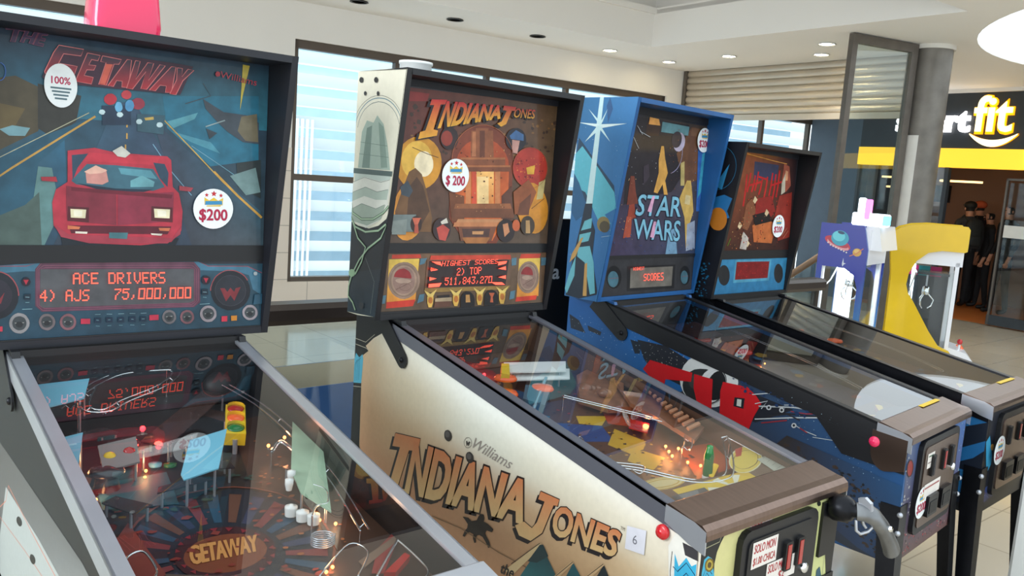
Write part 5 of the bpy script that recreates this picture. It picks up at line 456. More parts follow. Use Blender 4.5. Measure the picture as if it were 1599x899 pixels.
'space_bbside':[('q',[(52,120,180),(50,116,178),(60,130,190),(48,112,160)],[1414,1155,1210,1160,1088,1963,1364,1974]),('p',(40,70,96),[1369,1803,1277,1718,1172,1623,1115,1529,1184,1598,1256,1518,1362,1586,1387,1688]),('p',(96,190,210),[1385,1739,1348,1770,1258,1688,1169,1599,1150,1538,1206,1509,1171,1475,1235,1481,1313,1589,1382,1611]),('p',(40,96,140),[1404,1661,1350,1625,1288,1515,1350,1471,1402,1506]),('p',(44,90,140),[1242,1928,1228,1965,1210,1916,1229,1862]),('d',(190,220,230),0.8,2.2,[1340,1425,1204,1586,1315,1353,1263,1753,1250,1868,1173,1758,1367,1886,1412,1681,1275,1836,1334,1333,1336,1252,1256,1531,1297,1576,1382,1890,1150,1757,1179,1774,1202,1410,1371,1577,1165,1780,1284,1661,1269,1648,1247,1575,1210,1397,1327,1485,1218,1485,1374,1796,1262,1262,1287,1496,1338,1844,1364,1332,1167,1661,1174,1451,1238,1221,1304,1744,1153,1806,1364,1338,1160,1586,1173,1881,1340,1712,1296,1797]),('p',(205,236,240),[1278,1965,1259,1965,1272,1547,1304,1544]),('p',(225,245,245),[1385,1863,1260,1857,1136,1861,1258,1842]),('p',(205,236,240),[1331,1916,1268,1867,1253,1852,1273,1857]),('p',(205,236,240),[1235,1916,1255,1867,1271,1842,1267,1862]),('p',(205,236,240),[1337,1786,1279,1852,1253,1847]),('p',(205,236,240),[1208,1789,1259,1847,1278,1847]),('p',(150,130,80),[1177,1474,1178,1466,1180,1458,1186,1450,1192,1445,1201,1442,1210,1441,1219,1443,1227,1446,1234,1452,1238,1460,1240,1468,1240,1477,1237,1485,1232,1492,1225,1497,1216,1500,1207,1501,1198,1499,1190,1496,1184,1490,1179,1482]),('p',(90,80,60),[1176,1464,1176,1458,1179,1452,1183,1446,1188,1442,1195,1440,1202,1439,1210,1440,1216,1443,1221,1448,1225,1453,1227,1459,1226,1466,1224,1472,1220,1477,1214,1481,1207,1484,1200,1484,1193,1483,1186,1480,1181,1476,1178,1470]),('l',(200,225,230),1.2,[1213,1420,1166,1430]),('p',(30,44,60),[1308,1544,1272,1547,1272,1491,1247,1442,1250,1340,1207,1192,1300,1162,1373,1166,1349,1328,1322,1461]),('p',(110,190,205),[1304,1475,1266,1491,1268,1450,1319,1435]),('p',(110,190,205),[1324,1419,1266,1435,1276,1398,1327,1383]),('p',(110,190,205),[1326,1367,1267,1379,1240,1315,1221,1195,1246,1186,1286,1310,1328,1330]),('p',(110,190,205),[1357,1275,1335,1330,1334,1251,1367,1173,1383,1192]),('p',(205,160,90),[1316,1404,1303,1411,1335,1330,1366,1300,1356,1338]),('p',(205,160,90),[1285,1304,1273,1311,1262,1178,1282,1175]),('l',(70,140,200),4,[1088,1963,1214,1160])],
'space_cab':[('q',[(34,94,150),(30,80,130),(36,100,160),(30,100,176)],[1417,881,79,438,-6.5,932,1409,1152]),('q',[(54,44,40),(50,56,66),(38,92,150),(40,60,80)],[1003,761,0.7,459,-12.6,811,541,1062]),('p',(30,34,44),[1046,1034,914,1035,683,961,380,917,514,837,727,879,960,924,1008,966]),('p',(30,40,56),[1401,1077,1347,1059,1307,1012,1388,1019]),('p',(30,40,56),[1300,1046,1225,1032,1230,1016,1292,1026]),('p',(24,36,52),[1079,1028,1026,1026,1028,982,1052,977]),('d',(200,220,230),0.8,2.4,[1394,1055,1342,1064,1177,1025,1028,1062,1312,1024,1310,1048,1156,1009,1014,980,1252,1061,1049,1010,1109,1088,1142,1077,1377,1011,1257,1021,1008,955,1001,992,1273,1063,1142,1012,1147,982,1353,1003,1034,1013,1348,1046,1058,1042,1280,1022,1144,994,1383,1057,1094,1079,1243,1046,1312,1052,1074,1074,1316,998,1115,1022,1057,1057,1176,972,1210,1082,1116,1011,1335,1010,1267,1013,1109,1020,1094,966,1047,1086,1245,1022,1073,1057,1315,1048,1368,1031,1142,1026,1284,1060,1270,1003,1161,1037,1091,1083,1178,1051,1316,1015,1124,1021,1060,1074,1175,1071,1124,1060,1004,990,1370,1031,1342,1077,1224,998,1220,1079,1213,1012,1194,974,1033,978,1107,1060,1330,1070,1262,1022,1211,1028,1066,990,1032,996,1038,1055,1216,1081,1242,1058,1224,1044,1280,1008,1129,1055,1320,1044,1174,1018,1155,1056,1059,1028,1109,1006,1050,964,1168,998,1094,1077,1153,1011,1294,1080,1016,1050,1215,1072,1213,1082,1052,1067]),('d',(190,180,175),0.8,3,[983,1025,923,968,881,994,975,997,994,970,803,999,983,1034,992,1041,921,965,955,970,829,1020,863,993,900,964,884,985,893,994,929,1018,992,948,835,981,880,972,877,1016,947,1016,856,990,987,949,856,975,946,975,864,1022,993,955,831,1009,973,1016,945,1009,889,974,993,960,938,1000,857,972,950,953,922,987,878,992,828,986,911,1013,852,1020,971,1021,953,1032,979,1008,943,969,918,962,961,993,888,1011,969,996,934,963,924,958,973,952,815,1019,877,1018,903,976,800,1011,975,1013,857,993,829,1014,858,1004,980,985]),('p',(205,208,208),[597,937,606,912,623,888,646,868,674,854,704,845,736,842,767,847,794,859,816,877,830,899,837,925,834,952,824,979,806,1003,781,1022,752,1037,721,1044,690,1045,660,1039,635,1027,615,1009,601,988,595,963]),('p',(40,42,44),[644,911,652,893,666,876,685,862,708,852,734,848,759,849,783,856,802,867,816,883,822,902,821,922,813,941,798,958,778,972,754,980,728,984,703,982,681,975,662,964,650,948,644,930]),('p',(60,60,60),[723,938,723,929,727,921,733,913,741,907,751,902,762,900,772,900,782,902,790,906,795,913,798,921,797,929,794,938,787,945,779,952,768,956,758,958,747,958,738,956,730,952,725,945]),('p',(210,212,214),[649,925,656,906,665,889,678,875,693,866,708,861,723,861,736,868,746,879,752,894,754,912,752,931,745,950,735,968,722,981,708,991,692,995,678,994,665,988,655,977,649,962,647,944]),('p',(24,26,30),[641,931,646,915,654,900,664,888,675,880,687,876,698,876,707,881,714,891,719,904,720,919,718,935,712,952,704,966,694,978,683,986,672,990,661,989,652,984,645,975,641,962,639,947]),('l',(190,194,196),1.4,[644,923,649,907,657,891,667,878,679,868,691,862,704,861,715,863,725,870,732,882,737,896,738,912,736,929,730,946,722,961,711,974,699,984,687,989,675,990,663,988,654,980,647,970,642,956,641,940,644,923]),('p',(196,22,32),[1006,925,977,967,785,958,787,923,899,908,906,861]),('p',(196,22,32),[777,955,698,953,690,839,750,844,773,902]),('p',(196,22,32),[655,953,558,956,520,932,498,910,521,858,556,731,653,800,662,918]),('p',(28,32,40),[603,908,563,913,564,875,604,875]),('p',(200,204,196),[592,904,575,906,574,880,592,880]),('q',[(60,48,42),(44,72,110),(40,84,130),(52,46,44)],[498,701,-18.1,466,-3,766,392,824]),('d',(64,50,42),3,13,[156,599,221,653,28.2,636,336,677,38.9,666,349,716,42,582,404,747,116,638,391,713,163,666,251,682,345,782,246,674,214,656,253,653,240,728,335,769,186,734,8.6,560,23.6,538,113,627,384,761,213,764,105,636,484,765,90,547,383,752,11.8,591,186,716,270,745,434,743,291,771,94,652,384,792,310,710,298,701,98,663,107,716,44,634,16.5,570,263,660,30.1,515,52,672,234,621,222,724,371,691,21.8,536,322,767,221,726,78,612,313,693,280,691,234,688,362,699,472,772,166,752,272,686,302,691,337,669,200,718,33.5,625,290,755,185,733,124,727,34.1,578,213,675,164,583,129,711,102,726,33.5,517,144,655,428,739,304,656,167,686,92,579,86,649,270,660,417,783,46,667,94,575,24,537,308,732,345,788,60,647,381,730,55,547,98,712,26,529,45,544,111,691,51,600,95,563,99,633,67,668,33.2,517,262,653,132,715,238,668,145,705,210,693,320,703,442,755,151,723,446,743,325,680,114,716,103,566,272,685,287,704,287,645,356,729,103,632,88,586,332,682,192,627,472,777,119,681,23.5,637,250,641,72,564,122,616,33.3,561,280,766,55,532,17.8,611,347,796,393,791,192,598,92,656,230,712,16,573,181,703,94,687,192,658,26.2,646,294,753,245,724,150,668,83,541,69,552,492,772,313,655,213,655,199,618,72,610,87,693,313,669,384,765,67,648]),('d',(90,76,66),1,6,[209,634,74,564,106,607,417,770,80,598,55,684,180,752,314,744,206,627,200,709,266,742,99,672,114,582,332,773,258,664,343,701,274,748,299,705,109,610,295,690,37.5,546,234,622,117,621,76,624,81,670,209,680,264,662,232,699,256,757,120,650,132,641,66,612,60,572,319,756,80,671,160,716,366,721,226,709,202,755,116,588,296,738,325,691,343,767,232,679,335,781,147,658,190,745,176,670,193,709,330,704,45,594,65,659,231,662,288,680,96,612,46,677,164,734,205,619,249,740,225,765,268,760,122,635,171,741,261,705,127,687,34.2,608,144,667,324,692,200,625,238,676,46,616,29.3,635,315,696,257,679,313,755,197,730,102,631,187,744,310,722,272,679]),('d',(24,28,36),2,10,[92,617,92,703,101,696,240,737,300,752,301,751,34.4,653,172,664,214,702,27.3,546,109,626,56,685,119,734,152,740,60,540,293,732,36.3,626,190,658,153,583,169,754,142,716,152,688,37.2,611,73,706,193,718,197,629,58,589,20,667,68,591,8,578,269,733,211,706,170,664,188,640,142,689,215,662,81,664,60,689,89,667,147,744,222,678,255,717,190,744,49,664,250,723,147,622,114,709,199,757,176,636,130,644,74,611,-1.1,496,30.1,671,220,683,280,688,301,759,114,630,178,688,163,624,214,720,155,689,74,617,63,617,160,725,114,655,66,654,210,703,135,592,49,535,0.2,541,279,742,203,710,42,590,54,580,120,620,71,563,180,603,190,752,88,615,102,574]),('l',(200,205,210),3,[536,934,479,952,419,970]),('l',(190,195,200),3,[522,904,476,925,496,892]),('l',(170,176,180),5,[507,899,381,926,248,941]),('l',(34,34,40),5,[447,891,246,924]),('l',(160,44,50),3,[388,910,334,915,269,932]),('l',(190,196,200),4,[516,850,377,891,234,927]),('l',(150,44,52),4,[490,843,398,876]),('l',(180,186,190),3,[374,869,336,857,290,851]),('l',(140,40,50),4,[350,862,322,852]),('l',(190,200,205),2,[302,843,224,852]),('l',(40,40,46),5,[469,872,401,898,353,888]),('l',(180,186,190),2.5,[414,926,294,956]),('p',(190,194,198),[362,868,362,865,363,862,365,860,366,858,369,857,372,856,374,856,376,857,378,858,380,860,380,863,380,865,379,868,378,870,376,872,374,873,371,874,368,874,366,873,364,872,363,870]),('p',(30,34,40),[367,866,367,865,367,864,368,863,369,862,370,861,371,861,373,861,374,861,375,862,375,863,376,864,376,865,375,866,375,868,374,869,372,869,371,870,370,870,369,869,368,868,367,868]),('p',(190,194,198),[412,909,412,906,412,904,414,901,416,900,418,898,421,898,424,898,426,898,428,900,429,902,430,904,430,907,429,909,428,912,426,914,423,915,420,916,418,916,416,915,414,913,412,911]),('p',(30,34,40),[416,908,416,906,417,905,417,904,418,903,420,902,421,902,422,902,423,902,424,903,425,904,425,905,425,907,425,908,424,909,423,910,422,911,421,911,419,911,418,911,417,910,416,909]),('p',(190,194,198),[459,906,459,904,460,901,461,899,463,897,466,895,468,895,471,895,474,896,476,897,477,899,478,902,478,904,477,907,475,909,473,911,471,912,468,913,465,913,463,912,461,911,460,909]),('p',(30,34,40),[464,905,464,904,464,902,465,901,466,900,467,900,468,899,470,899,471,900,472,900,472,902,473,903,473,904,472,905,472,906,471,907,469,908,468,908,467,908,466,908,464,907,464,906]),('d',(170,200,220),0.8,2,[122,772,315,833,258,843,332,900,438,937,490,949,411,914,394,882,251,916,291,916,225,910,221,832,162,834,184,814,311,860,281,894,318,831,172,807,349,869,335,843,207,794,97,803,159,813,389,958,241,907,96,816,355,904,183,866,300,869,216,878,139,786,229,788,333,869,472,952,156,782,99,784,126,784,225,892,142,800,254,857,355,950,334,954,177,854,224,903,354,878,281,928,304,898,245,898,442,965,183,837,72,766,89,768,248,924,200,831,246,925,133,845,334,916,113,810,140,819,150,771]),('d',(24,50,90),2,9,[565,954,425,947,393,929,468,957,449,948,615,974,493,939,442,919,620,990,420,941,458,948,337,906,576,958,424,931,365,909,331,924,376,930,491,943,565,968,492,956,563,940,561,963,375,912,428,947,578,948,542,951,542,937,304,902,578,969,336,926])],
'space_front':[('q',[(96,70,66),(120,84,80),(70,120,190),(80,100,140)],[36.8,502,742,499,572,913,-0.5,910]),('d',(164,60,66),3,8,[326,587,55,569,47,553,510,581,84,586,104,527,137,524,524,558,96,583,258,541,288,594,389,586,50,553,74,590,104,533,368,569,239,594,612,542,137,568,142,593,146,568,337,558,398,539,351,588,569,545,116,537,538,559,341,602,56,560,34.2,580,138,542,129,530,411,531,39.7,565,329,540,431,536,64,556,463,556,522,589,522,554,567,544,504,588,609,543,433,525,175,557,560,562,392,594,285,536,343,567,225,593,317,560,408,589,488,574,591,572,610,574,300,586,204,596,121,574,287,561,275,592,261,589,461,588,211,598,439,541,238,575,88,585,123,566,458,603,592,606,80,526,582,554,546,540,295,546,44,544,414,593,392,555,447,604,282,539,168,596,618,527,202,531,166,560,445,572,439,570,166,533,351,602,385,565,242,571,81,525,581,566]),('d',(200,200,200),2,7,[-11.9,894,-29.4,834,83,662,25.1,867,-36.2,897,-1.1,738,55,712,9.6,708,94,652,-30.2,856,87,685,98,640,23.5,717,86,680,85,694,-1.9,886,-26.7,813,30.1,776,-20.2,837,60,581,63,689,21.5,660,-23.1,783,62,664,-58,900,-19.3,818,54,581,52,788,36.4,765,-27.7,827,8.5,814,94,585,-15.6,833,1.4,698,56,752,58,714,21.6,688,46,806,-9,844,25.1,688,0.3,851,68,711,69,714,29,592,-46,890,13.4,651,15.6,856,34.7,715,51,605,-13.8,835,66,648,-27,806,26.2,728,23.3,705,-34.9,837,51,594,19.3,874,21.8,679,-47,867,65,630]),('d',(40,34,34),2,6,[35.7,593,272,575,310,565,314,546,70,531,518,560,87,545,566,540,124,536,350,585,114,592,61,593,113,548,601,582,218,539,541,533,258,536,599,559,344,530,95,562,173,556,171,567,56,586,458,532,375,597,396,589,284,584,322,544,92,538,551,568,499,550,433,546,208,524,146,586,137,524,472,591,564,558,515,558,454,586,103,576,259,587,298,534,73,587,182,560,134,566,116,586,148,528,70,546,171,576,256,549,285,550,33,568,434,532,415,524,555,545,29,589,380,592,200,577,160,575,195,528]),('d',(200,180,160),2,5,[204,537,100,554,435,601,456,570,218,560,364,598,44,556,412,533,114,588,63,532,339,589,403,536,413,540,242,559,61,586,473,535,535,534,523,538,543,573,562,566,371,579,527,538,50,573,327,586,251,562,68,592,384,597,330,596,276,544,542,596,89,528,406,550,569,585,331,528,426,555,47,560,209,563,415,567,276,546,612,575]),('d',(170,200,200),2,6,[517,713,540,834,467,733,489,766,533,784,504,613,486,865,547,856,592,566,612,597,606,626,527,784,550,707,471,752,550,610,515,884,561,704,552,603,476,885,488,861,491,684,512,679,516,663,500,836,562,558,589,585,553,704,490,806,475,769,609,552,624,560,516,589,540,799,587,599,512,659,470,881,471,767,533,570,440,833,549,712,466,797,594,568,516,586,563,759,553,738,506,664,498,719,550,673,434,869,591,646]),('p',(60,30,30),[69,810,68,802,66,795,60,790,54,788,46,787,37.1,789,28.7,794,21.2,800,15.1,808,10.9,816,8.9,825,9.4,833,12.2,840,17.1,845,23.7,848,31.6,848,40,846,48,842,56,835,62,828,67,819]),('p',(150,40,36),[63,812,62,805,60,799,56,794,51,792,44,792,37.6,793,30.8,797,24.8,802,19.9,809,16.4,816,14.8,823,15.1,830,17.3,836,21.2,840,26.5,843,32.8,844,39.6,842,46,838,52,833,58,827,61,819])],
'horror_bg':[('q',[(70,40,32),(60,30,28),(44,34,40),(160,80,44)],[16.5,1361,611,1355,584,1808,113,1819]),('p',(50,56,90),[203,1778,421,1773,413,1699,208,1695]),('l',(200,28,34),12,[150,1716,151,1628,146,1568]),('l',(200,28,34),12,[181,1724,175,1670,166,1634]),('l',(200,28,34),12,[221,1714,214,1667,204,1636]),('l',(200,28,34),12,[245,1733,240,1679,230,1642]),('l',(200,28,34),12,[286,1699,278,1655,267,1626]),('l',(200,28,34),12,[329,1713,324,1651,316,1609]),('l',(200,28,34),12,[371,1734,367,1667,359,1623]),('l',(200,28,34),12,[401,1729,400,1652,393,1600]),('l',(200,28,34),12,[432,1749,431,1671,425,1619]),('l',(200,28,34),9,[171,1664,277,1686]),('l',(200,28,34),9,[250,1709,320,1701]),('l',(200,28,34),9,[360,1672,462,1695]),('p',(170,90,70),[467,1782,518,1772,551,1680,509,1647,462,1695]),('p',(226,160,120),[486,1752,511,1747,515,1704,490,1702]),('p',(150,50,40),[453,1626,570,1649,595,1426,488,1407,428,1520]),('p',(200,190,170),[463,1689,488,1740,503,1647,469,1633]),('p',(140,84,56),[167,1575,214,1612,261,1547,201,1456,155,1467]),('p',(200,110,60),[240,1480,370,1519,448,1483,431,1395,268,1401]),('p',(150,40,36),[248,1607,382,1624,433,1551,373,1503,256,1517]),('p',(30,24,26),[231,1528,363,1550,420,1504,263,1480]),('p',(226,200,160),[235,1619,261,1602,242,1583,223,1594]),('p',(226,200,160),[349,1561,376,1544,357,1525,337,1537]),('p',(226,200,160),[169,1450,195,1432,176,1413,158,1425]),('p',(226,200,160),[128,1497,153,1479,135,1461,116,1473]),('p',(226,200,160),[209,1413,235,1395,217,1377,198,1389]),('p',(200,190,180),[169,1450,219,1420,208,1365,152,1371]),('l',(110,190,40),2,[68,1419,49,1384]),('l',(220,190,150),1.6,[534,1420,575,1458]),('l',(220,190,150),1.6,[519,1432,560,1471]),('l',(240,170,80),3,[131,1808,382,1789,491,1783]),('d',(120,50,36),2,6,[167,1458,138,1403,163,1449,517,1480,554,1418,325,1437,335,1485,556,1479,568,1396,296,1404,139,1438,238,1409,532,1413,152,1413,276,1400,295,1387,568,1401,479,1402,331,1518,553,1468,242,1512,524,1533,511,1452,131,1483,257,1526,439,1433,566,1400,465,1370,530,1435,316,1455,477,1383,483,1399,94,1443,339,1449,473,1511,418,1445,169,1375,317,1443,554,1452,492,1499]),('d',(196,60,44),2,6,[411,1408,321,1455,555,1508,461,1452,486,1636,441,1576,434,1600,260,1524,182,1600,342,1472,251,1468,551,1634,203,1613,414,1535,288,1575,486,1444,322,1425,193,1548,549,1587,435,1427,271,1554,197,1538,180,1400,188,1499,410,1470,319,1504,534,1602,177,1558,447,1533,255,1618,159,1469,198,1518,194,1556,203,1404,392,1515,217,1422,341,1606,200,1393,240,1532,156,1413]),('d',(220,130,70),2,5,[418,1526,276,1462,448,1482,234,1445,218,1386,425,1420,88,1374,277,1442,272,1456,431,1502,123,1372,147,1497,241,1389,147,1505,71,1390,339,1525,163,1375,336,1469,304,1373,150,1436,139,1486,206,1472,418,1485,163,1484]),('d',(34,26,28),2,7,[110,1386,129,1448,508,1448,185,1562,454,1380,392,1510,234,1547,417,1544,327,1482,168,1458,360,1419,316,1447,153,1441,240,1577,459,1644,533,1584,208,1606,304,1418,155,1502,256,1579,116,1460,252,1529,332,1639,504,1403,187,1426,397,1584,154,1639,251,1534,292,1526,304,1633]),('d',(220,170,110),1.5,4,[141,1483,117,1550,98,1428,106,1388,152,1515,214,1562,172,1475,144,1438,77,1448,168,1560,185,1469,163,1515,130,1420,82,1495,214,1564,204,1496])],
'horror_spk':[('q',[(44,116,160),(44,116,160),(60,140,184),(60,140,184)],[-33.5,1156,619,1149,631,1322,1.8,1328]),('p',(38,40,44),[95,1246,96,1233,93,1220,86,1210,76,1203,63,1200,50,1200,36.2,1205,23.5,1212,12.9,1223,5.2,1236,0.9,1249,0.3,1262,3.6,1274,10.4,1284,20.2,1292,32.3,1295,46,1295,59,1291,72,1283,83,1272,91,1260]),('p',(38,40,44),[573,1242,575,1228,572,1216,566,1206,558,1198,547,1195,534,1195,522,1200,510,1207,499,1218,492,1231,487,1244,486,1258,488,1270,494,1281,502,1288,513,1292,526,1291,538,1287,550,1279,561,1269,569,1256]),('p',(86,160,190),[130,1318,448,1316,446,1211,129,1209]),('p',(130,28,30),[142,1308,432,1306,431,1224,142,1224]),('d',(180,40,40),2,5,[422,1296,353,1264,416,1268,405,1288,194,1278,318,1299,159,1292,206,1283,367,1268,312,1250,400,1258,185,1265,290,1289,166,1291,350,1238,331,1269,333,1260,269,1290,175,1291,182,1259,232,1261,267,1261,363,1240,194,1231,396,1236,375,1282,347,1235,368,1230,298,1250,168,1254,189,1249,404,1271,158,1302,286,1291,359,1254,290,1251,186,1270,158,1264,368,1289,232,1288,221,1240,171,1246,222,1246,407,1234,199,1262,240,1236,223,1291,253,1297,210,1250,232,1290,412,1280,377,1247,306,1252,316,1237,340,1281,332,1262,406,1291,167,1250,407,1252,165,1246])],
'horror_bbside':[('p',(22,24,32),[1358,1106,1184,1134,1074,1860,1271,1856]),('l',(40,120,160),2,[1123,1724,1128,1700,1138,1678,1153,1660,1172,1646,1194,1638,1217,1637,1239,1642,1260,1654,1277,1671,1290,1692,1296,1717,1297,1742,1292,1767,1281,1789,1265,1807,1245,1820,1223,1827,1200,1828,1178,1822,1159,1810,1142,1793,1130,1772,1124,1749,1123,1724]),('p',(50,140,190),[1226,1652,1158,1752,1184,1638]),('p',(40,120,180),[1246,1593,1168,1616,1126,1602,1146,1544,1123,1517,1225,1479]),('p',(214,130,40),[1142,1510,1142,1496,1146,1482,1153,1470,1163,1461,1175,1456,1188,1455,1202,1457,1214,1464,1224,1474,1231,1487,1235,1502,1235,1516,1231,1530,1223,1542,1213,1551,1201,1556,1187,1557,1174,1554,1162,1547,1152,1537,1145,1524]),('d',(30,110,150),2,8,[1240,1224,1218,1273,1252,1195,1245,1262,1253,1266,1268,1205,1233,1268,1225,1276,1224,1186,1237,1298,1228,1284,1284,1255,1264,1208,1244,1250,1221,1208,1232,1254,1270,1256,1212,1305,1207,1154,1210,1246,1237,1163,1215,1179,1267,1210,1226,1288,1259,1165,1237,1253,1248,1281,1240,1302,1267,1283,1234,1152,1227,1182,1220,1232,1273,1227,1245,1150,1226,1216,1285,1259,1238,1172,1208,1167,1228,1151,1248,1275,1266,1166,1225,1214,1253,1195,1210,1301,1276,1228,1216,1240,1255,1180,1273,1197,1251,1211,1245,1277,1260,1169,1250,1276,1226,1185,1279,1238,1266,1179,1274,1165,1235,1232,1243,1278,1252,1215,1235,1270])],
'horror_cab':[('p',(20,30,46),[1325,1109,-26.5,929,-27.1,544,1208,734]),('p',(34,110,170),[107,870,-1.9,923,-4,876,101,828]),('p',(34,110,170),[85,754,-13.3,806,-14.2,768,33,732,78,706]),('p',(34,110,170),[82,680,48,679,48,592,81,594]),('l',(34,110,150),4,[70,610,66,648,78,669]),('l',(34,110,150),4,[57,614,53,652,63,674]),('l',(34,110,150),4,[44,618,40,656,48,679]),('l',(34,110,150),4,[31.5,622,27.8,660,33.1,683]),('l',(34,110,150),4,[18.8,627,15.2,665,18.3,688]),('l',(34,110,150),4,[6.2,631,2.6,669,3.7,693])],
'horror_front':[('p',(30,34,46),[83,541,605,605,433,966,6.4,921]),('q',[(40,46,90),(60,50,90),(70,90,150),(60,80,140)],[78,555,530,592,502,651,67,614]),('d',(150,160,200),1.5,4,[207,596,91,562,396,603,340,631,283,590,437,605,113,594,283,600,278,607,156,606,446,600,234,618,351,586,348,623,295,624,329,624,210,587,227,620,117,568,447,621,104,577,498,611,192,602,111,572,392,596,200,609,309,586,460,607,186,603,80,583,123,566,148,607,443,594,302,615,232,601,269,586,153,567,246,620,226,589,353,609]),('d',(120,40,60),1.5,4,[292,620,367,610,234,588,210,616,424,632,476,608,470,635,502,610,421,612,437,630,205,596,131,578,166,609,296,598,149,566,433,596,301,619,86,601,322,622,80,592,242,576,105,592,177,589,126,580,304,586,324,588,126,593,314,579,372,587,222,572]),('p',(60,160,205),[3.2,802,34.9,821,108,710,57,670]),('p',(60,160,205),[346,822,449,833,489,747,395,747]),('p',(205,150,70),[105,765,106,762,105,759,102,756,97,755,92,755,86,756,79,758,73,761,68,765,64,769,62,773,61,776,62,779,65,781,69,782,75,782,81,782,87,779,93,776,99,773,103,769])],
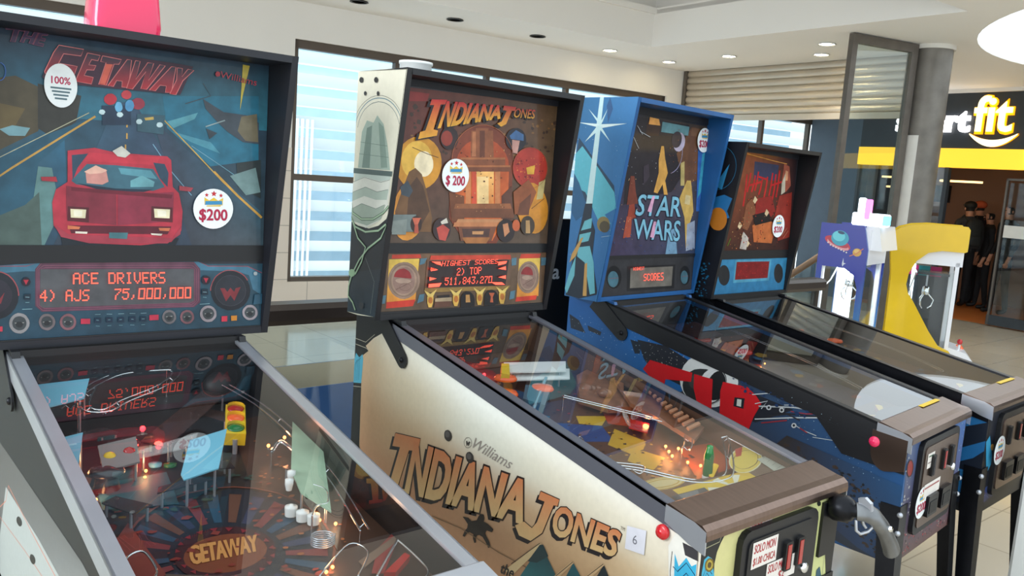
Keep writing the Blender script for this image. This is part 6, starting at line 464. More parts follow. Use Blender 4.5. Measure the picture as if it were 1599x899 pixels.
'getaway_pf':[('q',[(60,36,34),(66,50,44),(52,52,54),(36,44,50)],[-221,449,563,64,723,1390,62,1554]),('p',(92,66,54),[446,981,646,1002,563,64,281,202,355,599]),('p',(40,44,56),[412,364,388,322,358,286,324,258,287,239,250,227,214,224,179,228,146,240,117,258,92,283,73,313,58,348,50,387,49,429,55,472,69,515,90,557,119,595,155,627,196,650,240,664,285,666,328,656,368,634,400,600,422,558,435,511,437,461,429,411]),('p',(140,60,64),[141,484,79,526,92,550,148,497]),('p',(50,84,110),[155,506,103,568,120,590,165,516]),('p',(120,76,60),[173,524,136,605,157,622,185,531]),('p',(60,66,96),[196,536,175,633,199,644,209,540]),('p',(140,60,64),[220,542,220,649,246,653,234,543]),('p',(50,84,110),[246,542,267,652,292,647,260,538]),('p',(120,76,60),[271,534,313,640,336,628,284,527]),('p',(60,66,96),[293,520,354,614,373,595,304,510]),('p',(140,60,64),[312,501,386,576,400,551,320,488]),('p',(50,84,110),[325,476,409,529,416,500,330,462]),('p',(120,76,60),[333,450,419,477,420,447,334,434]),('p',(60,66,96),[334,422,418,423,412,394,332,407]),('p',(140,60,64),[329,395,405,372,394,346,324,381]),('p',(50,84,110),[319,371,383,326,368,304,311,359]),('p',(120,76,60),[304,350,354,288,335,272,293,341]),('p',(60,66,96),[285,334,319,260,299,248,273,327]),('p',(140,60,64),[263,323,282,241,260,235,251,320]),('p',(50,84,110),[240,318,243,232,222,231,228,318]),('p',(120,76,60),[218,318,205,233,184,237,205,321]),('p',(60,66,96),[195,324,168,243,150,252,184,330]),('p',(140,60,64),[175,336,136,262,120,275,165,344]),('p',(50,84,110),[158,351,108,288,94,305,149,362]),('p',(120,76,60),[144,371,85,321,75,342,138,383]),('p',(60,66,96),[134,393,69,360,63,383,130,407]),('p',(140,60,64),[129,418,60,403,59,428,128,432]),('p',(50,84,110),[129,443,60,449,64,474,131,457]),('l',(150,80,60),5,[416,362,390,319,360,283,325,255,288,234,250,223,213,219,177,223,144,235,115,254,90,279,70,310,55,346,47,386,46,428,52,473,66,518,88,560,118,600,154,633,196,658,241,672,287,674,332,664,372,641,404,607,427,564,440,514,442,462,433,411,416,362]),('p',(70,30,36),[316,409,303,385,285,366,262,353,237,346,212,346,188,352,167,364,151,381,140,402,136,425,139,450,149,473,165,494,187,510,213,519,240,522,267,516,290,503,308,484,319,460,322,434]),('p',(140,72,46),[302,417,292,400,278,386,260,376,239,370,218,369,198,373,180,381,165,393,156,408,151,424,153,442,160,458,172,473,190,485,210,492,233,494,255,491,275,483,291,470,301,454,304,436]),('p',(150,40,52),[307,393,296,391,300,380]),('p',(150,40,52),[292,370,282,374,283,361]),('p',(150,40,52),[272,354,263,362,260,349]),('p',(150,40,52),[248,346,241,357,234,345]),('p',(150,40,52),[222,346,217,358,209,349]),('p',(150,40,52),[196,353,195,367,185,360]),('p',(150,40,52),[174,368,176,381,165,378]),('p',(150,40,52),[157,388,161,400,150,400]),('p',(150,40,52),[146,413,153,422,143,426]),('p',(150,40,52),[142,439,151,445,143,453]),('p',(150,40,52),[146,466,156,467,151,478]),('p',(150,40,52),[158,489,168,486,167,499]),('p',(150,40,52),[177,508,186,500,189,514]),('p',(150,40,52),[202,519,209,507,216,521]),('p',(150,40,52),[229,521,234,506,244,519]),('p',(150,40,52),[257,514,258,498,270,507]),('p',(150,40,52),[282,498,279,482,292,487]),('p',(150,40,52),[301,475,295,461,308,462]),('p',(150,40,52),[312,448,303,438,314,433]),('p',(150,40,52),[314,419,303,413,312,405]),('t',(236,164,92),'GETAWAY',[160,418,283,413,175,476,299,465],0.03,0),('d',(150,60,50),3,12,[236,558,268,574,175,462,222,388,152,635,186,723,47,615,132,551,356,294,379,552,134,431,83,481,124,609,196,380,282,385,180,627,379,441,391,659,49,649,171,668,306,344,154,752,128,723,345,543,295,680,108,561,74,457,245,717,351,313,234,674,312,409,334,560,128,555,363,497,248,581,304,332,86,431,383,517,103,523,234,502,372,291,314,497,337,582,88,530,136,469,76,495,91,513,405,648,139,447,232,569,77,757,351,298,215,482,34.1,461,253,440,319,515,181,706,373,621,97,648,203,577]),('d',(60,90,80),4,14,[92,737,191,616,294,717,132,662,159,735,209,691,172,738,222,672,290,666,166,681,51,673,233,609,129,660,260,632,177,624,81,756,168,708,358,707,185,707,165,687,274,640,220,707,165,673,110,741,120,687,107,689,384,694,268,629,246,646,379,678,175,705,346,711,94,656,159,693,243,642,146,741,198,731,161,653,371,688,81,700]),('d',(190,110,60),3,9,[348,370,408,677,402,685,505,525,383,595,379,516,400,582,460,714,444,501,332,401,433,465,471,541,461,574,422,668,357,522,401,412,458,855,397,498,463,562,477,757,380,434,466,435,444,373,456,774,401,372,464,714,355,460,470,508,493,556,455,723,388,603,416,432,434,659,416,692,426,579,445,384]),('p',(60,110,120),[84,768,226,773,207,632,70,662]),('p',(150,70,60),[-46,479,100,598,111,406,26.4,327,-67,373]),('p',(110,90,80),[111,406,265,323,243,221,61,310]),('p',(170,60,54),[490,325,587,360,594,335,458,246,437,256]),('p',(150,120,100),[434,301,549,350,548,335,435,278])],
'temple_pf':[('q',[(120,80,50),(110,70,46),(70,54,50),(60,44,44)],[41,94,829,113,907,1471,215,1452]),('p',(50,120,150),[123,772,204,698,108,618,48,682]),('p',(60,80,140),[172,662,307,592,260,498,117,551]),('p',(220,180,50),[282,672,381,638,307,592,250,626]),('p',(214,170,50),[328,562,354,464,253,398,226,490]),('p',(210,170,50),[283,448,324,370,227,330,203,397]),('p',(60,84,120),[48,576,123,507,90,403,14.7,489]),('p',(120,84,70),[123,507,174,440,106,396,62,444]),('p',(190,80,50),[398,682,483,604,426,528,337,596]),('p',(150,110,80),[193,344,296,303,254,228,139,275]),('p',(50,90,130),[218,949,268,826,161,760,113,849]),('p',(190,90,40),[413,399,569,385,475,252,301,245]),('p',(120,30,30),[195,1190,288,1104,170,1018,102,1094]),('d',(214,160,50),3,9,[429,577,329,448,295,509,291,547,66,322,199,307,316,470,155,553,258,623,115,446,351,410,250,330,222,439,320,348,188,276,298,470,160,318,182,437,253,269,342,530,281,659,303,367,198,298,160,676,111,328,273,622,329,366,175,475,144,636,69,321,267,295,144,596,248,356,229,648,225,307,227,422,125,665,266,428,145,386,424,559,350,475,219,375,206,321,353,509,374,533,273,344,352,445,76,376,107,332,236,651]),('d',(70,50,44),3,10,[172,493,234,456,201,266,201,347,294,503,208,248,224,436,259,420,478,646,95,423,298,361,145,296,379,344,232,712,435,571,291,276,427,395,120,317,439,439,211,627,86,314,293,426,241,293,313,262,185,445,298,540,586,563,199,491,192,257,166,366,323,394,233,313,302,306,372,420,160,558,311,700,263,614,195,567,482,502,454,598,205,651,403,342,488,454,104,395,227,535,227,376,308,301,474,468,432,608,303,675,191,299,483,542,187,735,165,326,122,360,220,377,181,463,358,493,277,476,406,353,379,358,268,309,264,715,346,458,284,415,315,245,280,615,336,679,168,647,71,317]),('d',(170,60,44),3,9,[418,864,318,966,228,1114,337,953,357,804,303,824,224,1024,213,1140,150,998,272,692,302,872,250,836,297,734,284,897,406,806,311,874,199,1167,264,990,326,1000,303,883,268,918,366,834,267,1088,238,921,144,838,232,925,325,901,139,854,219,930,225,995,257,723,353,942,255,1101,202,1019,288,1004,397,933,137,881,176,927,236,761,202,814])],
'temple_apron':[('p',(120,92,72),[75,223,101,92,695,100,890,364,601,282,366,178]),('q',[(225,185,60),(230,200,70),(225,180,50),(235,200,80)],[117,114,406,129,409,180,126,187]),('p',(226,206,150),[199,207,189,201,174,197,156,194,135,193,114,194,94,198,78,202,65,208,57,215,54,222,58,229,67,235,81,240,99,243,119,244,141,243,161,240,179,235,193,229,201,222,203,214]),('l',(200,160,50),3,[195,208,187,203,175,199,160,196,142,195,124,196,106,198,90,202,77,206,66,211,60,217,59,223,62,228,69,233,80,237,95,240,112,241,130,241,149,239,166,236,180,231,191,226,197,220,199,214,195,208]),('l',(200,160,50),3,[179,210,173,207,165,204,153,203,140,202,127,203,113,205,101,207,90,210,82,214,77,218,75,222,77,226,82,229,90,232,101,234,114,234,128,234,142,232,154,230,166,226,174,222,179,218,181,214,179,210]),('p',(232,205,90),[544,223,524,208,501,195,475,184,449,176,425,171,404,171,389,174,380,181,377,191,382,204,393,217,411,232,433,245,459,257,486,266,512,272,534,273,551,270,561,262,563,251,557,238]),('l',(120,90,50),2,[526,222,513,213,498,204,481,196,463,190,445,187,429,185,416,186,406,189,401,194,400,201,403,209,410,218,422,227,436,236,453,244,471,250,490,255,506,257,520,256,531,253,537,248,538,240,534,232,526,222]),('l',(232,226,190),3,[544,223,526,209,505,197,481,186,457,178,434,173,414,171,397,172,385,176,378,183,378,193,383,205,393,217,409,230,429,243,452,254,477,264,501,270,524,273,542,272,556,268,563,260,563,249,556,236,544,223]),('p',(190,60,44),[491,272,530,275,475,240,452,240]),('p',(236,200,60),[204,173,360,174,412,133,319,96,185,102]),('p',(240,236,214),[299,130,353,89,327,82]),('p',(240,236,214),[299,130,276,80,251,86]),('p',(240,236,214),[299,130,217,104,208,118]),('p',(240,236,214),[299,130,212,145,225,159]),('p',(240,236,214),[299,130,266,177,294,182]),('p',(240,236,214),[299,130,346,178,370,169]),('p',(240,236,214),[299,130,395,144,396,129]),('p',(236,232,220),[296,150,346,144,336,115,270,109]),('l',(60,50,50),2.4,[278,138,331,134]),('p',(60,50,50),[306,120,318,119,304,111]),('p',(190,170,150),[98,146,248,130,240,102,88,97]),('p',(84,84,88),[95,165,215,162,211,144,98,134]),('p',(130,134,136),[118,162,187,160,175,146,116,145]),('p',(226,222,200),[83,122,230,124,220,110,84,104]),('q',[(190,192,176),(210,212,200),(214,214,200),(200,202,186)],[480,118,686,126,648,218,500,208]),('l',(130,132,124),1,[522,204,648,210]),('l',(130,132,124),1,[516,186,646,192]),('l',(130,132,124),1,[510,168,644,175]),('l',(130,132,124),1,[504,150,642,158]),('l',(130,132,124),1,[497,132,640,141])],
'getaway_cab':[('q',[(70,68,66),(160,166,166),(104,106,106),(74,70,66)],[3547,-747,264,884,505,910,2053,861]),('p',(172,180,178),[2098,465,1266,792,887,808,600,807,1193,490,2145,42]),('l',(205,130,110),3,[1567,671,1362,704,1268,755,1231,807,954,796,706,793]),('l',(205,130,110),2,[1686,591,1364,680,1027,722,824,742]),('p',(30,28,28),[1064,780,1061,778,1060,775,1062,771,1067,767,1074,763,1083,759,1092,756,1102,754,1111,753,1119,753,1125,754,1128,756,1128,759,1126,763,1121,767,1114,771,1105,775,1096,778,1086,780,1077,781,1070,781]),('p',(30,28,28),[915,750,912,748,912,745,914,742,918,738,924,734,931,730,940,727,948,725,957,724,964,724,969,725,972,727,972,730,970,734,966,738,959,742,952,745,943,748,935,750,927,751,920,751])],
'pos':{'traffic':[[453,1033,1036],[495,1009,1032],[387,738,989],[354,769,994]],
'glow1':[[227,949,998],[233,851,984]],
'board':[[105,843,1006],[187,860,1009],[164,748,991],[89,732,988]],
'blue1':[[22,849,1030],[81,864,1033],[35,703,1006],[22,698,1005]],
'blue2':[[272,766,1016],[365,794,1021],[286,631,994],[208,609,990],[209,631,994]],
'blue3':[[35,1128,1077],[157,1136,1079],[122,1032,1061],[22,998,1055]],
'sign':[[175,806,995],[248,829,999],[319,848,1002],[286,793,993],[231,783,991],[171,777,990]],
'greencard':[[538,822,1007],[538,657,981],[437,421,944],[413,510,958],[434,603,973]],
'studs':[[390,504,937],[403,478,933],[418,459,930]],
'knobs':[[427,586,975],[408,555,970]],
'wire1':[[88,1014,1043],[150,1107,1058],[242,1185,1070],[338,1190,1071],[366,1176,1068],[312,1104,1057],[203,1035,1046],[151,995,1040],[132,1029,1045],[168,1122,1060]],
'wire2':[[41,462,941],[23,429,936],[27,389,930],[55,435,937],[83,440,938],[87,380,929],[74,356,925]],
'wire3':[[333,260,906],[427,328,916],[448,291,910],[395,232,902]],
'wire4':[[418,204,908],[500,278,919],[513,282,919],[513,185,905],[486,160,901]],
'wire5':[[452,532,962],[467,503,957],[447,457,950],[421,454,949],[397,424,945]],
'coil':[[382,347,919]],
'amber1':[[189,792,954],[179,764,950],[41,819,957],[57,821,958],[69,706,943],[435,465,912],[458,439,909],[382,305,891],[364,295,890],[52,686,940]],
'dome1':[[461,1104,1062]],
'ramp1':[[452,1133,1035],[483,1080,1028],[239,817,989],[198,864,996]],
'lens':[[216,818,952],[244,805,951]],
'flip1':[[122,308,905],[194,324,907]],
'bulb1':[[502,786,984],[450,758,980]],
'tube1':[[445,729,975],[485,766,981],[493,679,968],[493,615,959]],
'redtri':[[437,213,899],[505,252,905],[510,240,903],[456,204,898]],
'plane':[[252,975,1056],[479,932,1049],[416,864,1038],[203,908,1045]],
'planecap':[[225,955,1052],[251,949,1051],[190,871,1039],[170,887,1042]],
'post2':[[329,860,1027],[114,676,998]],
'bluetank':[[220,833,1010],[288,793,1004],[174,695,989],[141,751,998]],
'ramp2':[[460,860,1014],[538,890,1018],[538,747,997],[476,600,975],[372,633,980],[334,716,992]],
'ramp3':[[526,756,1021],[538,685,1010],[538,525,984],[525,402,965],[422,355,957],[433,467,975],[432,601,996]],
'steps':[[538,641,1024],[538,641,1024],[504,388,981],[426,372,979]],
'jewel':[[538,729,1022],[538,679,1014],[515,631,1006],[468,664,1011]],
'fire':[[412,517,953],[367,407,938],[350,381,934],[336,358,931],[348,315,925],[368,288,921],[395,385,934]],
'fire2':[[205,1009,1016],[434,797,986],[538,1190,1041]],
'bottle':[[327,236,931],[448,324,944]],
'hab1':[[70,322,957],[123,286,951],[210,193,937],[300,169,933],[375,192,937],[520,310,955],[538,334,959],[538,223,941]],
'hab2':[[259,707,1013],[328,618,999],[418,502,981],[455,434,970],[393,365,959],[351,340,955]],
'hab3':[[83,470,976],[116,490,979],[104,463,975],[67,439,971]],
'hab4':[[91,342,960],[150,300,954],[109,274,950],[106,302,954]],
'disc':[[305,504,1001]],
'redplate':[[389,559,969],[423,516,963],[367,474,956],[337,518,963]],
'redzone':[[195,1190,1029],[271,1048,1011],[223,893,991],[180,754,973],[110,876,989]],
'flip2':[[165,279,925],[224,242,920],[394,225,917],[300,225,917]],
'arch3':[[448,1022,1026],[441,862,1002],[189,580,960],[158,725,982]]}}
# ---------------------------------------------------------------- pinball machines
GAIN = {'bg': 1.0, 'side': 1.0}
PX = {1: dict(x=-1.0634, y=.0346, a=-.013, L=1.42, zf=.9174, sl=.1783, bw=.7139, ybt=1.0724, ybb=1.2115, zbt=1.9016, zbb=1.1479, yg=1.213, g0=1.395, g1=1.885, s0=1.17, s1=1.352),
      2: dict(x=0, y=0, a=0, L=1.45, zf=.9362, sl=.1783, bw=.7139, ybt=1.1026, ybb=1.2115, zbt=1.9204, zbb=1.1667, yg=1.213, g0=1.405, g1=1.883, s0=1.192, s1=1.374),
      3: dict(x=1.1823, y=.1154, a=.0933, L=1.41, zf=.9239, sl=.1889, bw=.6983, ybt=1.0934, ybb=1.2054, zbt=1.9606, zbb=1.162, yg=1.207, g0=1.345, g1=1.915, s0=1.178, s1=1.332),
      4: dict(x=1.8472, y=.1306, a=.0439, L=1.41, zf=.9365, sl=.1655, bw=.6702, ybt=1.0816, ybb=1.1839, zbt=1.8501, zbb=1.1419, yg=1.19, g0=1.362, g1=1.815, s0=1.155, s1=1.322)}
MW, YR = .562, 1.3795
STY = {1: dict(key='getaway', wood='black', bb='dark_wood', rail='steel', armor=None, leg='black_metal', btn='red_plastic', lock='steel', door='black_metal', frontc='black'),
       2: dict(key='temple', wood='black', bb='black', rail='rail_steel', armor=None, leg='black_metal', btn='red_plastic', lock='brushed', door='black', frontc='cream'),
       3: dict(key='space', wood='blue_paint', bb='blue_paint', rail='black', armor='steel', leg='black_metal', btn='pink_plastic', lock='brushed', door='brushed', frontc='blue_paint'),
       4: dict(key='horror', wood='black', bb='black', rail='black_metal', armor=None, leg='black_metal', btn='red_plastic', lock='brushed', door='brushed', frontc='black')}
LAB = {1: 'black pinball machine with red sports car on the backglass and pink beacon on top',
       2: 'cream sided pinball machine with orange and brown backglass and pistol grip plunger',
       3: 'blue pinball machine with a white star beam painted on the side of its head',
       4: 'black pinball machine with red dripping title and blue speaker panel beside the claw machines'}
def machine(k):
    p, st = PX[k], STY[k]; key = st['key']; W, L = MW, p['L']
    root = empty('pinball_machine', (p['x'], p['y'], 0), p['a'], LAB[k], 'pinball machine', 'row of pinball machines')
    zt = lambda y: p['zf']+p['sl']*y
    T = .018; bl = W/2-p['bw']/2; br = W/2+p['bw']/2
    zfb, zrb = p['zf']-.415, p['zf']-.39
    def A(mb, panel, f, **kw):
        if panel in ART: art(mb, ART[panel], f, **kw)
    # --- cabinet
    b = MB()
    side = [(0, zfb), (L, zrb), (L, p['zbb']), (p['ybb']-.03, p['zbb']), (p['ybb']-.04, zt(p['ybb']-.04)-.004), (0, zt(0)-.004)]
    b.prism(side, 'x', 0, T, st['wood']); b.prism(side, 'x', W-T, W, st['wood'])
    b.box(T, 0, zfb, W-T, T, p['zf']-.012, st['frontc']); b.box(T, L-T, zrb, W-T, L, p['zbb'], st['wood'])
    b.prism([(T, zfb+.02), (L-T, zrb+.02), (L-T, zrb+.035), (T, zfb+.035)], 'x', T, W-T, 'blackwood')
    b.box(T, p['ybb']-.0, p['zbb']-.03, W-T, L-T, p['zbb'], 'blackwood')
    iw = .0006
    for x0, s_ in ((T+iw, 1), (W-T-iw, -1)):
        b.face([(x0, T, zfb+.05), (x0, L-T, zrb+.05), (x0, p['ybb'], p['zbb']-.03), (x0, T, p['zf']-.015)], 'inner_wood' if k == 2 else 'blackwood')
    def cabf(u, v, o): u = min(max(u, .0), L); return (-o, u, min(max(v, zfb+(zrb-zfb)*u/L), zt(u)-.004 if u < p['ybb']-.035 else p['zbb']))
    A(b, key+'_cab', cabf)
    A(b, key+'_front', lambda u, v, o: (min(max(u, 0), W), -o, min(max(v, zfb), p['zf']-.012)))
    b.build('cabinet', root)
    # --- rails, lock bar, glass
    drop = .062 if 'steel' not in st['rail'] else .042
    for x0, x1, xi in ((-.004, .0, .026), (W, W+.004, W-.026)):
        b = MB(); y1 = p['ybb']+.01
        lo, hi = min(x0, x1), max(x0, x1)
        b.prism([(.0, zt(0)-drop), (y1, zt(y1)-drop), (y1, zt(y1)+.006), (0, zt(0)+.006)], 'x', lo, hi, st['rail'])
        a_, c_ = (lo, xi) if xi < W/2 else (xi, hi)
        b.prism([(.08, zt(.08)-.002), (y1, zt(y1)-.002), (y1, zt(y1)+.006), (.08, zt(.08)+.006)], 'x', a_, c_, st['rail'])
        if st['armor']:
            b.prism([(0, zt(0)-.12), (.2, zt(.2)-.145), (.30, zt(.3)-drop), (0, zt(0)-drop)], 'x', lo-.001, hi+.001, 'black')
        r = b.build('side_rail', root, .0012)
        if st['armor']:
            b = MB(); q = [(.005+.13*math.sin(math.radians(a)), zt(0)-.04-.085*math.cos(math.radians(a))+.02) for a in range(-0, 91, 15)]
            b.prism([(0, zt(0)-.11)]+[(.06+.05*math.sin(math.radians(a)), zt(0)-.06-.065*math.cos(math.radians(a))) for a in range(0, 91, 15)]+[(.11, zt(.1)-.02), (0, zt(0)-.01)], 'x', lo-.004, hi+.0035 if lo < 0 else hi+.004, 'brushed'); ar = b.build('armor_plate', r)
    b = MB(); pf = [(.098, zt(.098)), (.098, zt(.098)+.007), (.09, zt(.09)+.012), (.02, zt(0)+.013), (.0, zt(0)+.011), (-.012, zt(0)+.002), (-.014, zt(0)-.008), (-.014, zt(0)-.020), (-.010, zt(0)-.022), (-.008, zt(0)-.004), (.01, zt(0))]
    b.prism(pf, 'x', -.007, W+.007, st['lock'])
    for xa, xb in ((-.0075, -.004), (W+.004, W+.0075)):
        b.prism([(.098, zt(.098)+.006), (.02, zt(0)+.012), (-.012, zt(0)), (-.013, zt(0)-.05), (.03, zt(0)-.04), (.098, zt(.098)-.032)], 'x', xa, xb, 'steel' if k != 1 else 'steel')
    lb = b.build('lockdown_bar', root, .0015)
    if k > 2: b = MB(); b.prism([(.092, zt(.09)+.0125), (.075, zt(.09)+.0115), (.075, zt(.09)+.0125), (.092, zt(.09)+.0135)], 'x', .33, .5, 'yellow_plastic'); tag(b.build('tape_strip', lb), 'yellow tape strip')
    b = MB(); y0, y1 = .094, p['ybb']-.008; g = .0015
    b.face([(T+.002, y0, zt(y0)+g), (W-T-.002, y0, zt(y0)+g), (W-T-.002, y1, zt(y1)+g), (T+.002, y1, zt(y1)+g)], 'play_glass' if k < 3 else 'mirror_glass'); b.build('playfield_glass', root)
    # --- playfield
    z0, ds = {1: (-.07, -.05), 2: (-.06, -.05)}.get(k, (-.07, -.05))
    zp = lambda y: p['zf']+z0+(p['sl']+ds)*y
    b = MB(); b.face([(T, T, zp(T)), (W-T, T, zp(T)), (W-T, 1.2, zp(1.2)), (T, 1.2, zp(1.2))], 'inner_wood'); 
    b.face([(T, 1.19, zp(1.2)), (W-T, 1.19, zp(1.2)), (W-T, 1.19, p['zbb']), (T, 1.19, p['zbb'])], 'blackwood')
    if key+'_pf' in ART:
        def clipf(u, v, o): u = min(max(u, T+.001), W-T-.001); v = min(max(v, T+.001), 1.188); return (u, v, zp(v)+o)
        art(b, ART[key+'_pf'], clipf, gain=.8 if k == 1 else .95)
    pfo = b.build('playfield', root)
    furnish(k, root, p, zp, zt)
    # --- flipper buttons, coin door, legs
    for x, d in ((-.004, -1), (W+.004, 1)):
        b = MB(); b.lathe([(.017, 0), (.017, .006), (.013, .009), (.012, .009), (.011, .014), (.001, .015)], (x, .1, zt(.1)-.058), (d, 0, 0), st['btn'], 18); b.build('flipper_button', root)
    x0, x1, za, zb = (.125, .437, .585, .905) if k == 2 else (.095, .452, .58, .895)
    b = MB(); rr = .03
    def rrect(a, c, d, e, r): return [(a+r-r*math.sin(t), d+r-r*math.cos(t)) for t in (0, .5, 1.05, 1.57)]+[(a+r-r*math.cos(t), e-r+r*math.sin(t)) for t in (0, .5, 1.05, 1.57)]+[(c-r+r*math.sin(t), e-r+r*math.cos(t)) for t in (0, .5, 1.05, 1.57)]+[(c-r+r*math.cos(t), d+r-r*math.sin(t)) for t in (0, .5, 1.05, 1.57)]
    b.prism(rrect(x0, x1, za, zb, rr)[::-1], 'y', -.016, 0, 'black'); dr = b.build('coin_door', root, .003)
    b = MB(); b.prism(rrect(x0+.022, x1-.022, za+.022, zb-.022, .018)[::-1], 'y', -.0195, -.016, 'black' if k < 3 else st['door']); b.build('door_panel', dr, .001)
    for i, cx in enumerate((x0+.09, (x0+x1)/2+.02, x1-.085)):
        if k == 2 and i == 0: continue
        b = MB(); b.box(cx-.014, -.028, zb-.125, cx+.014, -.0195, zb-.055, 'blackwood', .003); b.box(cx-.007, -.0295, zb-.12, cx+.007, -.028, zb-.062, 'red_lens' if i == 1 or k == 2 else 'dark_wood'); b.build('coin_slot', dr)
    b = MB(); b.lathe([(.013, 0), (.013, .008), (.009, .011), (.001, .0115)], (x1-.055, -.0195, (za+zb)/2+.02), (0, -1, 0), 'chrome', 16); b.build('door_lock', dr)
    for i in (0, 1):
        xx = x0+.08+i*.13; b = MB(); b.box(xx, -.03, za+.05, xx+.09, -.0195, za+.12, 'black_metal', .004); b.box(xx+.012, -.0315, za+.06, xx+.078, -.03, za+.1, 'blackwood'); b.build('coin_return', dr)
    def sheet(x, z, w, h, rot, name, lines, bgc=(226, 220, 214)):
        q = MB(); ca, sa = math.cos(rot), math.sin(rot)
        f = lambda u, v, o: (x+u*ca-v*sa, -.0206-o, z+u*sa+v*ca)
        q.face([f(a, c, 0) for a, c in ((0, 0), (w, 0), (w, h), (0, h))], 'print', lin(bgc)); q.face([f(a, c, -.0006) for a, c in ((0, 0), (0, h), (w, h), (w, 0))], 'print', lin(bgc))
        for t, u0, v0, u1, hh, c in lines: art(q, [('t', c, t, [u0*1000, v0*1000, u1*1000, v0*1000, u0*1000, (v0+hh)*1000, u1*1000, (v0+hh)*1000], .02, .12)], f)
        return q.build(name, dr)
    if k == 2:
        sheet(x0+.035, .815, .098, .062, 0, 'paper_note', [('SOLO MON', .006, .036, .09, .02, (190, 50, 60)), ('$1.00 CHICA', .006, .008, .092, .018, (190, 60, 60))])
        sheet(x0+.10, .76, .12, .052, 0, 'paper_note', [('SOLO MO', .006, .028, .07, .02, (190, 50, 60)), ('$2', .05, .004, .075, .02, (190, 50, 60))])
    if k == 3:
        sheet(x0+.04, .80, .062, .05, 0, 'paper_note', [('----', .008, .03, .05, .012, (60, 110, 80)), ('------', .006, .012, .055, .008, (110, 90, 90))])
        sheet(x0+.045, .70, .15, .045, 0, 'paper_note', [('------------', .006, .02, .14, .014, (180, 80, 80))])
    if k > 2: sticker(dr, *((.137, .688) if k == 3 else (.107, .758)), -.0198, 0, k)
    for x, y, sx, sy in ((0, 0, -1, -1), (W, 0, 1, -1), (0, L, -1, 1), (W, L, 1, 1)):
        b = MB(); ztop = .70; w = .062; t = .004; e = .004; fl_ = .035
        top = [(x+sx*e, y+sy*e), ]
        def ang(o, ww): ox, oy = x+sx*(e+o), y+sy*(e+o); return [(ox, oy), (ox-sx*ww, oy), (ox-sx*ww, oy-sy*t), (ox-sx*t, oy-sy*t), (ox-sx*t, oy-sy*ww), (ox, oy-sy*ww)]
        lv = [(ztop, 0, w), (ztop-.12, .002, w), (.05, fl_, w*.72)]
        rows = [[(a, c, z) for a, c in ang(o, ww)] for z, o, ww in lv]; b.grid(rows, st['leg'], True, False); b.face(rows[0], st['leg']); b.face(rows[-1], st['leg'])
        lg = b.build('leg', root)
        b = MB(); b.lathe([(.026, 0), (.026, .008), (.012, .018), (.006, .02), (.006, .06)], (x+sx*(e+fl_)-sx*.014, y+sy*(e+fl_)-sy*.014, 0), m='steel', n=14); b.build('leveller_foot', lg)
        for zz in (ztop-.025, ztop-.085):
            b = MB(); d = Vector((sx, sy, 0)).normalized(); b.lathe([(.009, 0), (.009, .005), (.005, .01), (.001, .0105)], (x+sx*e-.001*sx, y+sy*e-.001*sy, zz), d, 'steel', 10); b.build('leg_bolt', lg)
    # --- backbox
    b = MB(); w = st['bb']; sd = [(p['ybb'], p['zbb']), (YR, p['zbb']), (YR, p['zbt']), (p['ybt'], p['zbt'])]
    b.prism(sd, 'x', bl, bl+T, w); b.prism(sd, 'x', br-T, br, w)
    b.prism([(p['ybt'], p['zbt']-T), (YR, p['zbt']-T), (YR, p['zbt']), (p['ybt'], p['zbt'])], 'x', bl+T, br-T, w)
    b.box(bl+T, p['ybb'], p['zbb'], br-T, YR, p['zbb']+T, w); b.box(bl+T, YR-.01, p['zbb']+T, br-T, YR, p['zbt']-T, w)
    yg = p['yg']; fr = 'black' if k != 3 else 'black'
    b.box(bl+T, yg, p['s1'], br-T, yg+.02, p['g0'], 'black'); b.box(bl+T, yg, p['zbb']+T, br-T, yg+.02, p['s0'], 'black' if k != 3 else 'blue_paint'); b.box(bl+T, yg, p['g1'], br-T, yg+.02, p['zbt']-T, 'dark_wood')
    def bbf(u, v, o): v = min(max(v, p['zbb']), p['zbt']); return (bl-o, min(max(u, p['ybb']+(p['ybt']-p['ybb'])*(v-p['zbb'])/(p['zbt']-p['zbb'])), YR), v)
    A(b, key+'_bbside', bbf)
    if k == 2: A(b, '', None)
    bb = b.build('backbox', root)
    c_mid = None
    b = MB(); b.face([(bl+T, yg+.004, p['g0']), (br-T, yg+.004, p['g0']), (br-T, yg+.004, p['g1']), (bl+T, yg+.004, p['g1'])], 'print_gloss', lin((40, 42, 50)))
    def cl(z0_, z1_, base):
        def f(u, v, o): return (min(max(u, bl+T+.001), br-T-.001), base-o, min(max(v, z0_), z1_))
        return f
    art(b, ART[key+'_bg'], cl(p['g0'], p['g1'], yg+.0035), m='print_gloss', gain=1.0); bgo = b.build('backglass', root)
    b = MB(); f = cl(p['s0'], p['s1'], yg+.0035)
    b.face([(bl+T, yg+.004, p['s0']), (br-T, yg+.004, p['s0']), (br-T, yg+.004, p['s1']), (bl+T, yg+.004, p['s1'])], 'print_gloss', lin((40, 42, 50)))
    e = art(b, ART[key+'_spk'], f, m='print_gloss'); sp = b.build('speaker_panel', root)
    if key in ART['dmdtxt']:
        b = MB(); q = ART['dmdtxt'][key]
        txt = {'getaway': ('ACE DRIVERS', '4) AJS', '75,000,000'), 'temple': ('HIGHEST SCORES', '2) TOP', '511,843,270'), 'space': ('HIGHEST', 'SCORES')}[key]
        for t_, qq in zip(txt, q):
            for wn in range(len(t_.split(' '))): b = MB(); dots(b, t_, qq, f, .0125, word=wn); tag(b.build('dot_word', sp), 'glowing orange red dot letters')
        for op in ART.get(key+'_dmd', []): b = MB(); P = pairs(op[2]); b.face([f(u, v, .0122) for u, v in P], 'dmd_dot'); b.build('dot_flare', sp)
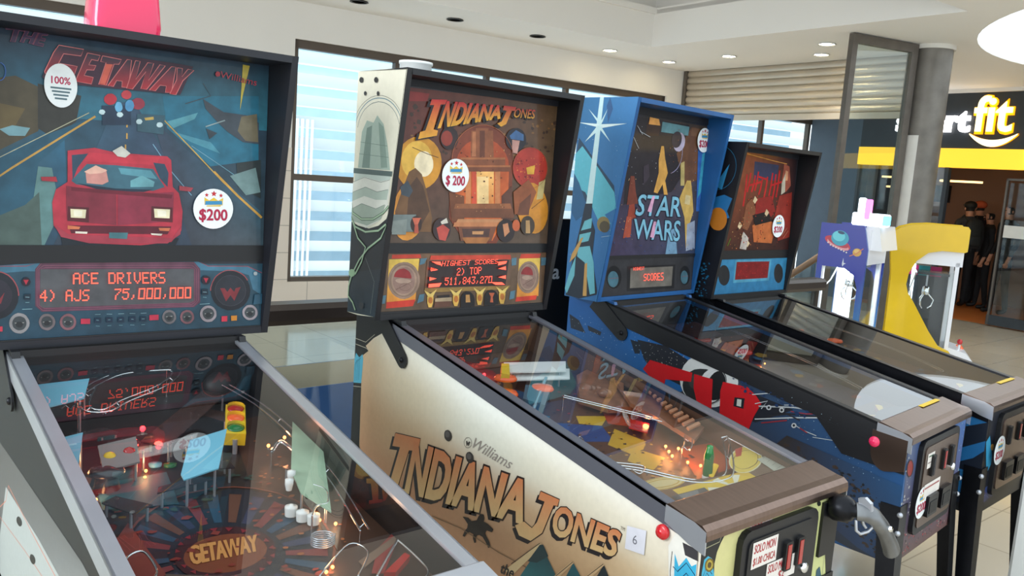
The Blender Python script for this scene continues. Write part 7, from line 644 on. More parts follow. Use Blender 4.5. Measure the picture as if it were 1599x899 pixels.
    for i, (su, sv) in enumerate(ART['stick'].get(key, [])): sticker(bgo, su/1000, sv/1000, yg-.0045, i, k)
    # hinge arms, swing catches
    for x, d in ((0, -1), (W, 1)):
        b = MB(); y0, zz0, y1, zz1, r = {2: (1.30, 1.17, 1.154, 1.05, .026), 3: (1.27, 1.155, 1.121, 1.047, .03)}.get(k, (1.29, 1.15, 1.15, 1.04, .025))
        d2 = Vector((y1-y0, zz1-zz0)).normalized(); n2 = Vector((-d2.y, d2.x)); P = [(y0+n2.x*r*1.2, zz0+n2.y*r*1.2)]
        a0 = math.atan2(n2.y, n2.x)
        for i in range(9): a = a0-math.pi*i/8; P.append((y1+r*math.cos(a), zz1+r*math.sin(a)))
        P.append((y0-n2.x*r*1.2, zz0-n2.y*r*1.2)); xa, xb = (x+d*.004, x+d*.009); b.prism(P, 'x', min(xa, xb), max(xa, xb), 'black'); hg = b.build('hinge_arm', root, .001)
        b = MB(); b.lathe([(.009, 0), (.009, .004), (.004, .007), (.001, .0072)], (x+d*.009, y1, zz1), (d, 0, 0), 'black_metal', 12); b.build('pivot_bolt', hg)
    return root, bb
def sticker(parent, u, v, y, i, k):
    b = MB(); r = .053 if k != 4 else .055; f = lambda a, c, o: (u+a, y-o, v+c)
    ci = [(r*math.cos(t), r*math.sin(t)) for t in [2*math.pi*j/36 for j in range(36)]]
    white = lin((232, 238, 240)); old = (k == 1 and i == 1)
    if old: r = .0255; ci = [(a*.66, c*.95) for a, c in ci]
    b.face([f(a, c, 0) for a, c in ci], 'print', white)
    b.face([f(a, c, -.0008) for a, c in ci][::-1], 'print', white)
    for j in range(36): b.face([f(*ci[j], -.0008), f(*ci[(j+1) % 36], -.0008), f(*ci[(j+1) % 36], 0), f(*ci[j], 0)], 'print', white)
    g = r/.053; mm = lambda *q: [x*1000*g for x in q]
    ops = []
    if old:
        ops.append(('t', (200, 40, 90), '100%', [-20, 4, 20, 4, -20, 20, 20, 20], .03, 0))
        for j in range(4): ops.append(('p', (90, 120, 130), [-22+j*3, -4-j*8, 22-j*3, -4-j*8, 22-j*3, -8-j*8, -22+j*3, -8-j*8]))
    else:
        for j, (sx, sz, sr) in enumerate(((-19, 36, 6), (0, 40, 8.5), (19, 36, 6))):
            pts = []
            for q in range(10): a = math.pi/2+q*math.pi/5; rr = sr if q % 2 == 0 else sr*.45; pts += [sx+rr*math.cos(a), sz+rr*math.sin(a)]
            ops.append(('p', (206, 40, 50), pts))
        ops.append(('p', (244, 204, 60), [-24, 10, 24, 10, 25, 30, 12, 22, 0, 30, -12, 22, -25, 30]))
        ops.append(('p', (60, 150, 200), [-23, 10, 23, 12, 22, 22, -22, 20])); ops.append(('p', (240, 200, 60), [-20, 6, 20, 7, 18, 9.5, -18, 8.5]))
        
        ops.append(('t', (186, 24, 70), '$200' if k != 2 else '$ 200', [-37, -30, 37, -30, -37, 0, 37, 0], .035, 0))
    art(b, ops, f, off=.0003); tag(b.build('price_sticker', parent), 'round white price sticker')
# ---------------------------------------------------------------- playfield furniture
def V3(n): return [Vector((a/1000, c/1000, e/1000)) for a, c, e in ART['pos'][n]]
def smooth(P, n=6, closed=False):
    out = []; N = len(P)
    for i in range(N if closed else N-1):
        a, b_, c, d = (P[(i-1) % N] if closed or i else P[0]), P[i], P[(i+1) % N], (P[(i+2) % N] if closed or i+2 < N else P[-1])
        for k in range(n):
            t = k/n; out.append(.5*((2*b_)+(c-a)*t+(2*a-5*b_+4*c-d)*t*t+(3*b_-a-3*c+d)*t**3))
    if not closed: out.append(P[-1])
    return out
def slab(P, h, m, name, root, bevel=.001):      # a flat plate of thickness h whose outline is P
    b = MB(); n = Vector((0, -.15, 1)).normalized(); A = [q+n*h/2 for q in P]; B = [q-n*h/2 for q in P]
    b.face(A, m); b.face(B[::-1], m)
    for i in range(len(P)): j = (i+1) % len(P); b.face([A[j], A[i], B[i], B[j]], m)
    return b.build(name, root, bevel)
def post(b, q, z, r=.003, m='steel'): b.lathe([(r, z-q.z), (r, 0)], q, m=m, n=8)
def wire(pts, zp, root, r=.0022, two=.0, legs=(0, -1), name='wire_ramp'):
    P = smooth(pts); b = MB(); b.tube(P, r, 'chrome')
    if two:
        Q = []
        for i, q in enumerate(P):
            d = P[min(i+1, len(P)-1)]-P[max(i-1, 0)]; nn = Vector((-d.y, d.x, 0)).normalized(); Q.append(q+nn*two)
        b.tube(Q, r, 'chrome')
        for i in range(2, len(P), 5): b.tube([P[i]-Vector((0, 0, .002)), (P[i]+Q[i])/2-Vector((0, 0, .01)), Q[i]-Vector((0, 0, .002))], r*.8, 'chrome', 6)
    for i in legs: q = P[i]; post(b, q, zp(q.y), .002, 'chrome')
    return b.build(name, root)
def plate_on_posts(P, h, m, name, root, zp):
    o = slab(P, h, m, name, root); c = sum(P, Vector())/len(P)
    for q in P[:4]: w = q*.8+c*.2; b = MB(); post(b, w, zp(w.y)); b.build('post', o)
    return o
def flipper(a, b_, z, root, m='yellow_plastic'):
    b = MB(); d = (b_-a); L_ = d.length; d.normalize(); n = Vector((-d.y, d.x, 0)).normalized(); P = []
    for i in range(9): t = math.pi/2+math.pi*i/8; P.append(a+(d*math.cos(t)+n*math.sin(t))*.012)
    for i in range(9): t = -math.pi/2+math.pi*i/8; P.append(b_+(d*math.cos(t)+n*math.sin(t))*.006)
    A = [q+Vector((0, 0, .018)) for q in P]
    b.face(A, m); b.face(P[::-1], m)
    for i in range(len(P)): j = (i+1) % len(P); b.face([A[j], A[i], P[i], P[j]], 'red_plastic')
    return b.build('flipper', root)
def bumper(x, y, zp, root, m='smoke_plastic', cap='red_lens'):
    z = zp(y); b = MB(); b.lathe([(.028, 0), (.024, .01), (.022, .03), (.03, .034)], (x, y, z), m=m, n=20); o = b.build('pop_bumper', root)
    b = MB(); b.lathe([(.034, .034), (.036, .038), (.03, .046), (.001, .05)], (x, y, z), m=cap, n=20); b.build('bumper_cap', o); return o
def bulb(q, root, m='glow_amber', r=.006, e=.25, col=(1, .5, .22), name='lamp_bulb'):
    b = MB(); b.lathe([(r*.6, -r*2.2), (r*.6, -r)], q, m='steel', n=8); b.ball(q, r, m, 10); o = b.build(name, root)
    if e: l = lamp('lamp_glow', 'POINT', (0, 0, 0), e*.3, col, shadow_soft_size=.01); l.parent = o; l.location = q+Vector((0, 0, .018))
    return o
def furnish(k, root, p, zp, zt):
    R_ = random.Random(k*7)
    # apron with its two instruction cards, flippers, bumpers: every table has them
    W, T = MW, .018
    if k != 2:
        b = MB(); za = lambda y: zt(y)-.035
        b.face([(T+.002, .03, za(.03)), (W-T-.002, .03, za(.03)), (W-T-.002, .13, za(.13)), (W/2+.05, .19, za(.19)), (W/2-.05, .19, za(.19)), (T+.002, .13, za(.13))], 'dark_wood'); ap = b.build('apron', root)
        for x0, x1 in ((.06, .2), (.36, .5)):
            b = MB(); b.box(x0, .045, 0, x1, .125, .0008, 'paper'); o = b.build('instruction_card', ap)
            o.data.transform(Matrix.Translation((0, 0, za(0)+.001)) @ Matrix.Shear('XY', 4, (0, 0)) if False else Matrix(((1, 0, 0, 0), (0, 1, 0, 0), (0, p['sl'], 1, za(0)+.001), (0, 0, 0, 1))))
    if k == 1:
        t = V3('traffic'); c = sum(t, Vector())/4; wv_ = (t[1]-t[0])*.5; hv = (t[0]-t[3])
        zc = Vector((0, -.25, 1)).normalized(); xa = Vector((1, 0, 0)); up = (t[0]+t[1]-t[2]-t[3]).normalized(); L_ = .16; wd_ = .046
        xa = (xa-up*xa.dot(up)).normalized(); nn = xa.cross(up)
        if nn.z < 0: nn = -nn
        b = MB(); o = c+nn*.0
        def bx(b, u0, v0, w0, u1, v1, w1, m):
            q = [o+xa*u+up*v+nn*w for w in (w0, w1) for v in (v0, v1) for u in (u0, u1)]
            for f in ((0, 2, 3, 1), (4, 5, 7, 6), (0, 1, 5, 4), (2, 6, 7, 3), (0, 4, 6, 2), (1, 3, 7, 5)): b.face([q[i] for i in f], m)
        bx(b, -wd_/2, -L_/2, -.03, wd_/2, L_/2, 0, 'yellow_plastic'); tl = b.build('traffic_light', root, .003)
        for i, m in enumerate(('red_lens', 'amber_lens', 'green_lens')):
            b = MB(); q = o+up*(L_/3*(1-i)); b.lathe([(.019, 0), (.019, .004), (.016, .004), (.012, .007), (.001, .009)], q, nn, m, 18); b.build('lens', tl)
            b = MB(); rows = [[q+(xa*math.cos(a)+up*math.sin(a))*.02+nn*h for a in [math.pi*j/8 for j in range(9)]] for h in (0, .012)]; b.grid(rows, 'yellow_plastic'); b.build('visor', tl)
        b = MB(); w = o-up*L_/2-nn*.015; post(b, w, zp(w.y), .006); b.build('post', tl)
        for q in V3('glow1'): bulb(q, root, 'glow_red', .0065, .5, (1, .08, .06), 'flasher')
        bd = plate_on_posts(V3('board'), .004, 'panel_grey', 'control_panel', root, zp)
        P = V3('board'); c = sum(P, Vector())/4
        for s_, m in ((-.25, 'yellow_plastic'), (.25, 'red_lens')):
            q = c+(P[1]-P[0])*s_; b = MB(); b.lathe([(.012, .002), (.01, .006), (.001, .011)], q, (0, -.15, 1), m, 14); b.build('button', bd)
        for n_ in ('blue1', 'blue2', 'blue3'): plate_on_posts(V3(n_), .003, 'pale_blue', 'blue_plate', root, zp)  # flat pale blue plates on posts, put where the glass looks cyan
        plate_on_posts(V3('sign'), .003, 'clear_plastic', 'lane_sign', root, zp)
        plate_on_posts(V3('greencard'), .003, 'green_card', 'target_plastic', root, zp)
        for q in V3('studs'):
            b = MB(); b.lathe([(.012, -.02), (.013, -.004), (.013, 0), (.005, .001), (.004, .004), (.001, .004)], q, m='white_plastic', n=16); b.build('rubber_post', root)
        for q in V3('knobs'): b = MB(); b.lathe([(.006, -.02), (.009, -.006), (.009, .004), (.001, .006)], q, m='white_plastic', n=12); b.build('nylon_post', root)
        wire(V3('wire1'), zp, root, .0026, .02, (3, 20)); wire(V3('wire2'), zp, root, .0024, .0, (0, -1)); wire(V3('wire3'), zp, root, .0018); wire(V3('wire4'), zp, root, .0026, 0, (0, -1)); wire(V3('wire5'), zp, root, .002, 0, (0, -1))
        P = V3('coil')[0]; b = MB(); b.tube([P+Vector((.022*math.cos(a*.5), .022*math.sin(a*.5), .004*a/12.5)) for a in range(0, 63)], .0016, 'steel', 6); b.build('spring', root)
        for q in V3('amber1'): bulb(q-Vector((0, 0, .0)), root, 'glow_amber', .0035, .12)
        q = V3('dome1')[0]; b = MB(); b.ball(q-Vector((0, 0, .03)), .042, 'blackwood', 16); b.lathe([(.045, -.06), (.045, -.03)], q, m='blackwood'); b.build('magnet_dome', root)
        plate_on_posts(V3('ramp1'), .004, 'smoke_plastic', 'ramp', root, zp)
        for q, m in zip(V3('lens'), ('pale_blue', 'green_lens')): b = MB(); b.lathe([(.014, 0), (.014, .006), (.001, .008)], q, m=m, n=16); b.build('target_lens', root)
        P = V3('bulb1'); 
        for q in P: bulb(q, root, 'glow_amber', .004, .15, (1, .35, .15))
        wire(V3('tube1'), zp, root, .006, 0, (0, -1), 'metal_ramp')
        slab(V3('redtri'), .014, 'red_lens', 'slingshot', root)
        flipper(Vector((.18, .21, zp(.21)+.004)), Vector((.25, .165, zp(.165)+.004)), 0, root); flipper(Vector((.38, .21, zp(.21)+.004)), Vector((.31, .165, zp(.165)+.004)), 0, root)
        for x, y in ((.16, .86), (.1, .75)): bumper(x, y, zp, root, 'smoke_plastic', 'dark_lens')
        for (x, y, w_, h_, a_, mm_) in ((.40, .98, .05, .16, .4, 'smoke_plastic'), (.30, .72, .10, .05, -.3, 'dark_lens'), (.47, .62, .04, .12, .2, 'smoke_plastic'), (.10, .62, .05, .09, .5, 'smoke_plastic'), (.22, .66, .12, .03, .2, 'dark_lens'), (.12, .95, .10, .06, .2, 'dark_lens')):
            ca, sa = math.cos(a_), math.sin(a_); z_ = zp(y)+.03; plate_on_posts([Vector((min(max(x+u*ca-v*sa, .03), .53), y+u*sa+v*ca, z_)) for u, v in ((-w_/2, -h_/2), (w_/2, -h_/2), (w_*.4, h_/2), (-w_*.35, h_*.45))], .003, mm_, 'playfield_plastic', root, zp)
        wire([Vector((.44, 1.12, zt(1.12)-.06)), Vector((.50, .9, zt(.9)-.06)), Vector((.505, .6, zt(.6)-.06)), Vector((.47, .36, zt(.36)-.06))], zp, root, .0024, .018)
    elif k == 2:
        za = lambda y: p['zf']-.03+(p['sl']-.02)*y
        b = MB(); pl = [(T+.002, .03), (W-T-.002, .03), (W-T-.002, .26), (W-.12, .2), (W/2+.06, .17), (W/2-.06, .17), (.12, .2), (T+.002, .26)]
        b.face([(x, y, za(y)) for x, y in pl], 'apron_brown')
        for a, c in zip(pl, pl[1:]+pl[:1]): b.face([(*a, za(a[1])), (*c, za(c[1])), (*c, za(c[1])-.012), (*a, za(a[1])-.012)], 'apron_brown')
        fa = lambda u, v, o: (min(max(u, T+.003), W-T-.003), max(v, .03), za(v)+o)
        art(b, ART['temple_apron'], fa, gain=.95); b.build('apron', root)
        plate_on_posts(V3('plane'), .004, 'white_plastic', 'toy_plane_wing', root, zp); P = V3('plane'); slab([q+Vector((0, -.02, -.02)) for q in P], .004, 'white_plastic', 'toy_plane_wing', root); slab(V3('planecap'), .02, 'yellow_plastic', 'toy_plane_engine', root)
        P = V3('post2'); b = MB(); b.tube(P, .006, 'clear_plastic'); b.tube(P, .004, 'pale_blue'); b.build('diverter_tube', root)
        slab(V3('bluetank'), .03, 'steel_blue', 'blue_ramp_cover', root, .004)
        r2 = slab(V3('ramp2'), .02, 'brown_vac', 'rock_ramp', root, .004); r3 = slab(V3('ramp3'), .012, 'brown_vac', 'ramp_channel', root, .003)
        P = V3('ramp2'); c = sum(P, Vector())/len(P)
        for i in range(7):
            q = c+Vector((R_.uniform(-.05, .05), R_.uniform(-.08, .08), R_.uniform(0, .015))); b = MB(); b.ball(q, R_.uniform(.014, .026), 'brown_vac', 8, (1, 1.2, .7)); b.build('rock', r2)
        A, B_, C_, D_ = V3('steps'); st = []
        for i in range(11):
            t = i/11; a, c = A.lerp(D_, t), B_.lerp(C_, t); d = (D_-A)/22; slab([a, c, c+d, a+d], .006, 'wood_slat', 'bridge_slat', root)
        slab(V3('jewel'), .016, 'chrome', 'chrome_bracket', root, .003)
        for i, q in enumerate(V3('fire')): bulb(q, root, 'glow_amber', .004, .22 if i < 5 else .1, (1, .38, .12))
        for q in V3('fire2')[:2]: bulb(q, root, 'glow_red', .005, .35, (1, .1, .05), 'flasher')
        bt, tp = V3('bottle'); b = MB(); b.lathe([(.012, -.012), (.013, .0), (.012, .02), (.013, .04), (.008, .06), (.008, .066), (.001, .068)], bt, m='green_lens', n=16); o = b.build('green_post', root); b = MB(); b.lathe([(.0128, -.02), (.0128, -.012)], bt, m='white_plastic', n=16); b.build('base', o)
        wire(V3('hab1'), zp, root, .0026, .018, (2, 14, 30, -1)); wire(V3('hab2'), zp, root, .0022, .02, (0, -1)); wire(V3('hab3'), zp, root, .002); wire(V3('hab4'), zp, root, .002)
        q = V3('disc')[0]; b = MB(); b.lathe([(.001, 0), (.026, 0), (.026, .002), (.001, .002)], q, (.5, -.7, .5), 'clear_plastic', 18); b.build('clear_disc', root)
        slab(V3('redplate'), .003, 'red_lens', 'red_plastic', root); slab(V3('redzone'), .004, 'red_deep', 'red_plastic', root)
        flipper(Vector((.185, .255, zp(.255)+.004)), Vector((.25, .215, zp(.215)+.004)), 0, root); flipper(Vector((.38, .255, zp(.255)+.004)), Vector((.315, .215, zp(.215)+.004)), 0, root)
        for x, y in ((.2, .9), (.12, .8), (.26, .8)): bumper(x, y, zp, root, 'smoke_plastic', 'amber_lens')
    else:
        for x, y in ((.2, .85), (.32, .95), (.36, .78)): bumper(x, y, zp, root, 'smoke_plastic', 'red_lens' if k == 3 else 'amber_lens')
        flipper(Vector((.18, .24, zp(.24)+.004)), Vector((.25, .2, zp(.2)+.004)), 0, root); flipper(Vector((.38, .24, zp(.24)+.004)), Vector((.31, .2, zp(.2)+.004)), 0, root)
        wire([Vector((.06, .9, zt(.9)-.05)), Vector((.05, .6, zt(.6)-.05)), Vector((.09, .35, zt(.35)-.055)), Vector((.1, .3, zt(.3)-.06))], zp, root, .0024, .02)
        wire([Vector((.5, 1.0, zt(1)-.05)), Vector((.51, .6, zt(.6)-.05)), Vector((.47, .35, zt(.35)-.055))], zp, root, .0024, .02)
        slab([Vector((.2, 1.05, zt(1.05)-.05)), Vector((.42, 1.05, zt(1.05)-.05)), Vector((.4, .9, zt(.9)-.05)), Vector((.22, .9, zt(.9)-.05))], .004, 'smoke_plastic', 'ramp', root)
        for i in range(5): bulb(Vector((R_.uniform(.08, .48), R_.uniform(.4, 1.0), 0))+Vector((0, 0, 0)), root, 'glow_amber', .0035, 0) if False else bulb(Vector(((x_ := R_.uniform(.08, .48)), (y_ := R_.uniform(.4, 1.0)), zp(y_)+.012)), root, 'glow_amber', .0035, .1)
        b = MB(); y = .6; b.face([(T+.002, .3, zp(.3)+.0005), (W-T-.002, .3, zp(.3)+.0005), (W-T-.002, 1.1, zp(1.1)+.0005), (T+.002, 1.1, zp(1.1)+.0005)], 'print', lin((60, 60, 84) if k == 3 else (84, 50, 40))); ops = []
        for i in range(60): ops.append(('d', R_.choice([(150, 60, 50), (60, 110, 150), (190, 150, 60), (40, 50, 70), (120, 120, 130)]), 14, 40, [R_.uniform(60, 500), R_.uniform(330, 1060)]))
        art(b, ops, lambda u, v, o: (u, v, zp(v)+.0006+o)); b.build('playfield_print', root)
mat('dark_lens', (60, 44, 46), .2, coat=.5); mat('green_card', (150, 176, 150), .35, noise=.25, nscale=14, coat=.4); mat('apron_brown', (128, 100, 80), .35, .3, noise=.1); mat('steel_blue', (90, 118, 140), .3, .5); mat('brown_vac', (128, 84, 60), .35, noise=.35, nscale=25, coat=.4); mat('wood_slat', (176, 124, 92), .45, noise=.15); mat('red_deep', (120, 16, 20), .3, coat=.5)
M = {}
for k in (1, 2, 3, 4): M[k] = machine(k)
# things only one of them has
rt, bb = M[1]
def beacon():
    p = PX[1]; c = Vector((.255, 1.25, p['zbt'])); b = MB()
    b.prism([(c.x-.085, c.y-.07), (c.x+.085, c.y-.07), (c.x+.085, c.y+.07), (c.x-.085, c.y+.07)], 'z', c.z, c.z+.012, 'black'); o = b.build('beacon', rt, .004)
    b = MB(); rows = []
    for h, w, d in ((.012, .078, .062), (.03, .08, .064), (.16, .07, .056), (.175, .062, .05)):
        n = 24; rows.append([(c.x+w*(abs(math.cos(a))**.35)*(1 if math.cos(a) > 0 else -1), c.y+d*(abs(math.sin(a))**.35)*(1 if math.sin(a) > 0 else -1), c.z+h) for a in [2*math.pi*i/n for i in range(n)]])
    b.grid(rows, 'pink_plastic', True, True); b.face(rows[-1], 'pink_plastic'); tag(b.build('beacon_dome', o), 'pink red translucent dome')
beacon()
rt, bb = M[2]
def gun():      # pistol shaped plunger grip beside the coin door
    b = MB(); c = Vector((.50, -.02, .845))
    b.prism([(.475, .76), (.548, .76), (.548, .90), (.475, .90)], 'y', -.008, 0, 'black'); o = b.build('gun_grip', rt, .002)
    b = MB(); b.lathe([(.03, 0), (.033, .008), (.033, .036), (.025, .05), (.017, .054), (.017, .07)], (.513, -.008, .885), (0.12, -1, .12), 'black_metal', 20); b.build('barrel_housing', o)
    b = MB(); n = 18
    path = [((.508, -.072, .896), .022, .017), ((.520, -.09, .898), .024, .018), ((.540, -.101, .886), .0235, .018), ((.570, -.110, .857), .0225, .0175), ((.596, -.114, .826), .0235, .018), ((.614, -.117, .800), .026, .0195), ((.621, -.118, .787), .027, .02)]
    rows = []
    for i, (q, ra, rb) in enumerate(path):
        d = (Vector(path[min(i+1, 6)][0])-Vector(path[max(i-1, 0)][0])).normalized(); s_ = Vector((-.25, .9, -.3)); s_ = (s_-d*s_.dot(d)).normalized(); t_ = d.cross(s_)
        rows.append([Vector(q)+s_*rb*math.cos(2*math.pi*k/n)+t_*ra*math.sin(2*math.pi*k/n) for k in range(n)])
    b.grid(rows, 'gun_metal', True); b.face(rows[0][::-1], 'gun_metal'); b.face(rows[-1], 'gun_metal'); b.build('handle', o)
    b = MB(); b.tube([(.505, -.075, .876), (.502, -.08, .852), (.515, -.085, .842), (.532, -.095, .848), (.545, -.104, .866)], .0038, 'steel', 8); b.build('trigger_guard', o)
    b = MB(); b.tube([(.516, -.085, .88), (.520, -.088, .866), (.526, -.092, .858)], .0035, 'steel', 8); b.build('trigger', o)
    b = MB(); b.prism([(-.075, .905), (-.07, .928), (-.086, .934), (-.102, .924), (-.106, .905)], 'x', .512, .524, 'steel'); b.build('hammer', o, .002)
    b = MB(); b.lathe([(.007, 0), (.007, .004), (.001, .005)], (.572, -.128, .858), (-.3, -.9, .2), 'chrome', 12); b.build('grip_screw', o)
mat('gun_metal', (120, 122, 124), .35, .85, noise=.25, nscale=20)
gun()
# ---------------------------------------------------------------- things around the machines
def at(px_dir, dist): return Vector((CAM.x+px_dir[0]*dist, CAM.y+px_dir[1]*dist, 0))
mat('rail_dark', (66, 58, 54), .35, .4, noise=.1); mat('blue_card', (62, 96, 150), .55, noise=.06); mat('card_inside', (214, 196, 168), .7, noise=.06); mat('rail_wood', (120, 98, 80), .4, noise=.12)
BY = 2.06
root = empty('balustrade', (.4, BY, 0), 0, 'long dark brown handrail on glass panels running behind the pinball machines', 'balustrade')
def add(b, name, par, bevel=0):
    o = b.build(name, None, bevel); o.parent = par; o.matrix_parent_inverse = (Matrix.Translation(par.location) @ Matrix.Rotation(par.rotation_euler.z, 4, 'Z')).inverted(); return o
b = MB(); P = [(BY-.05, 1.0), (BY+.05, 1.0), (BY+.06, 1.02), (BY+.06, 1.06), (BY+.04, 1.08), (BY-.04, 1.08), (BY-.06, 1.06), (BY-.06, 1.02)]
b.prism(P, 'x', -3.5, 3.98, 'rail_dark'); add(b, 'handrail', root, .004)
for i in range(5):
    x = -3.45+i*1.48; b = MB(); b.box(x+.02, BY-.006, .06, x+1.46, BY+.006, .995, 'pane'); add(b, 'glass_panel', root)
for i in range(6):
    x = -3.45+i*1.48; b = MB(); b.box(x-.015, BY-.02, 0, x+.015, BY+.02, 1.0, 'rail_dark'); add(b, 'post', root)
root = empty('stair_rail', (7.6, 4.3, 0), 0, 'brown sloping stair handrail with glass beside the blue claw machine', 'handrail')
b = MB(); b.tube([(7.38, 4.72, .56), (7.554, 4.44, .70), (7.736, 4.127, 1.01), (7.85, 3.95, 1.02), (8.1, 3.72, 1.02)], .04, 'rail_wood', 10); add(b, 'handrail', root)
b = MB(); P = [(7.40, 4.69, .02), (7.736, 4.127, .02), (7.736, 4.127, .96), (7.554, 4.44, .66), (7.40, 4.69, .54)]; b.prism([(0, 0)]*0 or P, 'x', 0, .01, 'pane', fn=lambda p, h: (p[0]+h*.85, p[1]+h*.5, p[2])); add(b, 'glass_panel', root)
for q, h in (((7.40, 4.70), .56), ((7.736, 4.127), .99), ((8.1, 3.72), 1.0)): b = MB(); b.box(q[0]-.02, q[1]-.02, 0, q[0]+.02, q[1]+.02, h, 'rail_wood'); add(b, 'post', root)
def carton(x, y, z, rz, w, d, h, label, flaps):
    root = empty('storage_carton', (x, y, z), rz, label, 'box'); t = .006
    b = MB(); 
    for q in ((-w/2, -d/2, 0, w/2, -d/2+t, h), (-w/2, d/2-t, 0, w/2, d/2, h), (-w/2, -d/2, 0, -w/2+t, d/2, h), (w/2-t, -d/2, 0, w/2, d/2, h), (-w/2, -d/2, 0, w/2, d/2, t)): b.box(*q, 'blue_card')
    i = t+.0008
    for q in ([(-w/2+i, d/2-i, t), (w/2-i, d/2-i, t), (w/2-i, d/2-i, h), (-w/2+i, d/2-i, h)], [(-w/2+i, -d/2+i, t), (-w/2+i, d/2-i, t), (-w/2+i, d/2-i, h), (-w/2+i, -d/2+i, h)], [(w/2-i, -d/2+i, t), (w/2-i, d/2-i, t), (w/2-i, d/2-i, h), (w/2-i, -d/2+i, h)]): b.face(q, 'card_inside')
    b.build('body', root)
    for sx, ang, sw in flaps:
        b = MB(); x0 = sx*w/2; dx, dz = sx*math.cos(ang)*sw, math.sin(ang)*sw
        P = [(x0, -d/2, h), (x0, d/2, h), (x0+dx, d/2, h+dz), (x0+dx, -d/2, h+dz)]; b.face(P, 'blue_card'); b.face([(a, c, e+.004) for a, c, e in P][::-1], 'card_inside'); 
        for k in range(4): a, c = P[k], P[(k+1) % 4]; b.face([a, c, (c[0], c[1], c[2]+.004), (a[0], a[1], a[2]+.004)], 'blue_card')
        b.build('flap', root)
    return root
carton(.68, 2.84, 0, .03, .66, .44, .56, 'open blue carton with a cream inside behind the glass railing', [(-1, .5, .22)])
# black board with a white letter, between two machines
root = empty('sign_board', (1.10, 1.72, 0), 0, 'black board with a white letter a standing between the cream and blue machines', 'sign board')
b = MB(); b.box(1.02, 1.70, 0, 1.36, 1.74, 1.46, 'blackwood', .01); add(b, 'board', root, .003)
vs, fs = glyphs('a', .02, 0); b = MB()
for fc in fs: b.face([(1.11+.045*vs[i][0], 1.698, 1.198+.045*vs[i][1]) for i in fc], 'white_plastic')
add(b, 'letter', root)
b = MB(); b.box(1.0, 1.66, 0, 1.38, 1.79, .02, 'black_metal'); add(b, 'foot', root)
# white tub on the cream machine's head
c = Vector((.048, 1.25, 1.9206)); b = MB(); b.lathe([(.045, 0), (.05, .004), (.048, .028), (.052, .03), (.052, .038), (.001, .04)], c, m='white_plastic', n=24); o = b.build('plastic_tub'); tag(o, 'small round white plastic tub on top of the cream machine head', 'tub')
# white pedestal at the edge of the picture
root = empty('white_pedestal', (1.955, .03, 0), 0, 'smooth white pedestal at the picture edge in front of the black machine', 'pedestal')
b = MB(); b.prism([(.012, 0), (.0, -.012), (0, -.20), (.012, -.212), (.30, -.212), (.312, -.2), (.312, -.012), (.30, 0)], 'z', .02, .90, 'white_plastic'); b.build('body', root, .004)
b = MB(); b.box(.01, -.205, 0, .305, -.01, .02, 'black_metal'); b.build('plinth', root)
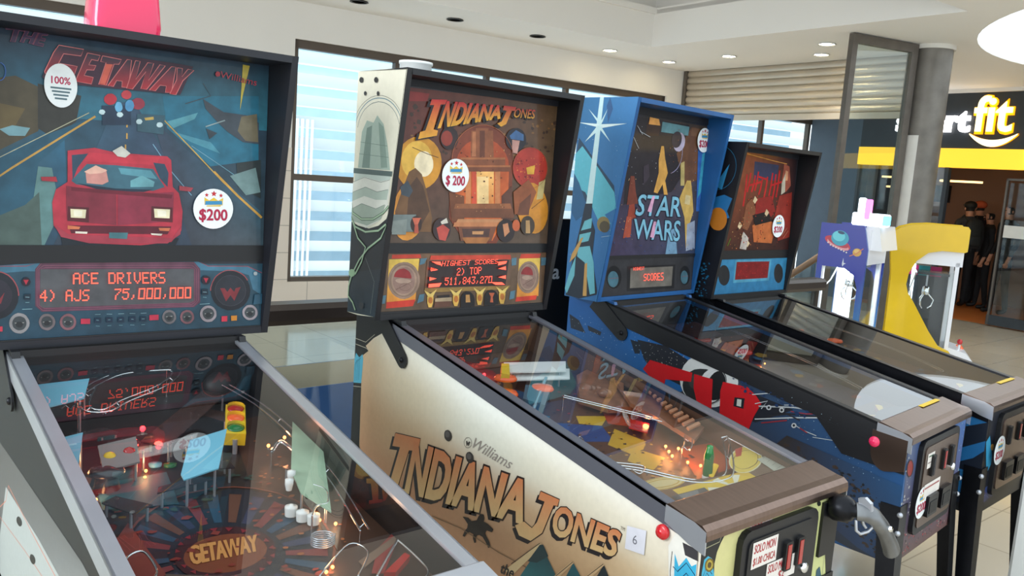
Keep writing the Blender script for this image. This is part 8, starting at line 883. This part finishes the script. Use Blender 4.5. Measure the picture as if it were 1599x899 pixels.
# ---- claw machines
mat('claw_blue', attr=True, rough=.25, coat=.5); mat('claw_white', (232, 234, 240), .3, coat=.4); mat('claw_yellow', (226, 186, 10), .3, coat=.5, noise=.04); mat('led_white', (255, 255, 255), emit=(225, 240, 255), es=2.4); mat('led_cyan', (120, 230, 255), emit=(110, 225, 255), es=1.6); mat('led_pink', (255, 130, 220), emit=(255, 110, 215), es=1.5)
mat('plush_pink', (230, 150, 150), .9); mat('plush_cream', (226, 206, 180), .9); mat('plush_red', (190, 60, 56), .9); mat('deep_pink', (190, 40, 110), .35); mat('teal', (40, 150, 160), .35); mat('claw_dark', (50, 54, 60), .25, coat=.4)
def claw_machine(loc, rz, label, kind):
    root = empty('claw_machine', loc, rz, label, 'claw machine', 'prize claw machines'); blue = kind == 'blue'
    D, Wd, H = (.50, .52, 1.43) if blue else (.62, .52, 1.46)     # D along local x (side seen), Wd depth away
    y0, y1 = 0, Wd
    # side panels with a window cut out
    def side(y, out):
        b = MB(); t = .02; ya, yb = (y-t, y) if out else (y, y+t)
        if blue:
            o = [(0, .0), (D-.12, 0), (D-.12, .42), (D-.115, 1.24), (D-.16, H), (0, H)]
            win = [(.045, .5), (.045, 1.08), (.22, 1.08), (.30, 1.03), (.335, .93), (.335, .5)]
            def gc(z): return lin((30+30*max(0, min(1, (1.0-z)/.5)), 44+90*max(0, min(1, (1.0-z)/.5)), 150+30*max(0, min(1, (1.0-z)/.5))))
            strips = [[(0, 0), (D-.12, 0), (D-.12, .42), (D-.12, .5), (0, .5)], [(0, .5), (.045, .5), (.045, 1.08), (0, 1.08)], [(.335, .5), (D-.12, .5), (D-.117, 1.08), (.22, 1.08), (.30, 1.03), (.335, .93)], [(0, 1.08), (D-.117, 1.08), (D-.115, 1.24), (D-.16, H), (0, H)]]
            for s_ in strips:
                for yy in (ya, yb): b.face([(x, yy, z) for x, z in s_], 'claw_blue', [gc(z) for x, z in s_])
        else:
            o = [(0, 1.40), (.06, 1.44), (.16, 1.47), (.30, 1.485), (.60, 1.485), (.62, 1.46), (.62, 1.295), (.60, 1.285), (.42, 1.285), (.31, 1.26), (.225, 1.19), (.175, 1.09), (.165, 1.0), (.19, .93), (.24, .87), (.40, .645), (.49, .54), (.58, .51), (.605, .48), (.605, .1), (.58, 0), (.0, 0), (0.02, .3), (.035, .6), (.03, 1.05), (-.005, 1.30)]
            b.prism(o, 'y', ya-.03, yb, 'claw_yellow')
        for seq in ([o] if blue else []):
            for a, c in zip(seq, seq[1:]+seq[:1]): b.face([(a[0], ya, a[1]), (c[0], ya, c[1]), (c[0], yb, c[1]), (a[0], yb, a[1])], 'claw_blue', lin((40, 90, 170)))
        if blue:
            for a, c in zip(win, win[1:]+win[:1]): b.face([(a[0], ya, a[1]), (c[0], ya, c[1]), (c[0], yb, c[1]), (a[0], yb, a[1])], 'claw_white')
            if out:
                f = lambda u, v, o_: (u, ya-o_, v)
                def ell(c, x, z, rx, rz_, rot=0, n=20): return ('p', c, [k for i in range(n) for k in (1000*(x+rx*math.cos(6.283*i/n)*math.cos(rot)-rz_*math.sin(6.283*i/n)*math.sin(rot)), 1000*(z+rx*math.cos(6.283*i/n)*math.sin(rot)+rz_*math.sin(6.283*i/n)*math.cos(rot)))])
                ops = [ell((206, 30, 60), .145, 1.275, .11, .042, -.35), ell((240, 160, 170), .15, 1.262, .095, .03, -.35), ell((190, 30, 60), .148, 1.28, .09, .03, -.35), ell((50, 170, 200), .16, 1.315, .07, .062, -.2), ell((110, 220, 235), .15, 1.33, .05, .04, -.2), ell((30, 70, 110), .165, 1.36, .028, .012, -.2)]
                ops += [ell((224, 170, 60), .305, 1.215, .034, .032), ell((240, 200, 110), .30, 1.225, .02, .016), ('l', (220, 120, 90), 7, [250, 1180, 300, 1205, 350, 1250]), ('p', (220, 230, 245), [200, 1120, 206, 1160, 212, 1120, 230, 1118, 214, 1108, 206, 1090, 200, 1108])]
                for i in range(8): ops.append(ell((240, 235, 225), .07+i*.022, 1.262-i*.008+(.0 if i else .01), .006, .006))
                art(b, ops, f, m='claw_blue')
        return b.build('side_panel', root)
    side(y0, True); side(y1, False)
    xr = D-.13 if blue else D-.04; x0 = .02 if blue else .12
    b = MB(); b.box(x0, .0, 0, xr+.05, Wd, .46, 'claw_white'); b.box(x0, 0, 1.12 if blue else 1.17, xr+.02, Wd, 1.4 if blue else 1.44, 'claw_white'); b.box(.02 if blue else .05, Wd-.04, .46, .06, Wd, 1.15, 'claw_white'); b.build('cabinet', root, .006)
    for yy in (.0, Wd-.035):
        for xx in (xr-.035, x0): b = MB(); b.box(xx, yy, .46, xx+.033, yy+.035, 1.2, 'claw_white'); b.build('corner_post', root, .003)
    b = MB(); b.box(xr-.012, .036, .47, xr-.006, Wd-.036, 1.12, 'clear_pane'); b.build('front_pane', root)
    b = MB(); b.box(x0+.02, .012, .47, xr-.03, .016, 1.12, 'clear_pane'); b.build('side_pane', root)
    b = MB(); b.box(x0+.06 if blue else x0+.1, Wd-.09, .47, x0+.15 if blue else x0+.13, Wd-.06, 1.14, 'led_white'); b.build('light_strip', root)
    b = MB(); b.box(.1 if blue else .25, .1, 1.08, xr-.06, .42, 1.10, 'claw_dark'); cx, cy, cz = (x0+xr)/2, Wd/2, 1.06
    b.build('gantry', root)
    b = MB(); b.tube([(cx, cy, 1.08), (cx, cy, .98)], .008, 'steel'); b.lathe([(.03, 0), (.035, .02), (.03, .06), (.012, .07)], (cx, cy, .91), m='chrome', n=14)
    for i in range(3): a = i*2.09; b.tube([(cx+.025*math.cos(a), cy+.025*math.sin(a), .915), (cx+.075*math.cos(a), cy+.075*math.sin(a), .87), (cx+.06*math.cos(a), cy+.06*math.sin(a), .82), (cx+.03*math.cos(a), cy+.03*math.sin(a), .80)], .006, 'chrome', 6)
    b.build('claw', root)
    b = MB(); b.tube([(cx-.1, cy, 1.08), (cx-.14, cy-.05, .95), (cx-.2 if blue else cx-.12, cy-.1, .86)], .006, 'white_plastic', 6); b.build('cable', root)
    Rn = random.Random(3 if blue else 9)
    zb = .46 if blue else .46*1.149-.245
    for i in range(9):
        r = Rn.uniform(.032, .038); q = (x0+.06+(i % 3)*.098, .09+(i//3)*.125, zb+r*.85); m = Rn.choice(['plush_pink', 'plush_cream', 'plush_red', 'plush_cream'])
        t = empty('plush_toy', (0, 0, 0), 0, None, None); t.location = Vector(loc)+Matrix.Rotation(rz, 3, 'Z') @ Vector(q); t['label'] = 'small soft toy lying in the pile inside the %s claw machine' % ('blue' if blue else 'yellow'); t['category'] = 'plush toy'; t['group'] = 'soft toys in the %s claw machine' % ('blue' if blue else 'yellow')
        b = MB(); b.ball((0, 0, 0), r, m, 10, (1, .9, .85)); b.build('body', t); b = MB(); b.ball((0, -.01, r*1.1), r*.7, m, 10); hd = b.build('head', t)
        for s_ in (-1, 1): b = MB(); b.ball((s_*r*.5, -.01, r*1.65), r*.25, m, 8); b.build('ear', hd)
    b = MB(); s0 = xr+.05
    b.prism([(xr, .36), (s0+.16, .36), (s0+.16, .44), (s0+.10, .50), (xr, .53)], 'y', .03, Wd-.03, 'claw_white' if not blue else 'claw_white'); cp = b.build('control_desk', root, .006)
    b = MB(); b.lathe([(.012, 0), (.012, .05)], (s0+.05, .16, .5), m='chrome', n=10); b.ball((s0+.05, .16, .57), .024, 'led_pink' if blue else 'red_plastic', 12); b.build('joystick', cp)
    for i in range(2):
        b = MB(); b.lathe([(.03, 0), (.03, .012), (.022, .02), (.001, .022)], (s0+.07, .28+i*.1, .498), m='led_cyan' if blue else 'amber_lens', n=16); b.build('button', cp)
    if blue:
        b = MB(); b.prism([(D-.16, H), (D-.115, 1.24), (D-.02, 1.24), (D-.06, H)], 'y', .02, Wd-.02, 'claw_white'); b.build('header', root, .006)
        b = MB(); b.box(D-.30, .1, H, D-.02, .16, H+.10, 'led_white', .01); tp = b.build('topper', root)
        b = MB(); b.box(D-.26, .09, H+.09, D-.215, .15, H+.22, 'led_white', .01); b.build('topper_figure', tp); b = MB(); b.box(D-.205, .085, H+.05, D-.165, .15, H+.21, 'led_pink', .008); b.build('topper_figure', tp); b = MB(); b.box(D-.06, .085, H+.01, D-.015, .15, H+.09, 'led_cyan', .006); b.build('topper_figure', tp)
        b = MB(); b.box(xr-.004, .06, .38, xr+.004, .2, .46, 'blue_card'); b.build('picture_panel', root)
        lamp_in = lamp('cabinet_light', 'AREA', (0, 0, 0), 3.5, (.86, .93, 1), size=.25); lamp_in.parent = root; lamp_in.location = ((x0+xr)/2, Wd/2, 1.07)
    else:
        for i, m in enumerate(('deep_pink', 'teal', 'deep_pink')): b = MB(); b.box(x0+.06+i*.1, Wd-.07, 1.05, x0+.155+i*.1, Wd-.055, 1.13, m); b.build('back_panel', root)
        b = MB(); b.box(x0+.02, Wd-.05, .47, xr-.04, Wd-.045, 1.1, 'claw_dark'); b.build('back_wall', root)
    return root
claw_machine((5.0, 2.667, 0), -1.36, 'blue and white claw machine with a flying saucer on its side', 'blue')
y_root = claw_machine((6.239, 2.67, 0), -1.1, 'claw machine with curved yellow side panel beside the blue one', 'yellow')
for o in list(y_root.children_recursive):
    if o.type == 'MESH':
        for v in o.data.vertices: v.co.z = max(0, v.co.z*1.149-.245)
# ---- people queueing in the shop entrance
mat('cloth_dark', (30, 30, 34), .85, noise=.15, nscale=20); mat('cloth_grey', (54, 54, 58), .85, noise=.15, nscale=20); mat('skin', (196, 140, 112), .55); mat('hair_dark', (28, 24, 22), .7); mat('pack', (44, 46, 46), .7, noise=.2, nscale=30); mat('cap_orange', (200, 90, 50), .7); mat('shoe', (24, 24, 26), .5)
def person(x, y, rz, h, label, top, cap=None, step=.06, arm=0):
    s_ = h/1.72
    J = [(0, 0, .95, .13, .10), (0, .0, 1.12, .125, .09), (0, -.01, 1.30, .155, .10), (0, -.01, 1.42, .14, .085), (0, 0, 1.50, .055, .055), (0, .01, 1.56, .055, .06), (0, .015, 1.64, .078, .092), (0, .015, 1.70, .06, .075)]
    E = [(i, i+1) for i in range(7)]
    for sd in (-1, 1):
        i = len(J); fy = step*sd
        J += [(sd*.09, 0, .90, .085, .09), (sd*.10, fy*.4+.01, .50, .06, .062), (sd*.105, fy-.01, .10, .042, .045), (sd*.105, fy, .05, .04, .045), (sd*.11, fy+.13, .035, .036, .03)]
        E += [(0, i), (i, i+1), (i+1, i+2), (i+2, i+3), (i+3, i+4)]
        i = len(J)
        J += [(sd*.19, -.01, 1.41, .055, .055), (sd*.235, -.03, 1.14, .042, .042), (sd*.23, .06+arm*.1, .92, .03, .032), (sd*.228, .09+arm*.12, .83, .035, .02)]
        E += [(3, i), (i, i+1), (i+1, i+2), (i+2, i+3)]; w = i+3
        for k in range(5):
            j = len(J); a = (k-2)*.016; ln = (.062, .07, .076, .072, .056)[k] if k < 4 else .056
            if k == 0: J += [(sd*.215, .125+arm*.12, .81, .010, .010), (sd*.208, .14+arm*.12, .785, .008, .008)]
            else: J += [(sd*(.228+.008), .075+arm*.12+.02*(k-1), .785, .0095, .0095), (sd*(.225), .085+arm*.12+.02*(k-1), .785-ln*.55, .008, .008)]
            E += [(w, j), (j, j+1)]
    me = bpy.data.meshes.new('person'); me.from_pydata([(a*s_, c*s_, e*s_) for a, c, e, _, _ in J], E, [])
    o = bpy.data.objects.new('person', me); COL.objects.link(o); sk = o.modifiers.new('s', 'SKIN')
    if not me.skin_vertices:
        bm = bmesh.new(); bm.from_mesh(me); bm.verts.layers.skin.verify(); bm.to_mesh(me); bm.free()
    for v, j in zip(me.skin_vertices[0].data, J): v.radius = (j[3]*s_, j[4]*s_); v.use_root = False
    me.skin_vertices[0].data[0].use_root = True
    o.modifiers.new('sub', 'SUBSURF').levels = 2; o.modifiers['sub'].render_levels = 2
    bpy.context.view_layer.update(); dg = bpy.context.evaluated_depsgraph_get(); nm = bpy.data.meshes.new_from_object(o.evaluated_get(dg))
    bpy.data.objects.remove(o); o = bpy.data.objects.new('person', nm); COL.objects.link(o)
    nm.materials.clear()
    for m in ('cloth_dark', top, 'skin', 'hair_dark', 'shoe'): nm.materials.append(MATS[m])
    for p in nm.polygons:
        c = p.center/s_; z = c.z; p.use_smooth = True
        hd = abs(c.x) < .13 and z > 1.5
        p.material_index = (3 if (z > 1.58 and c.y < .05) or z > 1.69 else 2) if hd else 4 if z < .085 else 0 if z < .96 and abs(c.x) < .17 else 2 if z < .93 else 1
    o.location = (x, y, 0); o.rotation_euler = (0, 0, rz); tag(o, label, 'person', 'people in the shop entrance')
    b = MB(); b.ball((0, .105*s_, 1.615*s_), .014*s_, 'skin', 8, (.7, 1, 1.3))
    for sd in (-1, 1): b.ball((sd*.03*s_, .092*s_, 1.64*s_), .008*s_, 'hair_dark', 8); b.ball((sd*.082*s_, .01*s_, 1.62*s_), .02*s_, 'skin', 8, (.4, .8, 1.2))
    b.ball((0, .098*s_, 1.575*s_), .016*s_, 'cap_orange', 8, (1.2, .4, .35)); b.build('face', o)
    if cap:
        b = MB(); b.ball((0, .01*s_, 1.68*s_), .1*s_, cap, 14, (.95, 1.1, .72)); b.lathe([(.001, 0), (.06*s_, 0), (.06*s_, .008), (.001, .008)], (0, .12*s_, 1.675*s_), m=cap, n=14); b.build('cap', o)
    return o
AW = math.radians(-38)       # facing away from the camera, into the shop
pp = [(13.06, 4.72, AW, 1.70, 'person in dark clothes and dark cap with a backpack, seen from behind', 'cloth_grey', 'hair_dark'), (13.66, 4.80, AW+.3, 1.72, 'person in dark clothes with an orange cap beside the one with the backpack', 'cloth_dark', 'cap_orange'), (13.39, 4.52, AW+1.2, 1.58, 'bareheaded person in black standing between the orange cap and the glass door', 'cloth_dark', None), (13.0, 4.11, AW+1.6, 1.70, 'person in black behind the glass door at the picture edge', 'cloth_dark', None)]
for q in pp: person(*q[:6], cap=q[6])
root = empty('backpack', (13.06, 4.72, 0), AW, 'dark grey backpack worn by the person in the dark cap', 'backpack')
b = MB(); rows = []
for z, w, d in ((.98, .10, .05), (1.0, .13, .07), (1.15, .14, .085), (1.32, .13, .075), (1.42, .10, .05), (1.44, .06, .03)): rows.append([(w*math.copysign(abs(math.cos(a))**.6, math.cos(a)), -.155+d*math.copysign(abs(math.sin(a))**.6, math.sin(a)), z) for a in [2*math.pi*i/20 for i in range(20)]])
b.grid(rows, 'pack', True); b.face(rows[0][::-1], 'pack'); b.face(rows[-1], 'pack'); b.build('bag', root)
b = MB(); rows = [[(w*math.copysign(abs(math.cos(a))**.6, math.cos(a)), -.235+d*math.copysign(abs(math.sin(a))**.6, math.sin(a)), z) for a in [2*math.pi*i/16 for i in range(16)]] for z, w, d in ((1.02, .08, .02), (1.04, .1, .035), (1.15, .1, .035), (1.18, .08, .02))]; b.grid(rows, 'pack', True); b.face(rows[0][::-1], 'pack'); b.face(rows[-1], 'pack'); b.build('front_pocket', root)
for sd in (-1, 1): b = MB(); b.tube([(sd*.08, -.10, 1.42), (sd*.1, -.03, 1.50), (sd*.11, .09, 1.42), (sd*.12, .1, 1.28), (sd*.14, -.02, 1.1), (sd*.11, -.1, 1.03)], .012, 'pack', 8); b.build('strap', root)
